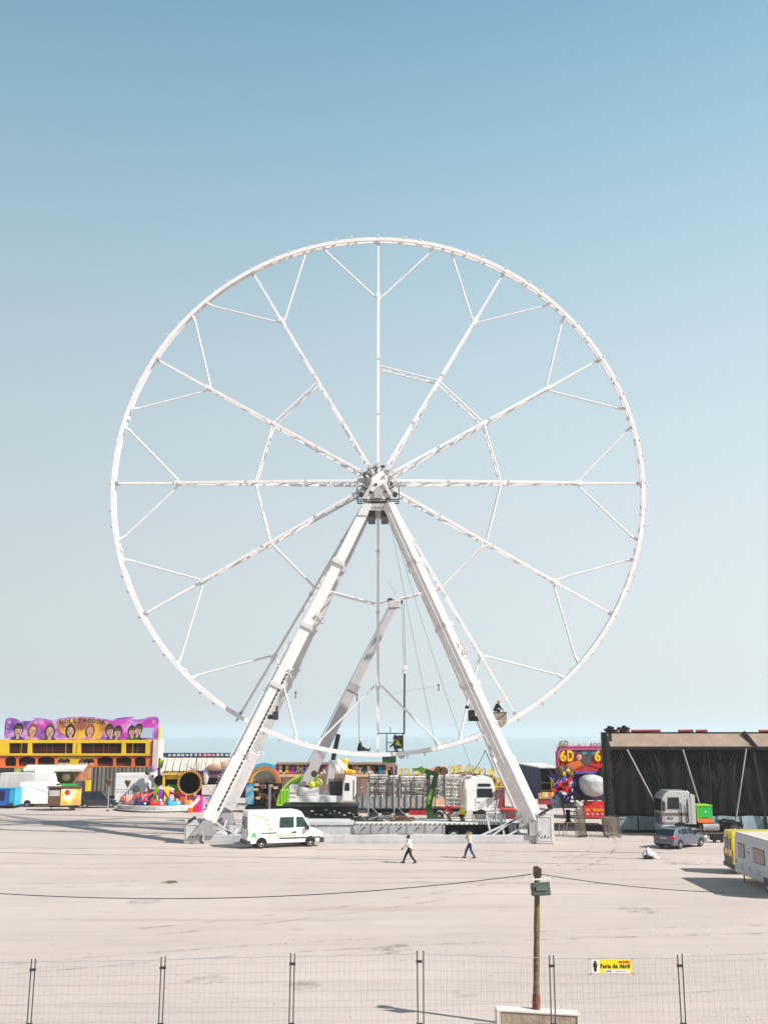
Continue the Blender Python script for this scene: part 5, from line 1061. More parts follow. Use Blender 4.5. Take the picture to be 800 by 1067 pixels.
# ------------------------------------------------------------------ the fair on the left
rnd.seed(21)
class Place:
    """Local frame of a fair building: its depth Y, its left end at picture column px0 of the survey."""
    def __init__(s, px0, Y): s.Y = Y; s.px0 = px0; s.x = sx(px0, Y, 4.0)
    def X(s, px): return sx(px, s.Y, 4.0) - s.x
    def Z(s, py): return zz(py, s.Y)
    def loc(s): return (s.x, s.Y, 0)
    def box(s, pa, pb, ya, yb, y0, y1): return MB().box(s.X(pa), s.X(pb), y0, y1, s.Z(yb), s.Z(ya))
P1 = Place(-30, 135.0); x_, z_ = P1.X, P1.Z
t = thing('funhouse', 'two storey yellow and orange funhouse under a purple painted billboard', 'funhouse', P1.loc())
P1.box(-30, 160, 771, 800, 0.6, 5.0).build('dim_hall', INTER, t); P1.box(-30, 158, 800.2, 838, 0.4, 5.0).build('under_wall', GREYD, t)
m = P1.box(-30, 158, 771, 774.2, -0.1, 0.5)
for a, b in ((-30, 8), (28, 32), (75, 78.6), (79.4, 83), (126, 130), (151, 158)): m.box(x_(a), x_(b), -0.1, 0.5, z_(785), z_(774.25))
m.box(x_(-30), x_(158), -0.1, 0.5, z_(787.3), z_(785.05)); m.build('upper_front', YEL, t)
for a, b in ((8, 28), (32, 75), (83, 126), (130, 151)):
    r = MB(); 
    for zf in (0.25, 0.5): r.box(x_(a), x_(b), 0.15, 0.2, z_(785) + (z_(774) - z_(785)) * zf, z_(785) + (z_(774) - z_(785)) * zf + 0.05)
    for i in range(int((b - a) / 2)): r.box(x_(a + 2 * i + 0.9), x_(a + 2 * i + 1.1), 0.16, 0.19, z_(785), z_(779.5))
    r.build('balcony_rail', MAROON, t)
for px in (20.5, 24, 47, 53, 67, 96, 106.5, 112, 137, 142): MB().box(x_(px - 0.5), x_(px + 0.5), 0.2, 0.3, z_(785), z_(774.2)).build('inner_post', YEL if px in (20.5, 67, 137) else BROWN, t)
P1.box(-30, 160, 787.35, 788.2, -0.25, 0.5).build('storey_beam', MAROON, t)
m = P1.box(-30, 158, 798.2, 800, -0.1, 0.5); 
for a, b in ((-30, 5), (17, 19), (37, 39), (57, 60), (98, 101), (118, 120.5), (137, 140), (152, 158)): m.box(x_(a), x_(b), -0.1, 0.5, z_(798.15), z_(788.3))
for a, b in ((5, 17), (19, 37), (39, 57), (101, 118), (120.5, 137), (140, 152)):
    w_, zt, zb_ = (x_(b) - x_(a)) / 2, z_(788.3), z_(791.3); cx = (x_(a) + x_(b)) / 2
    for sg in (-1, 1): m.prism([(cx + sg * w_, zt), (cx + sg * w_, zb_), (cx + sg * w_ * 0.8, zb_ + (zt - zb_) * 0.55), (cx + sg * w_ * 0.35, zb_ + (zt - zb_) * 0.9), (cx + sg * w_ * 0.35, zt)], -0.09, 0.49)
m.build('lower_front', ORANGE, t)
for a, b in ((19, 37), (101, 118), (120.5, 137), (39, 57)): P1.box(a + .5, b - .5, 794.5, 798, 0.3, 0.45).build('arch_panel', MAROON, t)
P1.box(60, 98, 788.3, 798.1, -0.08, 0.4).build('cartoon_panel', YEL, t)
for px, hr in ((64, HAIR), (70, HAIR), (86, BROWN), (91, HAIR), (95, HAIR)):
    MB().lathe([(0.36, -0.12), (0.36, -0.09)], (x_(px), 0, z_(794.8)), 'y', 14).build('painted_face', SKINP, t)
    MB().prism([(x_(px) - 0.42, z_(794.6)), (x_(px) + 0.42, z_(794.6)), (x_(px) + 0.36, z_(791.4)), (x_(px), z_(790.3)), (x_(px) - 0.36, z_(791.4))], -0.135, -0.125).build('painted_hair', hr, t)
# billboard with its wavy top edge
top = [(2, 750.5), (3.5, 748.4), (7, 747.6), (12, 748.6), (18, 751), (23, 751.3), (30, 750.8), (34, 749.6), (29, 748.4), (38, 748.0), (46, 749.4), (53, 750.6), (58, 748.8), (68, 747.4), (82, 746.5), (96, 747.3), (104, 748.9), (112, 750), (119, 748.4), (126, 747.4), (137, 746.6), (134, 748.8), (140, 749.8), (147, 748.7), (153, 746.8), (158, 746.4), (162, 747.3), (163.2, 749.8)]
pts = [(x_(2), z_(771))] + [(x_(a), z_(b)) for a, b in top] + [(x_(163.2), z_(771))]
VIO = mat('violet_spray', (0.30, 0.10, 0.42), 0.55, var=0.0); nt = VIO.node_tree
def spray(m, c1, c2, c3, sc, seed):
    nt = m.node_tree; N, L = nt.nodes, nt.links; tc = N.new('ShaderNodeTexCoord'); mp = N.new('ShaderNodeMapping'); mp.inputs['Location'].default_value = (seed, 0, seed)
    n = N.new('ShaderNodeTexNoise'); n.inputs['Scale'].default_value = sc; n.inputs['Detail'].default_value = 5; n.inputs['Distortion'].default_value = 0.6
    L.new(tc.outputs['Object'], mp.inputs[0]); L.new(mp.outputs[0], n.inputs['Vector'])
    r = N.new('ShaderNodeValToRGB'); r.color_ramp.elements[0].position = 0.34; r.color_ramp.elements[0].color = (*c1, 1); r.color_ramp.elements[1].position = 0.66; r.color_ramp.elements[1].color = (*c3, 1)
    e = r.color_ramp.elements.new(0.5); e.color = (*c2, 1)
    L.new(n.outputs['Fac'], r.inputs[0]); L.new(r.outputs[0], N['Principled BSDF'].inputs['Base Color']); return m
spray(VIO, (0.10, 0.05, 0.30), (0.40, 0.12, 0.50), (0.62, 0.42, 0.70), 0.55, 3)
MGN = spray(mat('magenta_spray', (0.5, 0.05, 0.4), 0.55), (0.38, 0.04, 0.36), (0.62, 0.06, 0.48), (0.72, 0.40, 0.68), 0.5, 8)
SUNS = spray(mat('sunset_spray', (0.7, 0.4, 0.05), 0.55), (0.30, 0.08, 0.05), (0.74, 0.36, 0.03), (0.80, 0.55, 0.06), 0.42, 1)
bb = MB().prism(pts, 0.0, 0.25).build('billboard', VIO, t)
mg = [(x_(a), z_(b) - 0.15) for a, b in ((36, 749), (44, 750.2), (52, 751), (48, 757), (42, 760), (36, 755))]; MB().prism(mg, -0.012, -0.002).build('magenta_burst', MGN, bb)
mg = [(x_(a), z_(b) - 0.12) for a, b in ((112, 750.6), (119, 749.2), (127, 748.2), (136, 748), (134, 751), (135, 766), (128, 770), (115, 770), (113, 757))]; MB().prism(mg, -0.012, -0.002).build('magenta_burst', MGN, bb)
mg = [(x_(a), z_(b) - 0.12) for a, b in ((146, 749.8), (153, 748), (158, 747.6), (161.8, 748.8), (162, 757.5), (143, 757.5))]; MB().prism(mg, -0.012, -0.002).build('magenta_burst', MGN, bb)
mg = [(x_(a), z_(b) - 0.1) for a, b in ((56, 752), (60, 749), (70, 748), (82, 747.1), (95, 747.8), (103, 749.4), (110, 751), (108, 760), (103, 769), (86, 770), (72, 768), (60, 762))]; MB().prism(mg, -0.02, -0.003).build('sunset_field', SUNS, bb)
NAVYL = mat('navy_lettering', (0.03, 0.03, 0.10), 0.5, var=0.1)
w_ = 'HOLLYWOODA'
for i, ch in enumerate(w_):
    px = 59.3 + i * 4.9; py = 754.9 - 1.9 * math.sin(PI * (i + 0.5) / len(w_)); text(ch, (x_(px + 3.9) - x_(px)) , z_(0 + py - 4.6) - z_(py), 0.03, 'sign_letter', NAVYL, bb, (x_(px), -0.022, z_(py)), 0.03)
P1.box(145, 157, 758.5, 769, -0.05, -0.003).build('blank_screen', mat('pale_screen_back', (0.40, 0.52, 0.58), 0.4, var=0.05), bb)
for px, py, hr, coat, sc_, longh in ((17, 761, HAIR, BLUED, 1.0, 0), (32, 761, HAIRR, PINK, 1.0, 1), (50, 762, BROWN, BLACK, 1.05, 1), (71.5, 761.5, HAIR, PINK, 1.05, 1), (92, 761, HAIRR, PINK, 1.0, 1), (113, 761.5, HAIR, BLUED, 1.0, 0), (121, 763, HAIR, BLUED, 0.9, 0), (136, 762, HAIR, GREEND, 0.9, 0), (142.5, 760.5, HAIR, BLACK, 0.95, 0)):
    y = -0.022 - 0.012 * rnd.random(); k = sc_ * rnd.uniform(1.12, 1.32); cx, cz = x_(px), z_(py + 0.8)
    po = MB().prism([(cx - 0.75 * k, z_(770.8)), (cx + 0.75 * k, z_(770.8)), (cx + 0.7 * k, cz - 0.75 * k), (cx + 0.25 * k, cz - 0.5 * k), (cx - 0.25 * k, cz - 0.5 * k), (cx - 0.7 * k, cz - 0.75 * k)], y - 0.02, y).build('painted_portrait', coat, bb)
    hp = [(cx + 0.48 * k * math.cos(a) * (1.15 if longh and math.sin(a) < 0.2 else 1), cz + 0.2 * k + (0.66 if not (longh and math.sin(a) < 0) else 1.0) * k * math.sin(a)) for a in [2 * PI * i / 20 for i in range(20)]]
    MB().prism(hp, y - 0.035, y - 0.021).build('painted_hair', hr, po)
    MB().box(cx - 0.16 * k, cx + 0.16 * k, y - 0.045, y - 0.036, cz - 0.8 * k, cz - 0.3 * k).build('painted_neck', SKINP, po)
    MB().prism([(cx + 0.36 * k * math.cos(a), cz + 0.5 * k * math.sin(a)) for a in [2 * PI * i / 18 for i in range(18)]], y - 0.055, y - 0.046).build('painted_face', SKINP, po)
    f_ = MB()
    for sg in (-1, 1): f_.box(cx + sg * 0.17 * k - 0.08 * k, cx + sg * 0.17 * k + 0.08 * k, y - 0.065, y - 0.056, cz + 0.07 * k, cz + 0.12 * k); 
    f_.box(cx - 0.03, cx + 0.05, y - 0.065, y - 0.056, cz - 0.13 * k, cz + 0.0); f_.box(cx - 0.14 * k, cx + 0.14 * k, y - 0.065, y - 0.056, cz - 0.29 * k, cz - 0.22 * k)
    if not longh: f_.prism([(cx - 0.36 * k, cz + 0.22 * k), (cx + 0.36 * k, cz + 0.22 * k), (cx + 0.34 * k, cz + 0.55 * k), (cx - 0.34 * k, cz + 0.55 * k)], y - 0.065, y - 0.056)
    f_.build('painted_features', BROWN if not longh else hr, po)
    ti = rnd.uniform(-0.2, 0.2); po.rotation_euler[1] = ti; po.location = (cx - cx * math.cos(ti) - cz * math.sin(ti), 0, cz + cx * math.sin(ti) - cz * math.cos(ti))
for px, py in ((6.5, 752.5), (5, 757), (4.5, 762), (5.5, 767), (10, 767.5), (158, 752)):
    MB().prism([(x_(px) + (0.34 if i % 2 == 0 else 0.14) * math.sin(PI * i / 5), z_(py) + (0.34 if i % 2 == 0 else 0.14) * math.cos(PI * i / 5)) for i in range(10)], -0.03, -0.004).build('painted_star', LILAC if py > 755 else PINK, bb)
P1.box(159.2, 165, 770.5, 800, -0.3, 3.0).build('end_tower', mat('pinkish_cream', (0.66, 0.54, 0.47), 0.6, var=0.1), t); P1.box(158.1, 159.1, 771.5, 800, -0.15, 3.0).build('tower_edge', PURPLE, t)
for k in range(5): P1.box(156, 158, 773 + k * 2.6, 774.2 + k * 2.6, -0.13, -0.102).build('stripe', MAG, t)
P1.box(162.5, 164.8, 757, 770.4, 0.2, 0.8).build('tower_flag', YEL, t)
# taupe curtain trailer, awning booth
P2 = Place(95, 129.0); t = thing('curtain_trailer', 'long trailer closed with a dark taupe tarpaulin under the funhouse', 'trailer', P2.loc())
MB().add([(P2.X(95 + 63 * i / 30), 0.09 * (i % 2) + 0.04 * math.sin(i), z) for i in range(31) for z in (P2.Z(829), P2.Z(799.3))] + [(P2.X(95 + 63 * i / 30), 1.6, z) for i in range(31) for z in (P2.Z(829), P2.Z(799.3))],
         [(2 * i, 2 * i + 2, 2 * i + 3, 2 * i + 1) for i in range(30)] + [(2 * i + 1, 2 * i + 3, 65 + 2 * i, 63 + 2 * i) for i in range(30)] + [(62 + 2 * i, 63 + 2 * i, 65 + 2 * i, 64 + 2 * i) for i in range(30)] + [(0, 1, 63, 62), (60, 122, 123, 61)]).build('tarpaulin', TAUPE, t)
P2.box(95, 158, 829.5, 833, 0.1, 1.6).build('chassis', BLACK, t); 
for px in (102, 145, 150): MB().lathe([(0.2, -0.1), (0.48, -0.1), (0.48, 0.15), (0.2, 0.15)], (P2.X(px), 0.15, 0.48), 'y', 16).build('wheel', RUBBER, t)
P3 = Place(24, 126.0); t = thing('prize_booth', 'open booth with white awning and orange painted mural behind the white vans', 'booth', P3.loc())
X3, Z3 = P3.X, P3.Z
MB().prismx([(-0.7, Z3(802.5)), (-0.7, Z3(801.8) + 0.1), (0.6, Z3(797.0)), (0.6, Z3(797.6))], X3(27), X3(89.5)).build('awning', CREAM if False else OFFW, t)
MB().add([(X3(27), -0.71, Z3(802.4)), (X3(89.5), -0.71, Z3(802.4)), (X3(89.5), -0.71, Z3(803.6)), (X3(27), -0.71, Z3(803.6)), (X3(27), -0.69, Z3(802.4)), (X3(89.5), -0.69, Z3(802.4)), (X3(89.5), -0.69, Z3(803.6)), (X3(27), -0.69, Z3(803.6))], [(0, 1, 2, 3), (4, 7, 6, 5), (0, 4, 5, 1), (2, 6, 7, 3), (0, 3, 7, 4), (1, 5, 6, 2)]).build('valance', OFFW, t)
P3.box(24, 94, 800.5, 826, 0.4, 0.6).build('mural_wall', spray(mat('orange_mural', (0.5, 0.2, 0.1), 0.6), (0.22, 0.08, 0.04), (0.55, 0.20, 0.09), (0.62, 0.36, 0.22), 0.7, 5), t)
# the mural's figure, a plain stand-in: a dark bearded face under a hat
cx, cz = X3(69), Z3(810); mu = MB().prism([(cx + 1.0 * math.cos(a) * (1.1 if math.sin(a) < 0 else 0.9), cz + 1.0 * math.sin(a)) for a in [2 * PI * i / 18 for i in range(18)]], 0.36, 0.395).build('mural_figure', BROWN, t)
MB().prism([(cx + 0.5 * math.cos(a), cz + 0.45 * math.sin(a)) for a in [2 * PI * i / 14 for i in range(14)]], 0.34, 0.355).build('painted_face', SKINP, mu); MB().prism([(cx - 0.9, cz + 0.35), (cx + 0.9, cz + 0.35), (cx + 0.6, cz + 0.75), (cx - 0.6, cz + 0.75)], 0.32, 0.339).build('painted_hat', GREEND, mu)
P3.box(60, 84, 816.5, 821, -0.6, 0.3).build('counter', GREEN, t); P3.box(24, 94, 821.2, 834, -0.4, 0.3).build('base', BROWN, t)
P3.box(81, 92, 813.5, 824, -0.5, 0.2).build('till_box', GREYD, t); P3.box(91.5, 95.5, 813, 826, -0.55, 0.2).build('side_panel', YEL, t)
P3.box(14, 24, 800, 806, 0.4, 0.6).build('side_mural', spray(mat('green_mural', (0.2, 0.4, 0.1), 0.6), (0.08, 0.20, 0.10), (0.42, 0.45, 0.10), (0.65, 0.60, 0.40), 1.2, 2), t)
for px in (28, 60, 89): P3.box(px - 0.3, px + 0.3, 803, 834, -0.5, -0.42).build('awning_pole', STEEL, t)
# vehicles of the left fair
def boxtruck(label, px0, px1, pc, Y, ybox, ycab):
    P = Place(px0, Y); X_, Z_ = P.X, P.Z; t = thing('box_truck', label, 'truck', P.loc())
    MB().box(X_(px0), X_(px1), 0, 2.3, 0.75, Z_(ybox)).build('cargo_box', OFFW, t, bevel=0.04)
    MB().box(X_(px0) + 0.06, X_(px1) - 0.06, -0.012, -0.001, Z_(ybox) - 0.2, Z_(ybox) - 0.12).build('box_rail', GREYL, t)
    MB().prism([(X_(px1) + 0.05, 0.6), (X_(pc), 0.6), (X_(pc), 1.3), (X_(pc) - 0.25, 1.5), (X_(pc) - 0.9, 2.3), (X_(px1) + 0.05, 2.35)], 0.1, 2.2).build('cab', VEHW, t, bevel=0.05)
    MB().prism([(X_(px1) + 0.02, 2.36), (X_(pc) - 0.35, 2.38), (X_(pc) - 0.7, Z_(ycab) - 0.5), (X_(pc) - 1.3, Z_(ycab)), (X_(px1) + 0.02, Z_(ycab) + 0.02)], 0.08, 2.22).build('wind_deflector', VEHW, t, bevel=0.08)
    MB().prism([(X_(pc) - 1.5, 1.5), (X_(pc) - 0.45, 1.5), (X_(pc) - 0.95, 2.2), (X_(pc) - 1.5, 2.22)], 0.085, 0.098).build('cab_window', GLASS, t)
    for px in (px0 + 8, pc - 7): wheel(t, X_(px), 0.2, 0.4, 0.25)
    MB().box(X_(px0), X_(pc) - 0.3, 0.5, 1.8, 0.5, 0.74).build('chassis', BLACK, t)
    return t
boxtruck('pale box truck with rounded roof fairing behind the white panel van', 1, 36, 59, 123.2, 805.5, 802.5)
v = Place(20, 120.0)
van('panel_van', 'plain white panel van parked left of the painted snack cart', (v.x + 2.95, 121.2, 0), 0.0, L=5.7, Hh=zz(815, 120.2), W=1.95, windows=False, marks=False)
P = Place(-14, 118.0); X_, Z_ = P.X, P.Z
t = thing('ticket_kiosk', 'bright blue ticket kiosk with dark window at the left picture edge', 'kiosk', P.loc()); zt = Z_(822)
MB().box(X_(-14), X_(12), 0, 2.2, 0.3, zt).build('cabin', BLUE, t, bevel=0.03); MB().box(X_(12) + 0.01, X_(18), 0.0, 2.2, 0.3, zt - 0.02).build('end_panel', CYAN, t, bevel=0.03)
MB().box(X_(-8), X_(7.5), -0.03, -0.002, Z_(834), Z_(824)).build('window', mat('dark_blue_glass', (0.01, 0.02, 0.07), 0.2, var=0.2), t); MB().box(X_(-14), X_(18), -0.05, 2.25, zt + 0.002, zt + 0.08).build('roof', CYAN, t); MB().box(X_(-13), X_(17), 0.1, 2.1, 0.0, 0.29).build('plinth', BLACK, t)
MB().box(X_(12), X_(17), -0.2, -0.003, 0.35, 0.6).build('step', STEELD, t)
P = Place(52, 114.0); X_, Z_ = P.X, P.Z; zt = Z_(820.5)
t = thing('snack_cart', 'small snack cart painted yellow, white and sky blue with a grey shuttered end', 'snack cart', (P.x, 114.0, 0), math.radians(14))
LL = X_(83) + 0.15
CARTP = spray(mat('cart_paint', (0.7, 0.6, 0.2), 0.5), (0.75, 0.30, 0.10), (0.80, 0.62, 0.10), (0.62, 0.74, 0.80), 0.9, 4)
MB().box(1.3, LL, 0, 1.9, 0.55, zt - 0.1).build('painted_body', CARTP, t, bevel=0.05); MB().box(0, 1.28, 0.02, 1.9, 0.55, zt - 0.12).build('shutter_end', BROWN, t, bevel=0.04)
MB().box(0.12, 1.2, -0.02, 0.018, 1.55, zt - 0.3).build('shutter', GREYP, t); MB().box(-0.15, LL + 0.08, -0.12, 2.0, zt - 0.095, zt + 0.05).build('roof', BROWN, t, bevel=0.03)
MB().lathe([(0.28, -0.02), (0.28, -0.004)], (2.0, 0, zt - 0.55), 'y', 14).build('painted_logo', RED, t); MB().box(0.2, LL - 0.1, 0.2, 1.7, 0.38, 0.54).build('chassis', BLACK, t)
for x, y in ((LL - 0.8, 0.1), (LL - 0.8, 1.7)): wheel(t, x, y, 0.3, 0.18)
MB().tube((0.4, 0.3, 0), (0.4, 0.3, 0.4), 0.05).build('prop_leg', STEELD, t)
b = gd(99, 842); hatchback('dark blue estate car parked right of the snack cart', (b.x + 0.2, 119.5, 0), math.radians(12), CARDARK, L=4.4, Hh=1.85, W=1.8, wag=True)
P = Place(121, 124.0); X_, Z_ = P.X, P.Z
t = thing('white_trailer', 'white box trailer with pink stripes and a round yellow and cyan emblem', 'trailer', P.loc()); zt = Z_(805.5)
MB().box(X_(121), X_(157), 0, 2.2, 0.5, zt).build('box_body', VEHW, t, bevel=0.08); MB().box(X_(121) + .1, X_(157) - .1, -0.012, -0.001, zt - 0.45, zt - 0.41).build('roof_trim', GREYL, t)
for py in (823, 825.5): MB().box(X_(122), X_(148), -0.01, -0.001, Z_(py), Z_(py) + 0.07).build('pink_stripe', PINK, t)
MB().lathe([(0.40, -0.02), (0.40, -0.002)], (X_(143), 0, Z_(822)), 'y', 18).build('emblem_ring', CYAN, t); MB().lathe([(0.24, -0.03), (0.24, -0.021)], (X_(143) + 0.08, 0, Z_(822)), 'y', 14).build('emblem_disc', YEL, t)
for px in (140, 145): wheel(t, X_(px), 0.15, 0.32, 0.2)
MB().box(X_(121) - 1.2, X_(121), 1.0, 1.15, 0.45, 0.6).build('tow_bar', STEELD, t)
for px, py0, py1, Y, lb in ((112.5, 812, 846, 114, 'thin lamp post with dark cone shade left of the spinning ride'), (132.5, 813, 832, 121, 'thin lamp post with dark cap before the white box trailer')):
    b = at(px, py1, Y); h = at(px, py0, Y).z; t = thing('lamp_post', lb, 'lamp post', (b.x, Y, 0))
    MB().tube((0, 0, 0), (0, 0, h - 0.1), 0.06, 0.045).build('post', GREYP, t); MB().lathe([(0.08, h - 0.75), (0.38, h - 0.15), (0.30, h)], n=12).build('lamp_shade', BROWN, t); MB().lathe([(0.22, 0), (0.2, 0.1)], n=10).build('foot', STEELD, t)
# spinning ride with a ring of cars
P = Place(109, 112.0); X_, Z_ = P.X, P.Z; cx = X_(160); rad = X_(206) - cx
t = thing('spinning_ride', 'round low spinning ride with colourful cars in front of the white trailer', 'fairground ride', (P.x + cx, 112.0 + rad, 0))
MB().lathe([(rad + 0.12, 0.0), (rad + 0.12, 0.22), (rad - 0.05, 0.24), (rad - 0.05, 0.62), (rad - 0.35, 0.64)], n=48).build('platform', OFFW, t)
MB().lathe([(rad + 0.2, 0.0), (rad + 0.2, 0.1), (rad + 0.13, 0.11)], n=48).build('platform_foot', BLACK, t)
for i in range(24):
    a = 2 * PI * i / 24; o = MB().box(-0.5, 0.5, -0.02, 0.0, 0.28, 0.58).build('skirt_panel', GREYL if i % 4 else GREYP, t, ((rad - 0.02) * math.sin(a), -(rad - 0.02) * math.cos(a), 0), a)
cols = [RED, CYAN, ORANGE, MAROON, MAG, WHITE, YEL, PURPLE, CYAN, RED, LIME, ORANGE, PINK, BLUED]
for i in range(14):
    a = 2 * PI * i / 14 + 0.1; c = Vector(((rad - 1.0) * math.sin(a), -(rad - 1.0) * math.cos(a), 0.68)); k = cols[i]
    o = MB().prism([(-0.85, 0), (0.85, 0), (1.0, 0.3), (0.85, 0.5), (0.25, 0.55), (0.1, 0.42), (-0.45, 0.42), (-0.55, 0.95), (-0.8, 1.0), (-0.95, 0.4)], -0.42, 0.42).build('ride_car', k, t, c, a + 0.2, bevel=0.06); o.scale = (0.86, 0.86, 0.8)
    MB().prism([(0.2, 0.56), (0.55, 0.56), (0.42, 0.8), (0.3, 0.8)], -0.3, 0.3).build('car_nose', cols[(i + 5) % 14], o); MB().box(-0.5, 0.05, -0.3, 0.3, 0.425, 0.5).build('car_seat', cols[(i + 8) % 14], o)
    MB().lathe([(0.16, -0.44), (0.16, -0.425)], (0.5, 0, 0.25), 'y', 10).build('car_badge', WHITE, o); MB().tube((0, 0, 0.75), (-0.1, 0, 1.35), 0.04).build('car_bar', WHITE, o)
ARTP = spray(mat('airbrushed_panel', (0.6, 0.4, 0.4), 0.5), (0.10, 0.30, 0.55), (0.72, 0.36, 0.48), (0.80, 0.70, 0.30), 1.3, 9)
MB().lathe([(1.35, 0.65), (1.35, 2.2), (1.0, 2.35), (0.2, 2.4)], n=8).build('centre_drum', ARTP, t)
for i, k in enumerate((RED, BLUE, LIME, PURPLE, YEL, PINK)):
    a = -0.9 + i * 0.36; MB().box(-0.26, 0.26, -0.05, 0.0, 1.0, 2.5 - 0.3 * (i % 2)).build('drum_panel', k, t, (1.58 * math.sin(a), -1.58 * math.cos(a), 0), a)
for i in range(7):
    a = -1.2 + i * 0.4; MB().bar((0.9 * math.sin(a), -0.9 * math.cos(a), 2.1), ((rad - 1.1) * math.sin(a), -(rad - 1.1) * math.cos(a), 1.3), 0.2, 0.14).build('arm', MAROON if i % 2 else RED, t)
for k, (px, mm) in enumerate(((199, ORANGE), (203, RED), (207, MAG))): MB().box(X_(px) - cx, X_(px + 3.4) - cx, -rad - 0.5 + 0.5 * k, -rad + 0.6 + 0.5 * k, 0.0, 0.5 + 0.35 * k).build('step', mm, t)
MB().bar((X_(198) - cx, -rad - 0.4, 0.2), (X_(209) - cx, -rad - 0.2, 1.5), 0.35, 0.1).build('stair_side', OFFW, t)
# balloons/clown like figure by the trailer
P = Place(158, 123.0); t = thing('clown_figure', 'white and pink clown like figure board between white trailer and barrel ride', 'figure', P.loc()); X_, Z_ = P.X, P.Z
MB().box(X_(158.5), X_(160.5), 0, 0.3, 0, Z_(812)).build('stand', OFFW, t); MB().ball((X_(160), 0.1, Z_(808)), (0.62, 0.3, 0.75)).build('body', VEHW, t); MB().ball((X_(160), 0.05, Z_(801.5)), (0.42, 0.3, 0.45)).build('head', LILAC, t)
for dx in (-0.7, 0.7): MB().ball((X_(160) + dx, 0.1, Z_(805)), (0.3, 0.2, 0.3)).build('sleeve', PINK if dx > 0 else GREEND, t)
MB().ball((X_(160), -0.2, Z_(808.5)), 0.16).build('button', MAG, t)
# barrel ride under a cream canopy
P = Place(168, 119.0); X_, Z_ = P.X, P.Z; t = thing('barrel_ride', 'walk through ride with big orange rimmed dark barrel under a cream canopy', 'fairground ride', P.loc())
n = 46; vs = []
for i in range(n + 1):
    px = 170 + 86 * i / n; d = 0.14 * (i % 2) + 0.1 * math.sin(i * 1.7)
    vs += [(X_(px), d - 0.5, Z_(803)), (X_(px), d * 0.6 + 0.2, Z_(795)), (X_(px), 0.9, Z_(788.5)), (X_(px), 2.5, Z_(788.5)), (X_(px), 2.5, Z_(803))]
fs = [(5 * i + k, 5 * i + 5 + k, 5 * i + 6 + k, 5 * i + 1 + k) for i in range(n) for k in range(4)]
MB().add(vs, fs).build('canopy', CREAM, t)
sg_ = P.box(168, 256, 784.6, 788.6, 0.7, 1.0).build('roof_sign', BLUED, t)
for i in range(17):
    px = 173.5 + i * 4.6; mm = LAMPC if i % 5 else LILAC; MB().box(X_(px), X_(px + rnd.uniform(2.2, 3.6)), 0.66, 0.698, Z_(788), Z_(786 - rnd.uniform(0, 0.8))).build('sign_mark', GREYL if not 6 < i < 11 else PINK, sg_)
P.box(205, 206, 788.8, 803, -0.55, -0.5).build('canopy_pole', STEELD, t)
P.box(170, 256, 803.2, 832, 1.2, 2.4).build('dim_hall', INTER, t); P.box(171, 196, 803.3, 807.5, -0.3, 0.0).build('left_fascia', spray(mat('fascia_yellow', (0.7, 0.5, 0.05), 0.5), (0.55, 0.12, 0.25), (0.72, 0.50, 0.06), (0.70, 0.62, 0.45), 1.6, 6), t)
P.box(207, 256, 803.3, 806, -0.3, 0.0).build('right_fascia', PLUM, t); P.box(209, 256, 806.3, 810.5, -0.35, 0.0).build('right_banner', RED, t)
for i in range(5): P.box(213 + i * 4.5, 216 + i * 4.5, 807, 809.8, -0.38, -0.352).build('banner_mark', PINK if i % 2 else CYAN, t)
P.box(170.5, 172.5, 803.2, 832, -0.2, 0.1).build('side_post', YEL, t); P.box(173, 187, 808, 812, 0.1, 0.3).build('inner_beam', YEL, t); P.box(175, 188, 818, 829, 0.2, 0.5).build('green_slide', GREEN, t)
cx, cz, rr = X_(199.5), Z_(815.5), X_(212) - X_(199.5)
m = MB(); m.ring((cx, 0, cz), rr * 0.86, rr * 1.03, -0.75, -0.3, 40); bo = m.build('barrel_rim', mat('rim_orange_brown', (0.42, 0.16, 0.05), 0.55, var=0.5, scale=4), t)
MB().lathe([(rr * 0.855, -0.7), (rr * 0.855, 1.1), (rr * 0.8, 1.1), (rr * 0.8, -0.7)], (cx, 0, cz), 'y', 40).build('barrel', BLACK, t)
MB().lathe([(rr * 0.79, 1.0), (rr * 0.79, 1.08)], (cx, 0, cz), 'y', 30).build('barrel_back', GREYD, t); MB().box(cx - 0.4, cx + 1.0, -0.2, 0.6, cz - 0.8, cz + 0.35).build('walkway', GREYD, t)
for i in range(26): a = 2 * PI * i / 26; MB().ball((cx + rr * 0.95 * math.sin(a), -0.78, cz + rr * 0.95 * math.cos(a)), 0.07, 6, 4).build('rim_lamp', YEL, bo)
P.box(212, 226, 817.5, 828, -0.5, -0.2).build('white_box', OFFW, t); P.box(210, 242, 811, 815.5, 0.0, 0.4).build('dark_beam', BLACK, t)
MB().ball((X_(215.5), -0.5, Z_(808)), (0.34, 0.2, 1.0)).build('silver_shield', GREYL, t)
P.box(187, 213, 829, 838, -0.6, 0.3).build('pink_step', MAG, t); P.box(213, 240, 829, 838, -0.4, 0.3).build('painted_base', ARTP, t); P.box(170, 187, 829, 838, -0.3, 0.3).build('left_base', PURPLE, t)
m = MB(); c = (X_(226), -0.7, Z_(799)); m.ball(c, (1.0, 0.35, 0.42)); m.ball((X_(235), -0.7, Z_(797.5)), (0.5, 0.3, 0.5)); m.bar((X_(228), -0.7, Z_(799)), (X_(238), -0.7, Z_(795.5)), 0.3, 0.25); m.build('reclining_figure', SKINP, t)
P = Place(165, 121.5); t = thing('lime_sign', 'lime green lit board beside the funhouse tower', 'sign', P.loc()); 
P.box(166.3, 170, 791.5, 800.5, 0, 0.4).build('board', LIME, t); P.box(165, 166.2, 790, 834, 0, 0.5).build('post', BLACK, t)
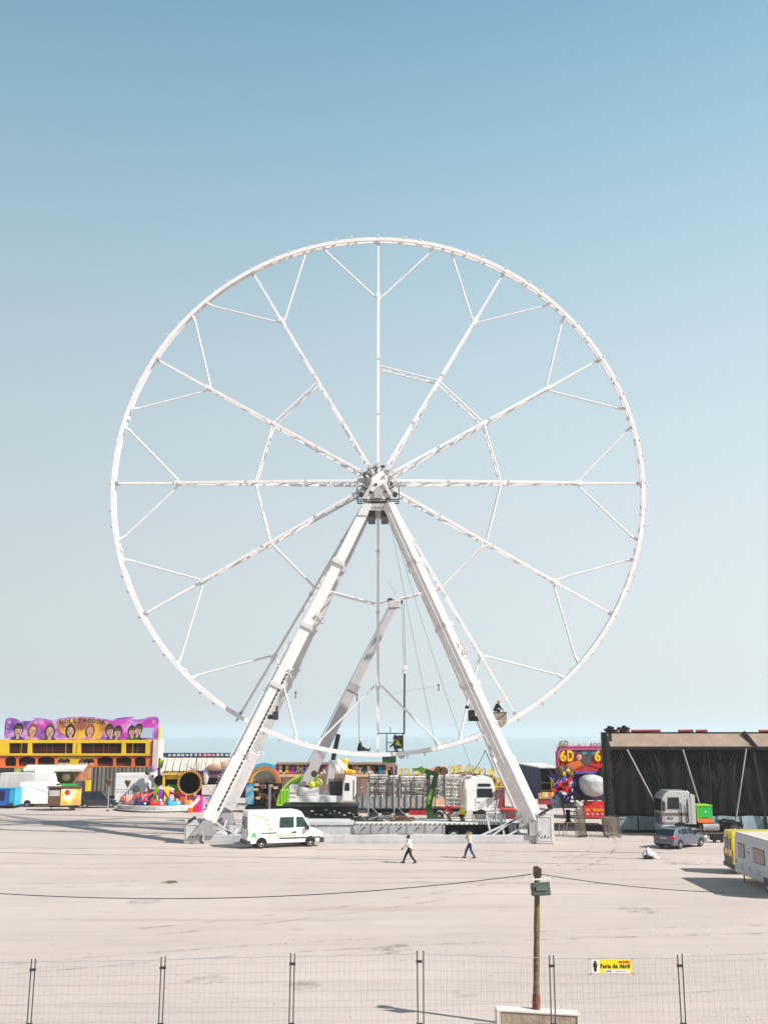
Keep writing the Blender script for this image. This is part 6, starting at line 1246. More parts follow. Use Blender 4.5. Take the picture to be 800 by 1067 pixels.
for k in range(3): P.box(166.6, 169.7, 793 + 2.4 * k, 794 + 2.4 * k, -0.03, -0.002).build('board_stripe', YEL, t)
MB().lathe([(0.25, -0.2), (0.6, -0.2), (0.6, 0.1), (0.25, 0.1)], (P.X(167), 0, P.Z(813)), 'y', 16).build('cable_drum', BLACK, t)
# ------------------------------------------------------------------ rides behind the wheel
rnd.seed(33)
P = Place(257, 112.0); X_, Z_ = P.X, P.Z; t = thing('arch_ride', 'dark ride entrance with blue and orange painted arch behind the left wheel leg', 'fairground ride', P.loc())
cx, cz, r1 = X_(275.5), Z_(816), X_(293) - X_(275.5)
MB().ring((cx, 0, cz), r1 * 0.80, r1 * 1.0, -0.3, 0.3, 24, -PI / 2, PI / 2).build('orange_arch', mat('faded_orange', (0.48, 0.17, 0.06), 0.55, var=0.4, scale=2), t); MB().ring((cx, 0, cz), r1 * 1.005, r1 * 1.17, -0.2, 0.4, 24, -PI / 2, PI * 0.2).build('blue_arch', CYAN, t)
MB().ring((cx, 0, cz), r1 * 0.72, r1 * 0.795, -0.25, 0.25, 24, -PI / 2, PI / 2).build('yellow_arch', GOLD, t)
MB().prism([(cx + r1 * 0.715 * math.cos(PI * i / 12), cz + r1 * 0.715 * math.sin(PI * i / 12)) for i in range(13)], 0.25, 0.5).build('tympanum', GREYP, t)
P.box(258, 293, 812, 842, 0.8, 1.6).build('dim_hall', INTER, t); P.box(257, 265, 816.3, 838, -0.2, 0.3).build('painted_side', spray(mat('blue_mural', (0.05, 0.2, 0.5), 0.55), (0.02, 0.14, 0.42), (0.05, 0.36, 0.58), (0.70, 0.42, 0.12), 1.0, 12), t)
m = MB()
for i in range(34):
    px, py = rnd.uniform(266, 290), rnd.uniform(816, 838); a = rnd.uniform(0, PI); c = Vector((X_(px), rnd.uniform(0.0, 0.6), Z_(py))); d = Vector((math.cos(a), 0, math.sin(a))) * rnd.uniform(0.25, 0.7); m.bar(c - d, c + d, 0.12, 0.12)
m.build('ride_machinery', mat('oily_machinery', (0.10, 0.06, 0.05), 0.6, var=0.7, scale=2), t)
m = MB()
for i in range(10): px, py = rnd.uniform(267, 288), rnd.uniform(815, 832); c = Vector((X_(px), -0.1, Z_(py))); m.box(c.x - .2, c.x + .25, -0.2, 0.0, c.z - .12, c.z + .14)
m.build('ride_figures', PEACH, t); MB().box(X_(281), X_(283.2), -0.5, -0.3, 0, Z_(817)).build('grey_mast', STEEL, t)
P.box(265, 292, 812.6, 814, -0.1, 0.2).build('crossbeam', BROWN, t); P.box(257, 293, 840, 845, -0.4, 1.0).build('floor', BLACK, t)
P = Place(288, 107.0); X_, Z_ = P.X, P.Z; t = thing('lime_ride', 'lime green folded ride with curved lattice arm behind the mobile crane', 'fairground ride', P.loc())
P.box(292, 312, 823, 837.5, 0, 2.2).build('lime_container', LIME, t, bevel=0.04)
for i in range(6): P.box(293.2 + i * 3.1, 293.7 + i * 3.1, 823.4, 837, -0.06, -0.002).build('container_rib', mat('deep_lime', (0.16, 0.42, 0.02), 0.5, var=0.1), t)
P.box(289, 345, 837.6, 839.5, -0.2, 2.2).build('lime_deck', LIME, t); P.box(288, 345, 839.6, 848, 0.0, 2.0).build('chassis', BLACK, t); P.box(309, 350, 833, 836.5, 0.3, 2.0).build('far_arm', LIME, t)
c0 = (X_(326), Z_(838)); 
for k, rr in enumerate((36, 33, 30)):
    R_ = X_(288 + rr) - X_(288); m = MB(); pr = None; yy = 0.1 + 0.55 * k
    for i in range(17):
        a = PI - (PI / 2 + 0.12) * i / 16; p = Vector((c0[0] + R_ * math.cos(a), yy, c0[1] + R_ * 0.84 * math.sin(a)))
        if pr is not None: m.tube(pr, p, 0.12, n=6)
        pr = p
    m.build('curved_rail', mat('lime_rail', (0.36, 0.58, 0.06), 0.45, var=0.2), t)
m = MB(); ro, ri = X_(288 + 36) - X_(288), X_(288 + 30) - X_(288)
for i in range(18):
    a = PI - (PI / 2 + 0.12) * (i + 0.5) / 18; ca, sa = math.cos(a), math.sin(a) * 0.84; m.bar((c0[0] + ro * ca, 0.1, c0[1] + ro * sa), (c0[0] + ri * ca, 1.2, c0[1] + ri * sa), 0.12, 0.1)
m.build('rail_lattice', GREEND, t)
# long prize stall with toys along its roof edge
P = Place(284, 122.0); X_, Z_ = P.X, P.Z; t = thing('toy_stall', 'long cream prize stall with a shelf of toys under its roof, behind the crane', 'stall', P.loc())
P.box(288, 412, 794.6, 796.6, -0.4, 2.6).build('roof_beam', BEIGE, t); P.box(284, 414, 806.6, 809.2, -0.6, 1.4).build('shelf', PEACH, t)
P.box(286, 414, 796.8, 806.5, 1.2, 1.5).build('back_wall', MAROON, t); P.box(286, 414, 809.4, 840, 0.2, 1.4).build('front_wall', mat('pinkish_board', (0.50, 0.38, 0.33), 0.7, var=0.2), t)
for px in (286.5, 315, 344, 372, 411): P.box(px - 0.5, px + 0.5, 796.8, 806.5, -0.3, -0.1).build('roof_post', BEIGE, t)
P.box(376, 404, 811, 830, -0.0, 0.19).build('lattice_panel', mat('buff_lattice', (0.58, 0.44, 0.36), 0.7, var=0.3, scale=6), t)
toycol = [(BLACK, 'black'), (VEHW, 'white'), (CYAN, 'sky blue'), (RED, 'red'), (MAG, 'magenta'), (OFFW, 'cream'), (YEL, 'yellow'), (BLUE, 'blue'), (BROWN, 'brown'), (PINK, 'pink'), (ORANGE, 'orange'), (GREEND, 'dark green')]
where = ['at the stall shelf left end', 'on the shelf by the boom', 'on the shelf above the crane cab', 'at the stall shelf right end']
nt_ = 40; order = [1, 5, 0, 2, 3, 4, 1, 6, 7, 8, 9, 10, 1, 11, 3, 5]; seen = {}
for i in range(nt_):
    px = 288 + 122 * (i + 0.5) / nt_ + rnd.uniform(-0.6, 0.6); mm, cn = toycol[order[i % 16] if i % 3 else rnd.randrange(12)]
    if abs(px - 360) < 3: continue
    s_ = rnd.uniform(0.30, 0.44); zq = Z_(806.55)
    wz = where[min(3, int((px - 288) / 122 * 4))]; lb = f'{cn} soft toy {wz}'; j = seen[lb] = seen.get(lb, 0) + 1
    adj = ['', 'second ', 'third ', 'fourth ', 'fifth ', 'sixth '][j - 1]
    lb = f'{cn} soft toy, {adj}such from the left, {wz}' if adj else lb
    t2 = thing('soft_toy', lb, 'soft toy', (P.x + X_(px), P.Y + 0.2, zq), rnd.uniform(-.4, .4), 'soft toys on the long stall shelf')
    MB().ball((0, 0, s_ * 0.8), (s_ * 0.8, s_ * 0.6, s_ * 0.85), 8, 6).build('body', mm, t2); h_ = MB().ball((0, -0.05, s_ * 1.9), (s_ * 0.62, s_ * 0.55, s_ * 0.58), 8, 6)
    for sg in (-1, 1): h_.ball((sg * s_ * 0.5, 0, s_ * 2.4), s_ * 0.22, 6, 5)
    h_.build('head', toycol[(order[(i + 4) % 16])][0] if i % 4 == 0 else mm, t2)
    l_ = MB()
    for sg in (-1, 1): l_.ball((sg * s_ * 0.75, -s_ * 0.35, s_ * 0.25), (s_ * 0.3, s_ * 0.45, s_ * 0.25), 6, 5)
    l_.build('feet', mm, t2)
g = at(360.5, 805, 120.5); t = thing('giraffe_figure', 'yellow giraffe figure standing over the toys of the long stall', 'figure', (g.x, 121.0, Z_(806.55)))
m = MB(); m.cap((0, 0, 0.35), (0.9, 0, 0.25), 0.32, 0.22); m.cap((0, 0, 0.4), (-0.1, 0, 1.5), 0.26, 0.18); m.ball((-0.22, 0, 1.62), (0.42, 0.2, 0.2)); m.cap((-0.05, 0, 1.75), (-0.05, 0, 2.0), 0.05)
for x in (-0.1, 0.15, 0.7, 0.95): m.cap((x, -0.1, 0.3), (x, -0.1, 0.06), 0.08)
fused(m, 'body', YEL, t, 0.04)
for x, z in ((0.0, 0.8), (-0.05, 1.2), (0.3, 0.45), (0.6, 0.4)): MB().ball((x, -0.25, z), (0.1, 0.06, 0.09), 6, 5).build('spot', ORANGE, t)
P0 = Place(336, 121.0); t = thing('round_figure', 'cluster of white cartoon heads standing by the crane lifting cylinder', 'figure', (P0.x, 120.6, Z_(806.55)))
for px, py, s_ in ((349, 803, 0.5), (353, 800, 0.45), (356.5, 804, 0.5), (352, 806, 0.55)): MB().ball((P0.X(px), 0, P0.Z(py) - Z_(806.55) + 0.5), s_, 10, 8).build('head', VEHW, t)
P0 = Place(402, 121.0); t = thing('timber_tower', 'small open timber lookout on the stall roof right of the toys', 'lookout', (P0.x, 120.4, P0.Z(809)))
for px in (403, 408, 413): MB().box(P0.X(px) - 0.07, P0.X(px) + 0.07, 0, 0.14, 0, P0.Z(798) - P0.Z(809)).build('post', YEL if px == 403 else BROWN, t)
MB().box(P0.X(402), P0.X(414), -0.2, 0.9, P0.Z(798.5) - P0.Z(809), P0.Z(797) - P0.Z(809)).build('roof', BEIGE, t); MB().box(P0.X(403.5), P0.X(412), 0.2, 0.5, 0.02, 0.7).build('dark_crate', BLACK, t)
# the lettered car ride
P = Place(400, 124.0); X_, Z_ = P.X, P.Z; t = thing('lettered_ride', 'peach coloured ride front with yellow rooftop letters behind the trailer load', 'fairground ride', P.loc())
P.box(412, 470, 808, 842, 0.2, 2.5).build('front_wall', PEACH, t); arc = [(X_(466 + 50 * i / 16), Z_(808.5 - 2.6 * math.sin(PI * (0.1 + 0.9 * i / 16)))) for i in range(17)]
MB().prism([(X_(466), Z_(842))] + arc + [(X_(516), Z_(842))], 0.0, 2.4).build('arched_front', PEACH, t)
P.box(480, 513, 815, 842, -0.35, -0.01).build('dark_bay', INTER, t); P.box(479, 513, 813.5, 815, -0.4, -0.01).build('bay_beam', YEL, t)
YL = mat('yellow_lettering', (0.80, 0.62, 0.12), 0.45, var=0.08); DK = mat('letter_return', (0.10, 0.07, 0.03), 0.6, var=0.2)
def letters(word, px0, px1, base, hpx, rise, tilt, par):
    n = len(word); w_ = (px1 - px0) / n
    for i, ch in enumerate(word):
        px = px0 + w_ * (i + 0.5); u = (i + 0.5) / n; py = base - rise(u)
        r_ = tilt * (0.5 - u); wd = X_(px + w_ * 0.42) - X_(px - w_ * 0.42); ht = Z_(py - hpx) - Z_(py)
        if ch == 'I': wd *= 0.4
        l = text(ch, wd, ht, 0.1, 'roof_letter', YL, par, (X_(px), -0.25, Z_(py - hpx / 2)), 0.04, roll=r_ or 0.0001)
        text(ch, wd * 1.18, ht * 1.18, 0.12, 'letter_back', DK, l, (0.05, 0.13, -0.04), 0.06, roll=r_ or 0.0001)
letters('DELGADO', 467.5, 505, 806.0, 7.4, lambda u: 1.6 * math.sin(PI * min(1, u * 1.15)) - 4.0 * max(0, u - 0.55) , 0.5, t)
letters('STAILAND', 414.5, 447, 807.2, 6.4, lambda u: 0.5 * u, 0.0, t)
for px, py in ((512, 804.2), (403.5, 803.5)):
    MB().prism([(X_(px) + (0.62 if i % 2 == 0 else 0.25) * math.sin(PI * i / 5), Z_(py) + (0.62 if i % 2 == 0 else 0.25) * math.cos(PI * i / 5)) for i in range(10)], -0.3, -0.15).build('roof_star', YL, t)
    MB().box(X_(px) - 0.05, X_(px) + 0.05, -0.12, 0.0, Z_(812), Z_(py)).build('star_post', BROWN, t)
cb = [(446, 805), (447, 801.5), (450, 799.2), (456, 798), (463, 798.4), (465, 801.5), (465, 805.5), (460, 807.5), (450, 807)]
co_ = MB().prism([(X_(a), Z_(b)) for a, b in cb], -0.5, -0.2).build('race_car_board', PEACH, t)
for px, py, r_ in ((462, 803.5, 0.5), (456.5, 801.5, 0.36)): MB().lathe([(r_, -0.62), (r_, -0.51)], (X_(px), 0, Z_(py)), 'y', 16).build('painted_wheel', BROWN, co_)
MB().prism([(X_(448), Z_(804.5)), (X_(455), Z_(804.5)), (X_(453), Z_(802))], -0.54, -0.51).build('painted_nose', RED, co_)
# painted end booth with red curtain
P = Place(506, 118.0); X_, Z_ = P.X, P.Z; t = thing('red_booth', 'booth with rounded painted board over a red curtain, right of the white truck', 'booth', P.loc())
bd = MB().prism([(X_(506), Z_(822)), (X_(506), Z_(813)), (X_(509), Z_(810.8)), (X_(514), Z_(809.6)), (X_(519), Z_(810.2)), (X_(524), Z_(813.5)), (X_(528), Z_(819)), (X_(527), Z_(823))], -0.3, 0.1).build('painted_board', spray(mat('brown_gold_art', (0.3, 0.2, 0.05), 0.5), (0.10, 0.05, 0.04), (0.40, 0.20, 0.05), (0.66, 0.50, 0.08), 1.4, 7), t)
P.box(508, 526, 818.8, 820.3, -0.36, -0.302).build('gold_band', YEL, bd)
MB().add([(X_(508 + 17 * i / 20), 0.1 * (i % 2), z) for i in range(21) for z in (Z_(848), Z_(823.2))] + [(X_(508), 1.2, Z_(848)), (X_(508), 1.2, Z_(823.2)), (X_(525), 1.2, Z_(848)), (X_(525), 1.2, Z_(823.2))], [(2 * i, 2 * i + 2, 2 * i + 3, 2 * i + 1) for i in range(20)] + [(0, 1, 43, 42), (40, 44, 45, 41), (42, 43, 45, 44)]).build('curtain', RED, t)
P.box(514, 525, 823.2, 829, -0.15, -0.02).build('dark_pelmet', MAROON, t)
# dark blue market truck with open end
P = Place(544, 116.0); X_, Z_ = P.X, P.Z; t = thing('market_truck', 'dark blue truck body with open lit end full of goods, right of the wheel', 'truck', P.loc())
zt, zl = Z_(797.5), Z_(833)
MB().add([(X_(544), 5.0, zl), (X_(562), 0, zl), (X_(562), 0, Z_(800.5)), (X_(544), 5.0, zt), (X_(544) + 0.15, 5.1, zl), (X_(562) + 0.05, 0.1, zl), (X_(562) + 0.05, 0.1, Z_(800.5)), (X_(544) + 0.15, 5.1, zt)], [(0, 1, 2, 3), (4, 7, 6, 5), (0, 4, 5, 1), (1, 5, 6, 2), (2, 6, 7, 3), (3, 7, 4, 0)]).build('blue_side', BLUED, t)
MB().add([(X_(544) - 0.1, 5.0, zt + 0.03), (X_(562) - 0.1, -0.3, Z_(800.5) + 0.03), (X_(580), -0.3, Z_(800.8) + 0.03), (X_(572), 5.0, zt + 0.03), (X_(544) - 0.1, 5.0, zt + 0.15), (X_(562) - 0.1, -0.3, Z_(800.5) + 0.15), (X_(580), -0.3, Z_(800.8) + 0.15), (X_(572), 5.0, zt + 0.15)], [(0, 1, 2, 3), (4, 7, 6, 5), (0, 4, 5, 1), (1, 5, 6, 2), (2, 6, 7, 3), (3, 7, 4, 0)]).build('roof', OFFW, t)
MB().box(X_(562.5), X_(579.5), 1.6, 1.8, zl, Z_(801)).build('dark_inside', BLACK, t); P.box(578.5, 579.8, 801, 833, 0.0, 1.6).build('right_frame', BLACK, t); P.box(562.2, 563.2, 801, 833, 0.0, 0.12).build('left_frame', STEELD, t)
P.box(563, 579, 815.5, 816.2, 0.2, 1.5).build('upper_shelf', GREYD, t); P.box(563, 579, 823.5, 824.3, 0.0, 1.5).build('counter', BROWN, t); P.box(560, 579, 826.3, 832.0, -0.5, 0.4).build('goods_bin', PEACH, t); P.box(560, 579, 832.2, 838, -0.4, 0.5).build('red_base', mat('dull_red', (0.32, 0.03, 0.03), 0.6, var=0.2), t)
for i in range(5): P.box(563 + i * 3.2, 565.8 + i * 3.2, 825, 830.5, -0.56, -0.51).build('price_board', (YEL, OFFW, ORANGE, YEL, OFFW)[i], t)
for px in (549, 574): wheel(t, X_(px), 1.0, 0.45, 0.3)
# ------------------------------------------------------------------ simulator ride
rnd.seed(44)
P = Place(574, 106.0); X_, Z_ = P.X, P.Z; t = thing('simulator_ride', 'red and lilac framed simulator ride with yellow lettering left of the black tent', 'fairground ride', P.loc())
fr = [(X_(581), Z_(806)), (X_(581), Z_(783)), (X_(582.5), Z_(780)), (X_(586), Z_(778.3)), (X_(640), Z_(778.3)), (X_(640), Z_(806))]
pn = MB().prism(fr, 0.05, 0.35).build('picture_panel', mat('panel_red_art', (0.50, 0.03, 0.02), 0.5, var=0.4, scale=1.2), t)
MB().path([(X_(581), 0, Z_(840)), (X_(581), 0, Z_(783.5)), (X_(582.3), 0, Z_(780.3)), (X_(586), 0, Z_(778.6)), (X_(640), 0, Z_(778.6))], 0.17, 8).build('red_frame', mat('raspberry', (0.45, 0.04, 0.12), 0.45, var=0.1), t)
MB().path([(X_(583), -0.03, Z_(790)), (X_(583), -0.03, Z_(783.5)), (X_(584), -0.03, Z_(781.6)), (X_(587), -0.03, Z_(780.6)), (X_(640), -0.03, Z_(780.6))], 0.10, 8).build('lilac_frame', LILAC, t)
MB().prism([(X_(596), Z_(783)), (X_(622), Z_(783)), (X_(619), Z_(788)), (X_(612), Z_(792)), (X_(603), Z_(788))], 0.02, 0.048).build('painted_sky', CYAN, pn)
MB().ball((X_(603.5), 0.03, Z_(789)), (0.55, 0.03, 0.72), 12, 8).build('painted_mask', MAROON, pn); MB().ball((X_(604), 0.0, Z_(789)), (0.26, 0.02, 0.3), 10, 6).build('painted_face', SKINP, pn)
m = MB(); m.ball((X_(612), 0.03, Z_(791)), (0.5, 0.02, 0.7), 8, 6); m.ball((X_(615), 0.02, Z_(787)), (0.35, 0.02, 0.42), 8, 6); m.build('painted_dark_figure', GREYD, pn)
MB().prism([(X_(596), Z_(803)), (X_(608), Z_(797)), (X_(604), Z_(792)), (X_(590), Z_(796))], 0.0, 0.02).build('painted_flame', ORANGE, pn); MB().prism([(X_(614), Z_(797)), (X_(628), Z_(802)), (X_(628), Z_(793)), (X_(620), Z_(790))], 0.0, 0.02).build('painted_flame', RED, pn)
YL6 = mat('sim_yellow', (0.82, 0.50, 0.01), 0.45, var=0.1)
for px0, s in ((583.6, '6'), (591.2, 'D'), (619.6, '6'), (627.2, 'D')): text(s, X_(px0 + 6.8) - X_(px0), Z_(781.5) - Z_(793.4), 0.12, 'panel_letter', YL6, pn, (X_(px0), -0.02, Z_(793.4)), 0.05)
GL = mat('gilt_letters', (0.34, 0.25, 0.12), 0.5, var=0.4, scale=5)
for px0, w_, s, h_ in ((582.8, 4.6, '6', 6.2), (588.0, 4.8, 'D', 6.2)): text(s, X_(px0 + w_) - X_(px0), Z_(777.6 - h_) - Z_(777.6), 0.3, 'roof_letter', GL, t, (X_(px0), 0.1, Z_(777.7)), 0.05, shear=0.15)
for i, s in enumerate('SIMULADOR'): text(s, (X_(3.6) - X_(0)) * (0.35 if s == 'I' else 1), Z_(773.8) - Z_(777.6), 0.2, 'roof_letter', GL if i > 4 else OFFW, t, (X_(594 + i * 4.2), 0.1, Z_(777.7)), 0.04)
P.box(581, 632, 777.75, 778.2, 0.0, 0.4).build('letter_rail', STEELD, t)
m = MB()
for i in range(46):
    px, py = rnd.uniform(575, 596), rnd.uniform(808, 836); a = rnd.uniform(0, PI); c = Vector((X_(px), rnd.uniform(-0.7, 0.3), Z_(py))); d = Vector((math.cos(a), 0.2, math.sin(a))) * rnd.uniform(0.2, 0.6); m.bar(c - d, c + d, rnd.uniform(.12, .3), 0.16)
m.build('violet_machinery', PLUM, t)
m = MB()
for px, py, a in ((584, 816, 0.3), (588, 819, -0.6), (582, 821, 0.1), (590, 814, 0.9), (578, 822, 0.2), (586, 823, -0.2)): c = Vector((X_(px), -0.9, Z_(py))); d = Vector((math.cos(a), 0, math.sin(a))) * 0.5; m.bar(c - d, c + d, 0.34, 0.3)
m.build('red_arm', RED, t)
m = MB()
for px, py in ((588, 803), (585, 806), (592, 807), (590, 801), (583, 802)): m.ball((X_(px), -0.4, Z_(py)), (0.55, 0.4, 0.4), 8, 6)
m.build('dark_figure_head', BROWN, t); m = MB(); m.ball((X_(590), -0.8, Z_(803)), (0.25, 0.15, 0.2)); m.ball((X_(586), -0.75, Z_(806)), (0.2, 0.15, 0.25)); m.build('gilded_detail', GOLD, t)
MB().box(X_(573.5), X_(576.5), -0.3, 0.0, Z_(823), Z_(810)).build('yellow_post', YEL, t); MB().box(X_(575), X_(600), -0.2, 0.4, Z_(842), Z_(836)).build('dark_plinth', GREYP, t); P.box(576, 582, 828, 840, -0.6, -0.3).build('pale_panel', PALEB, t)
# capsule under its cover
T0 = [(598, 806.5), (619, 806.2), (624, 810), (628, 816), (627, 823), (620, 830), (610, 830), (603, 824)]
m = MB(); cen = [sum(a for a, _ in T0) / 8, sum(b for _, b in T0) / 8]; rings = [(-2.0, 0.55), (-1.8, 0.85), (-0.9, 1.0), (0.8, 1.0), (1.6, 0.7)]; vs = []
for y, s_ in rings:
    for a, b in T0: vs.append((X_(cen[0] + (a - cen[0]) * s_ + rnd.uniform(-.5, .5)), y - 1.0 + rnd.uniform(-.08, .08), Z_(cen[1] + (b - cen[1]) * s_ + rnd.uniform(-.5, .5))))
n = 8; m.add(vs, [(j * n + i, j * n + (i + 1) % n, (j + 1) * n + (i + 1) % n, (j + 1) * n + i) for j in range(4) for i in range(n)] + [tuple(range(n))[::-1], tuple(range(4 * n, 5 * n))])
cp = m.build('covered_capsule', TARP, t); sbs = cp.modifiers.new('soft', 'SUBSURF'); sbs.levels = sbs.render_levels = 2
dt = bpy.data.textures.new('folds', 'CLOUDS'); dt.noise_scale = 0.9; dm = cp.modifiers.new('folds', 'DISPLACE'); dm.texture = dt; dm.strength = 0.16; dm.mid_level = 0.5
P.box(597, 640, 806.3, 834, 0.3, 0.6).build('dark_backboard', mat('dark_violet_board', (0.03, 0.025, 0.08), 0.6, var=0.4), t)
for px, py in ((600, 829), (607, 833), (617, 833), (624, 830)): MB().bar((X_(px), -0.9, Z_(py)), (X_(px + 2), -0.5, Z_(py + 5)), 0.22, 0.22).build('hydraulic_leg', STEELD, t)
P.box(598, 630, 803.8, 806.0, -0.6, 0.0).build('canopy_edge', PLUM, t); MB().ball((X_(627), -0.7, Z_(806)), (0.6, 0.5, 0.7), 8, 6).build('black_bag', BLACK, t)
rb = P.box(601.5, 636, 838.5, 849.5, -2.6, -1.4).build('red_base', RED, t, bevel=0.03); P.box(604, 636, 834, 838.3, -2.2, -1.0).build('upper_red_step', mat('signal_red', (0.55, 0.03, 0.02), 0.45, var=0.2), t)
text('6D', X_(607) - X_(603.5), Z_(840.5) - Z_(843.2), 0.03, 'base_lettering', YEL, rb, (X_(603.5), -2.605, Z_(843.3)), 0.03); text('TECHNOLOGY', X_(628) - X_(610), Z_(840.7) - Z_(843.2), 0.03, 'base_lettering', YEL, rb, (X_(610), -2.605, Z_(843.3)), 0.03)
for i in range(5): P.box(604 + i * 5, 605.6 + i * 5, 845.5, 847, -2.66, -2.605).build('base_lamp', LAMPC, rb)
st = MB()
for k in range(6): st.box(X_(583), X_(596), -2.0 + 0.3 * k, -1.7 + 0.3 * k, 0.25 + 0.36 * k, 0.33 + 0.36 * k)
st.build('stair_treads', GREYD, t)
for px in (583, 596): MB().bar((X_(px), -2.0, 0.1), (X_(px), -0.2, 2.4), 0.1, 0.25).build('stair_side', STEELD, t)
MB().bar((X_(594), -2.1, Z_(836)), (X_(602), -2.1, Z_(842.5)), 0.3, 0.08).build('white_stair_rail', OFFW, t)
text('CUMEX', X_(595) - X_(585.5), 0.22, 0.02, 'stair_lettering', OFFW, t, (X_(585.5), -2.05, 0.95), 0.03) if False else None
# dark chair-like cart, low dark box, crowd barriers
b = gd(592, 862); t = thing('folded_cart', 'black folded hand cart standing before the simulator stairs', 'cart', (b.x, b.y, 0))
MB().box(-0.2, 0.2, -0.05, 0.05, 0.5, 1.5).build('frame', BLACK, t); MB().box(-0.32, 0.32, -0.25, 0.25, 0.42, 0.498).build('seat', BLACK, t)
for x in (-0.32, 0.32): MB().tube((x, -0.2, 0), (x, -0.2, 0.45), 0.05).build('leg', STEELD, t)
b0, b1 = gd(577, 866.5), gd(629, 866.5); t = thing('low_dark_box', 'low dark box behind the stacked crowd barriers', 'platform', (b0.x, b0.y + 0.6, 0))
MB().box(0, b1.x - b0.x, 0, 2.2, 0.0, 0.42).build('side', mat('dark_box_side', (0.06, 0.045, 0.042), 0.8, var=0.4), t); MB().box(-0.05, b1.x - b0.x + 0.05, -0.05, 2.25, 0.422, 0.47).build('top', BLACK, t)  # plain dark box giving the dark band behind the barriers
BR = mat('brown_steel', (0.10, 0.075, 0.06), 0.5, 0.3, var=0.4, scale=4)
def barrier(x, y, rz, lean, lb, L_=2.0, Hb=1.1):
    t = thing('crowd_barrier', lb, 'barrier', (x, y, 0), rz, 'crowd barriers before the simulator'); t.rotation_euler[0] = lean
    m = MB()
    MB().path([(0, 0, 0.15), (0, 0, Hb - 0.15), (0.12, 0, Hb), (L_ - 0.12, 0, Hb), (L_, 0, Hb - 0.15), (L_, 0, 0.15), (0, 0, 0.15)], 0.028, 6).build('frame', BR, t)
    nb = 13 if Hb < L_ else 15
    for i in range(nb):
        f_ = (i + 1) / (nb + 1)
        if Hb < L_: m.tube((L_ * f_, 0, 0.15), (L_ * f_, 0, Hb), 0.016, n=5)
        else: m.tube((0, 0, 0.15 + (Hb - 0.15) * f_), (L_, 0, 0.15 + (Hb - 0.15) * f_), 0.012, n=5)
    m.build('bars', BR, t)
    for xx in (0.25, L_ - 0.25): MB().bar((xx, -0.3, 0.02), (xx, 0.3, 0.02), 0.05, 0.03).bar((xx, 0, 0.02), (xx, 0, 0.16), 0.04, 0.04).build('foot', BR, t)
b = gd(601, 873); ll = ['frontmost crowd barrier of the left stack before the simulator', 'second crowd barrier from the front in the left stack', 'third crowd barrier from the front in the left stack', 'fourth crowd barrier from the front in the left stack', 'rearmost crowd barrier of the left stack before the simulator']
for i in range(5): barrier(b.x + 0.16 * i - 0.1, b.y + 0.30 * i, math.radians(25 + 9 * i), math.radians(-6), ll[i], 1.05, 2.1)
b = gd(630, 873); ll = ['frontmost crowd barrier of the right stack at the tent corner', 'second crowd barrier from the front at the tent corner', 'third crowd barrier from the front at the tent corner', 'rearmost crowd barrier of the right stack at the tent corner']
for i in range(4): barrier(b.x + 0.05 * i, b.y + 0.4 * i, math.radians(8 + 12 * i), math.radians(-5), ll[i], 1.5, 1.5)
b = gd(582, 871); t = thing('cone_cluster', 'pair of thin grey stakes standing by the right ballast box', 'stakes', (b.x, b.y, 0))
for x in (0, 0.35, 0.6): MB().tube((x, 0, 0), (x + 0.08, 0, 0.95), 0.03).build('stake', GREYP, t)
# ------------------------------------------------------------------ black tent hall
P = Place(628, 89.0); X_, Z_ = P.X, P.Z; XE = X_(960)
t = thing('black_tent', 'large black cloth tent hall with beige roof edge on the right', 'tent', P.loc())
xl = X_(640); zt = Z_(764); zb = Z_(778)
n = 150; vs = []; fs = []; lev = 12; ztp, zbt = zb - 0.05, Z_(853)
for i in range(n + 1):
    x = xl + (XE - xl) * i / n
    for k in range(lev + 1):
        u = k / lev; sag = 0.05 * math.sin(i * 0.9 + 0.5 * math.sin(k)) + 0.10 * math.sin(i * 0.23 + k * 0.4) + (0.22 * math.exp(-((i % 24) - 4) ** 2 / 3.0) * (1 - u)) + 0.04 * math.sin(i * 2.3 + k)
        vs.append((x, 0.55 - sag, ztp + (zbt - ztp) * u))
for i in range(n):
    for k in range(lev): a = i * (lev + 1) + k; fs.append((a, a + lev + 1, a + lev + 2, a + 1))
cl = MB().add(vs, fs).build('front_curtain', TENTB, t, smooth=True); sd_ = cl.modifiers.new('cloth_thickness', 'SOLIDIFY'); sd_.thickness = 0.03
MB().add([(xl, 0.75, 0.1), (xl, 3.6, 0.1), (xl, 3.6, zt), (xl, 0.75, zt), (xl - 0.06, 0.75, 0.1), (xl - 0.06, 3.6, 0.1), (xl - 0.06, 3.6, zt), (xl - 0.06, 0.75, zt)], [(0, 1, 2, 3), (4, 7, 6, 5), (0, 4, 5, 1), (1, 5, 6, 2), (2, 6, 7, 3), (3, 7, 4, 0)]).build('side_cloth', TENTB, t)
MB().box(xl + 0.1, XE, 1.4, 3.5, 0.0, zt - 0.1).build('dark_inside', TENTB, t)
MB().prismx([(-0.15, zb + 0.02), (-0.05, zb - 0.03), (1.1, zt - 0.06), (1.0, zt)], X_(637), XE).build('roof_edge', BEIGE, t)
MB().box(X_(637), XE, 0.95, 3.7, zt + 0.002, zt + 0.10).build('roof', TENTB, t); MB().box(X_(637), XE, -0.2, 0.12, zb - 0.24, zb - 0.03).build('edge_beam', BLACK, t)
CRS = mat('shiny_black_crease', (0.045, 0.042, 0.042), 0.35, var=0.4, spec=0.4)
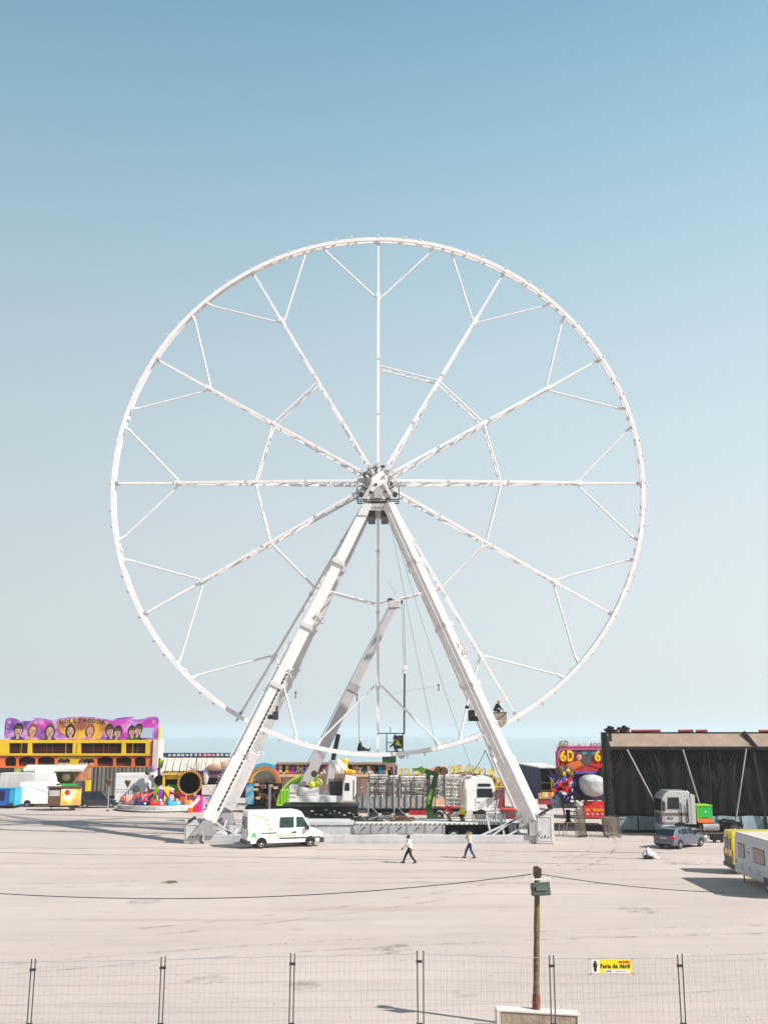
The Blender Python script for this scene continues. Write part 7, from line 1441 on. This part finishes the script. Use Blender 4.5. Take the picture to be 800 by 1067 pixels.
for px0, py0, px1, py1 in ((648, 784, 641, 800), (645, 783, 639, 792), (676, 783, 688, 819), (681, 784, 690, 812), (687, 783, 687, 818), (705, 784, 702, 800), (736, 783, 733, 803), (738, 784, 741, 836), (741, 806, 748, 822), (743, 803, 746, 813), (749, 784, 751, 792), (766, 783, 760, 798), (768, 786, 765, 812), (643, 800, 638, 812), (650, 786, 643, 806), (660, 783, 663, 795), (700, 850, 715, 848), (640, 850, 660, 852)):
    a, b_ = at(px0, py0, 89.02), at(px1, py1, 89.06); o_ = Vector(P.loc()); mid = a.lerp(b_, 0.5) + Vector((rnd.uniform(-.08, .08), 0.0, 0))
    MB().path([a - o_ + Vector((0, 0.18, 0)), mid - o_ + Vector((0, 0.15, 0)), b_ - o_ + Vector((0, 0.24, 0))], 0.03, 5).build('cloth_crease', CRS, cl)
m = MB()
for i in range(90): x = X_(640) + (XE - X_(640)) * (i + rnd.random()) / 90; m.bar((x, -0.1, zb - 0.2), (x + rnd.uniform(-.3, .5), 0.2, zb - rnd.uniform(0.35, 0.7)), 0.1, 0.03)
m.build('gathered_cloth', TENTB, t)
for yy, mm in ((3.5, GREYD), (0.45, BLACK)): MB().bar((xl - 0.12, yy, 0), (xl - 0.12, yy, zt), 0.24, 0.32).build('corner_post', mm, t)
MB().bar((X_(786), -0.05, zb + 0.3), (X_(796), 0.1, 0.0), 0.24, 0.12).build('cloth_strip', BLACK, t); MB().bar((X_(781), 0.8, zt + 0.1), (X_(789), -0.25, zb - 0.1), 0.4, 0.1).build('cloth_strip', BLACK, t)
n = 60; vs = []
for i in range(n + 1):
    x = xl + 0.3 + (XE - xl) * i / n; d = 0.05 * math.sin(i * 1.3) + 0.05 * math.sin(i * 0.5)
    vs += [(x, 0.30 + d, Z_(865.3)), (x, 0.34 + d * 0.5, Z_(851.5 - 1.2 * abs(math.sin(i * 0.55))))]
sk = MB().add(vs, [(2 * i, 2 * i + 2, 2 * i + 3, 2 * i + 1) for i in range(n)]).build('pale_skirt', PALEB, t); q_ = sk.modifiers.new('cloth_thickness', 'SOLIDIFY'); q_.thickness = 0.02
MB().box(xl, XE, 0.08, 0.22, 0.0, 0.22).build('base_beam', BLACK, t)
for px in (663, 717, 770, 795): MB().box(X_(px) - 0.05, X_(px) + 0.05, 0.2, 0.27, 0.0, Z_(851)).build('skirt_post', BLACK, t)
for a, b in ((637, 650), (651, 662), (664, 695), (714, 730), (733, 745), (800, 850)): MB().tube((X_(a), 1.3, zt + 0.2), (X_(b), 1.3, zt + 0.22), 0.11).build('roof_roll', mat('faded_red', (0.38, 0.05, 0.05), 0.6, var=0.3), t)
for px in (641, 655):
    m = MB()
    for i in range(7): a = rnd.uniform(0, 2 * PI); m.ball((X_(px) + rnd.uniform(-.4, .4), 1.0, zt + 0.25 + rnd.uniform(0, .35)), (0.22, 0.2, 0.12), 7, 5)
    m.build('rolled_cover', BLACK, t)
for p_, q_, lb in (((653, 781), (687, 846), 'leftmost'), ((711, 781), (732, 850), 'middle'), ((777, 780), (765, 862), 'right')):
    a = at(*p_, 88.4); d = at(*q_, 88.45); MB().tube(a - Vector(P.loc()), d - Vector(P.loc()), 0.065).build('raking_strut', mat('grey_strut', (0.38, 0.37, 0.36), 0.5, 0.3, var=0.2), t)
# grey cabinet at the right edge of the tent front
# ------------------------------------------------------------------ green box carried on the silver truck
P = Place(724, 86.05); X_, Z_ = P.X, P.Z; zt = Z_(840)
t = thing('green_cabinet', 'bright green cabinet with orange lower band carried behind the silver cab', 'cabinet', P.loc())
MB().box(X_(725), X_(740), 0, 1.9, Z_(852.8), zt).build('green_box', GREEN, t, bevel=0.03); MB().box(X_(725), X_(740), 0.0, 1.9, Z_(857.4), Z_(852.8) - 0.01).build('orange_band', ORANGE, t)
MB().box(X_(724.6), X_(740) + 0.03, -0.05, 1.95, zt + 0.002, zt + 0.08).build('roof', LIME, t); MB().box(X_(724.2), X_(725) - 0.01, 0.0, 1.9, Z_(856), zt).build('end_panel', LIME, t)
MB().ball((X_(732.5), -0.02, Z_(846)), (0.07, 0.03, 0.07)).build('lock', OFFW, t); MB().box(X_(729), X_(735), -0.015, -0.002, Z_(852.2), Z_(851.6)).build('lettering_strip', GREEND, t)
MB().box(X_(725), X_(741), 0.05, 1.85, Z_(859.5), Z_(857.4) - 0.01).build('bearer', BLACK, t)
for i in range(5): MB().box(X_(726 + i * 3), X_(727 + i * 3), -0.04, 0.04, Z_(866), Z_(859.6)).build('bearer_rib', GREYD, t)
b = gd(751, 879); t = thing('dolly', 'small dark wheeled dolly on the ground left of the yellow van', 'dolly', (b.x, b.y + 0.6, 0))
MB().box(-0.5, 0.4, 0, 0.6, 0.18, 0.55).build('box', BLACK, t); MB().box(-0.9, -0.5, 0.2, 0.3, 0.3, 0.36).build('handle', STEELD, t)
for x in (-0.3, 0.25): MB().lathe([(0.13, -0.05), (0.13, 0.05)], (x, 0.02, 0.13), 'y', 12).build('wheel', RUBBER, t)
for o in list(bpy.data.objects):
    if o.type == 'EMPTY' and not any(c.parent == o for c in bpy.data.objects): print('EMPTY WITHOUT PARTS', o.name)
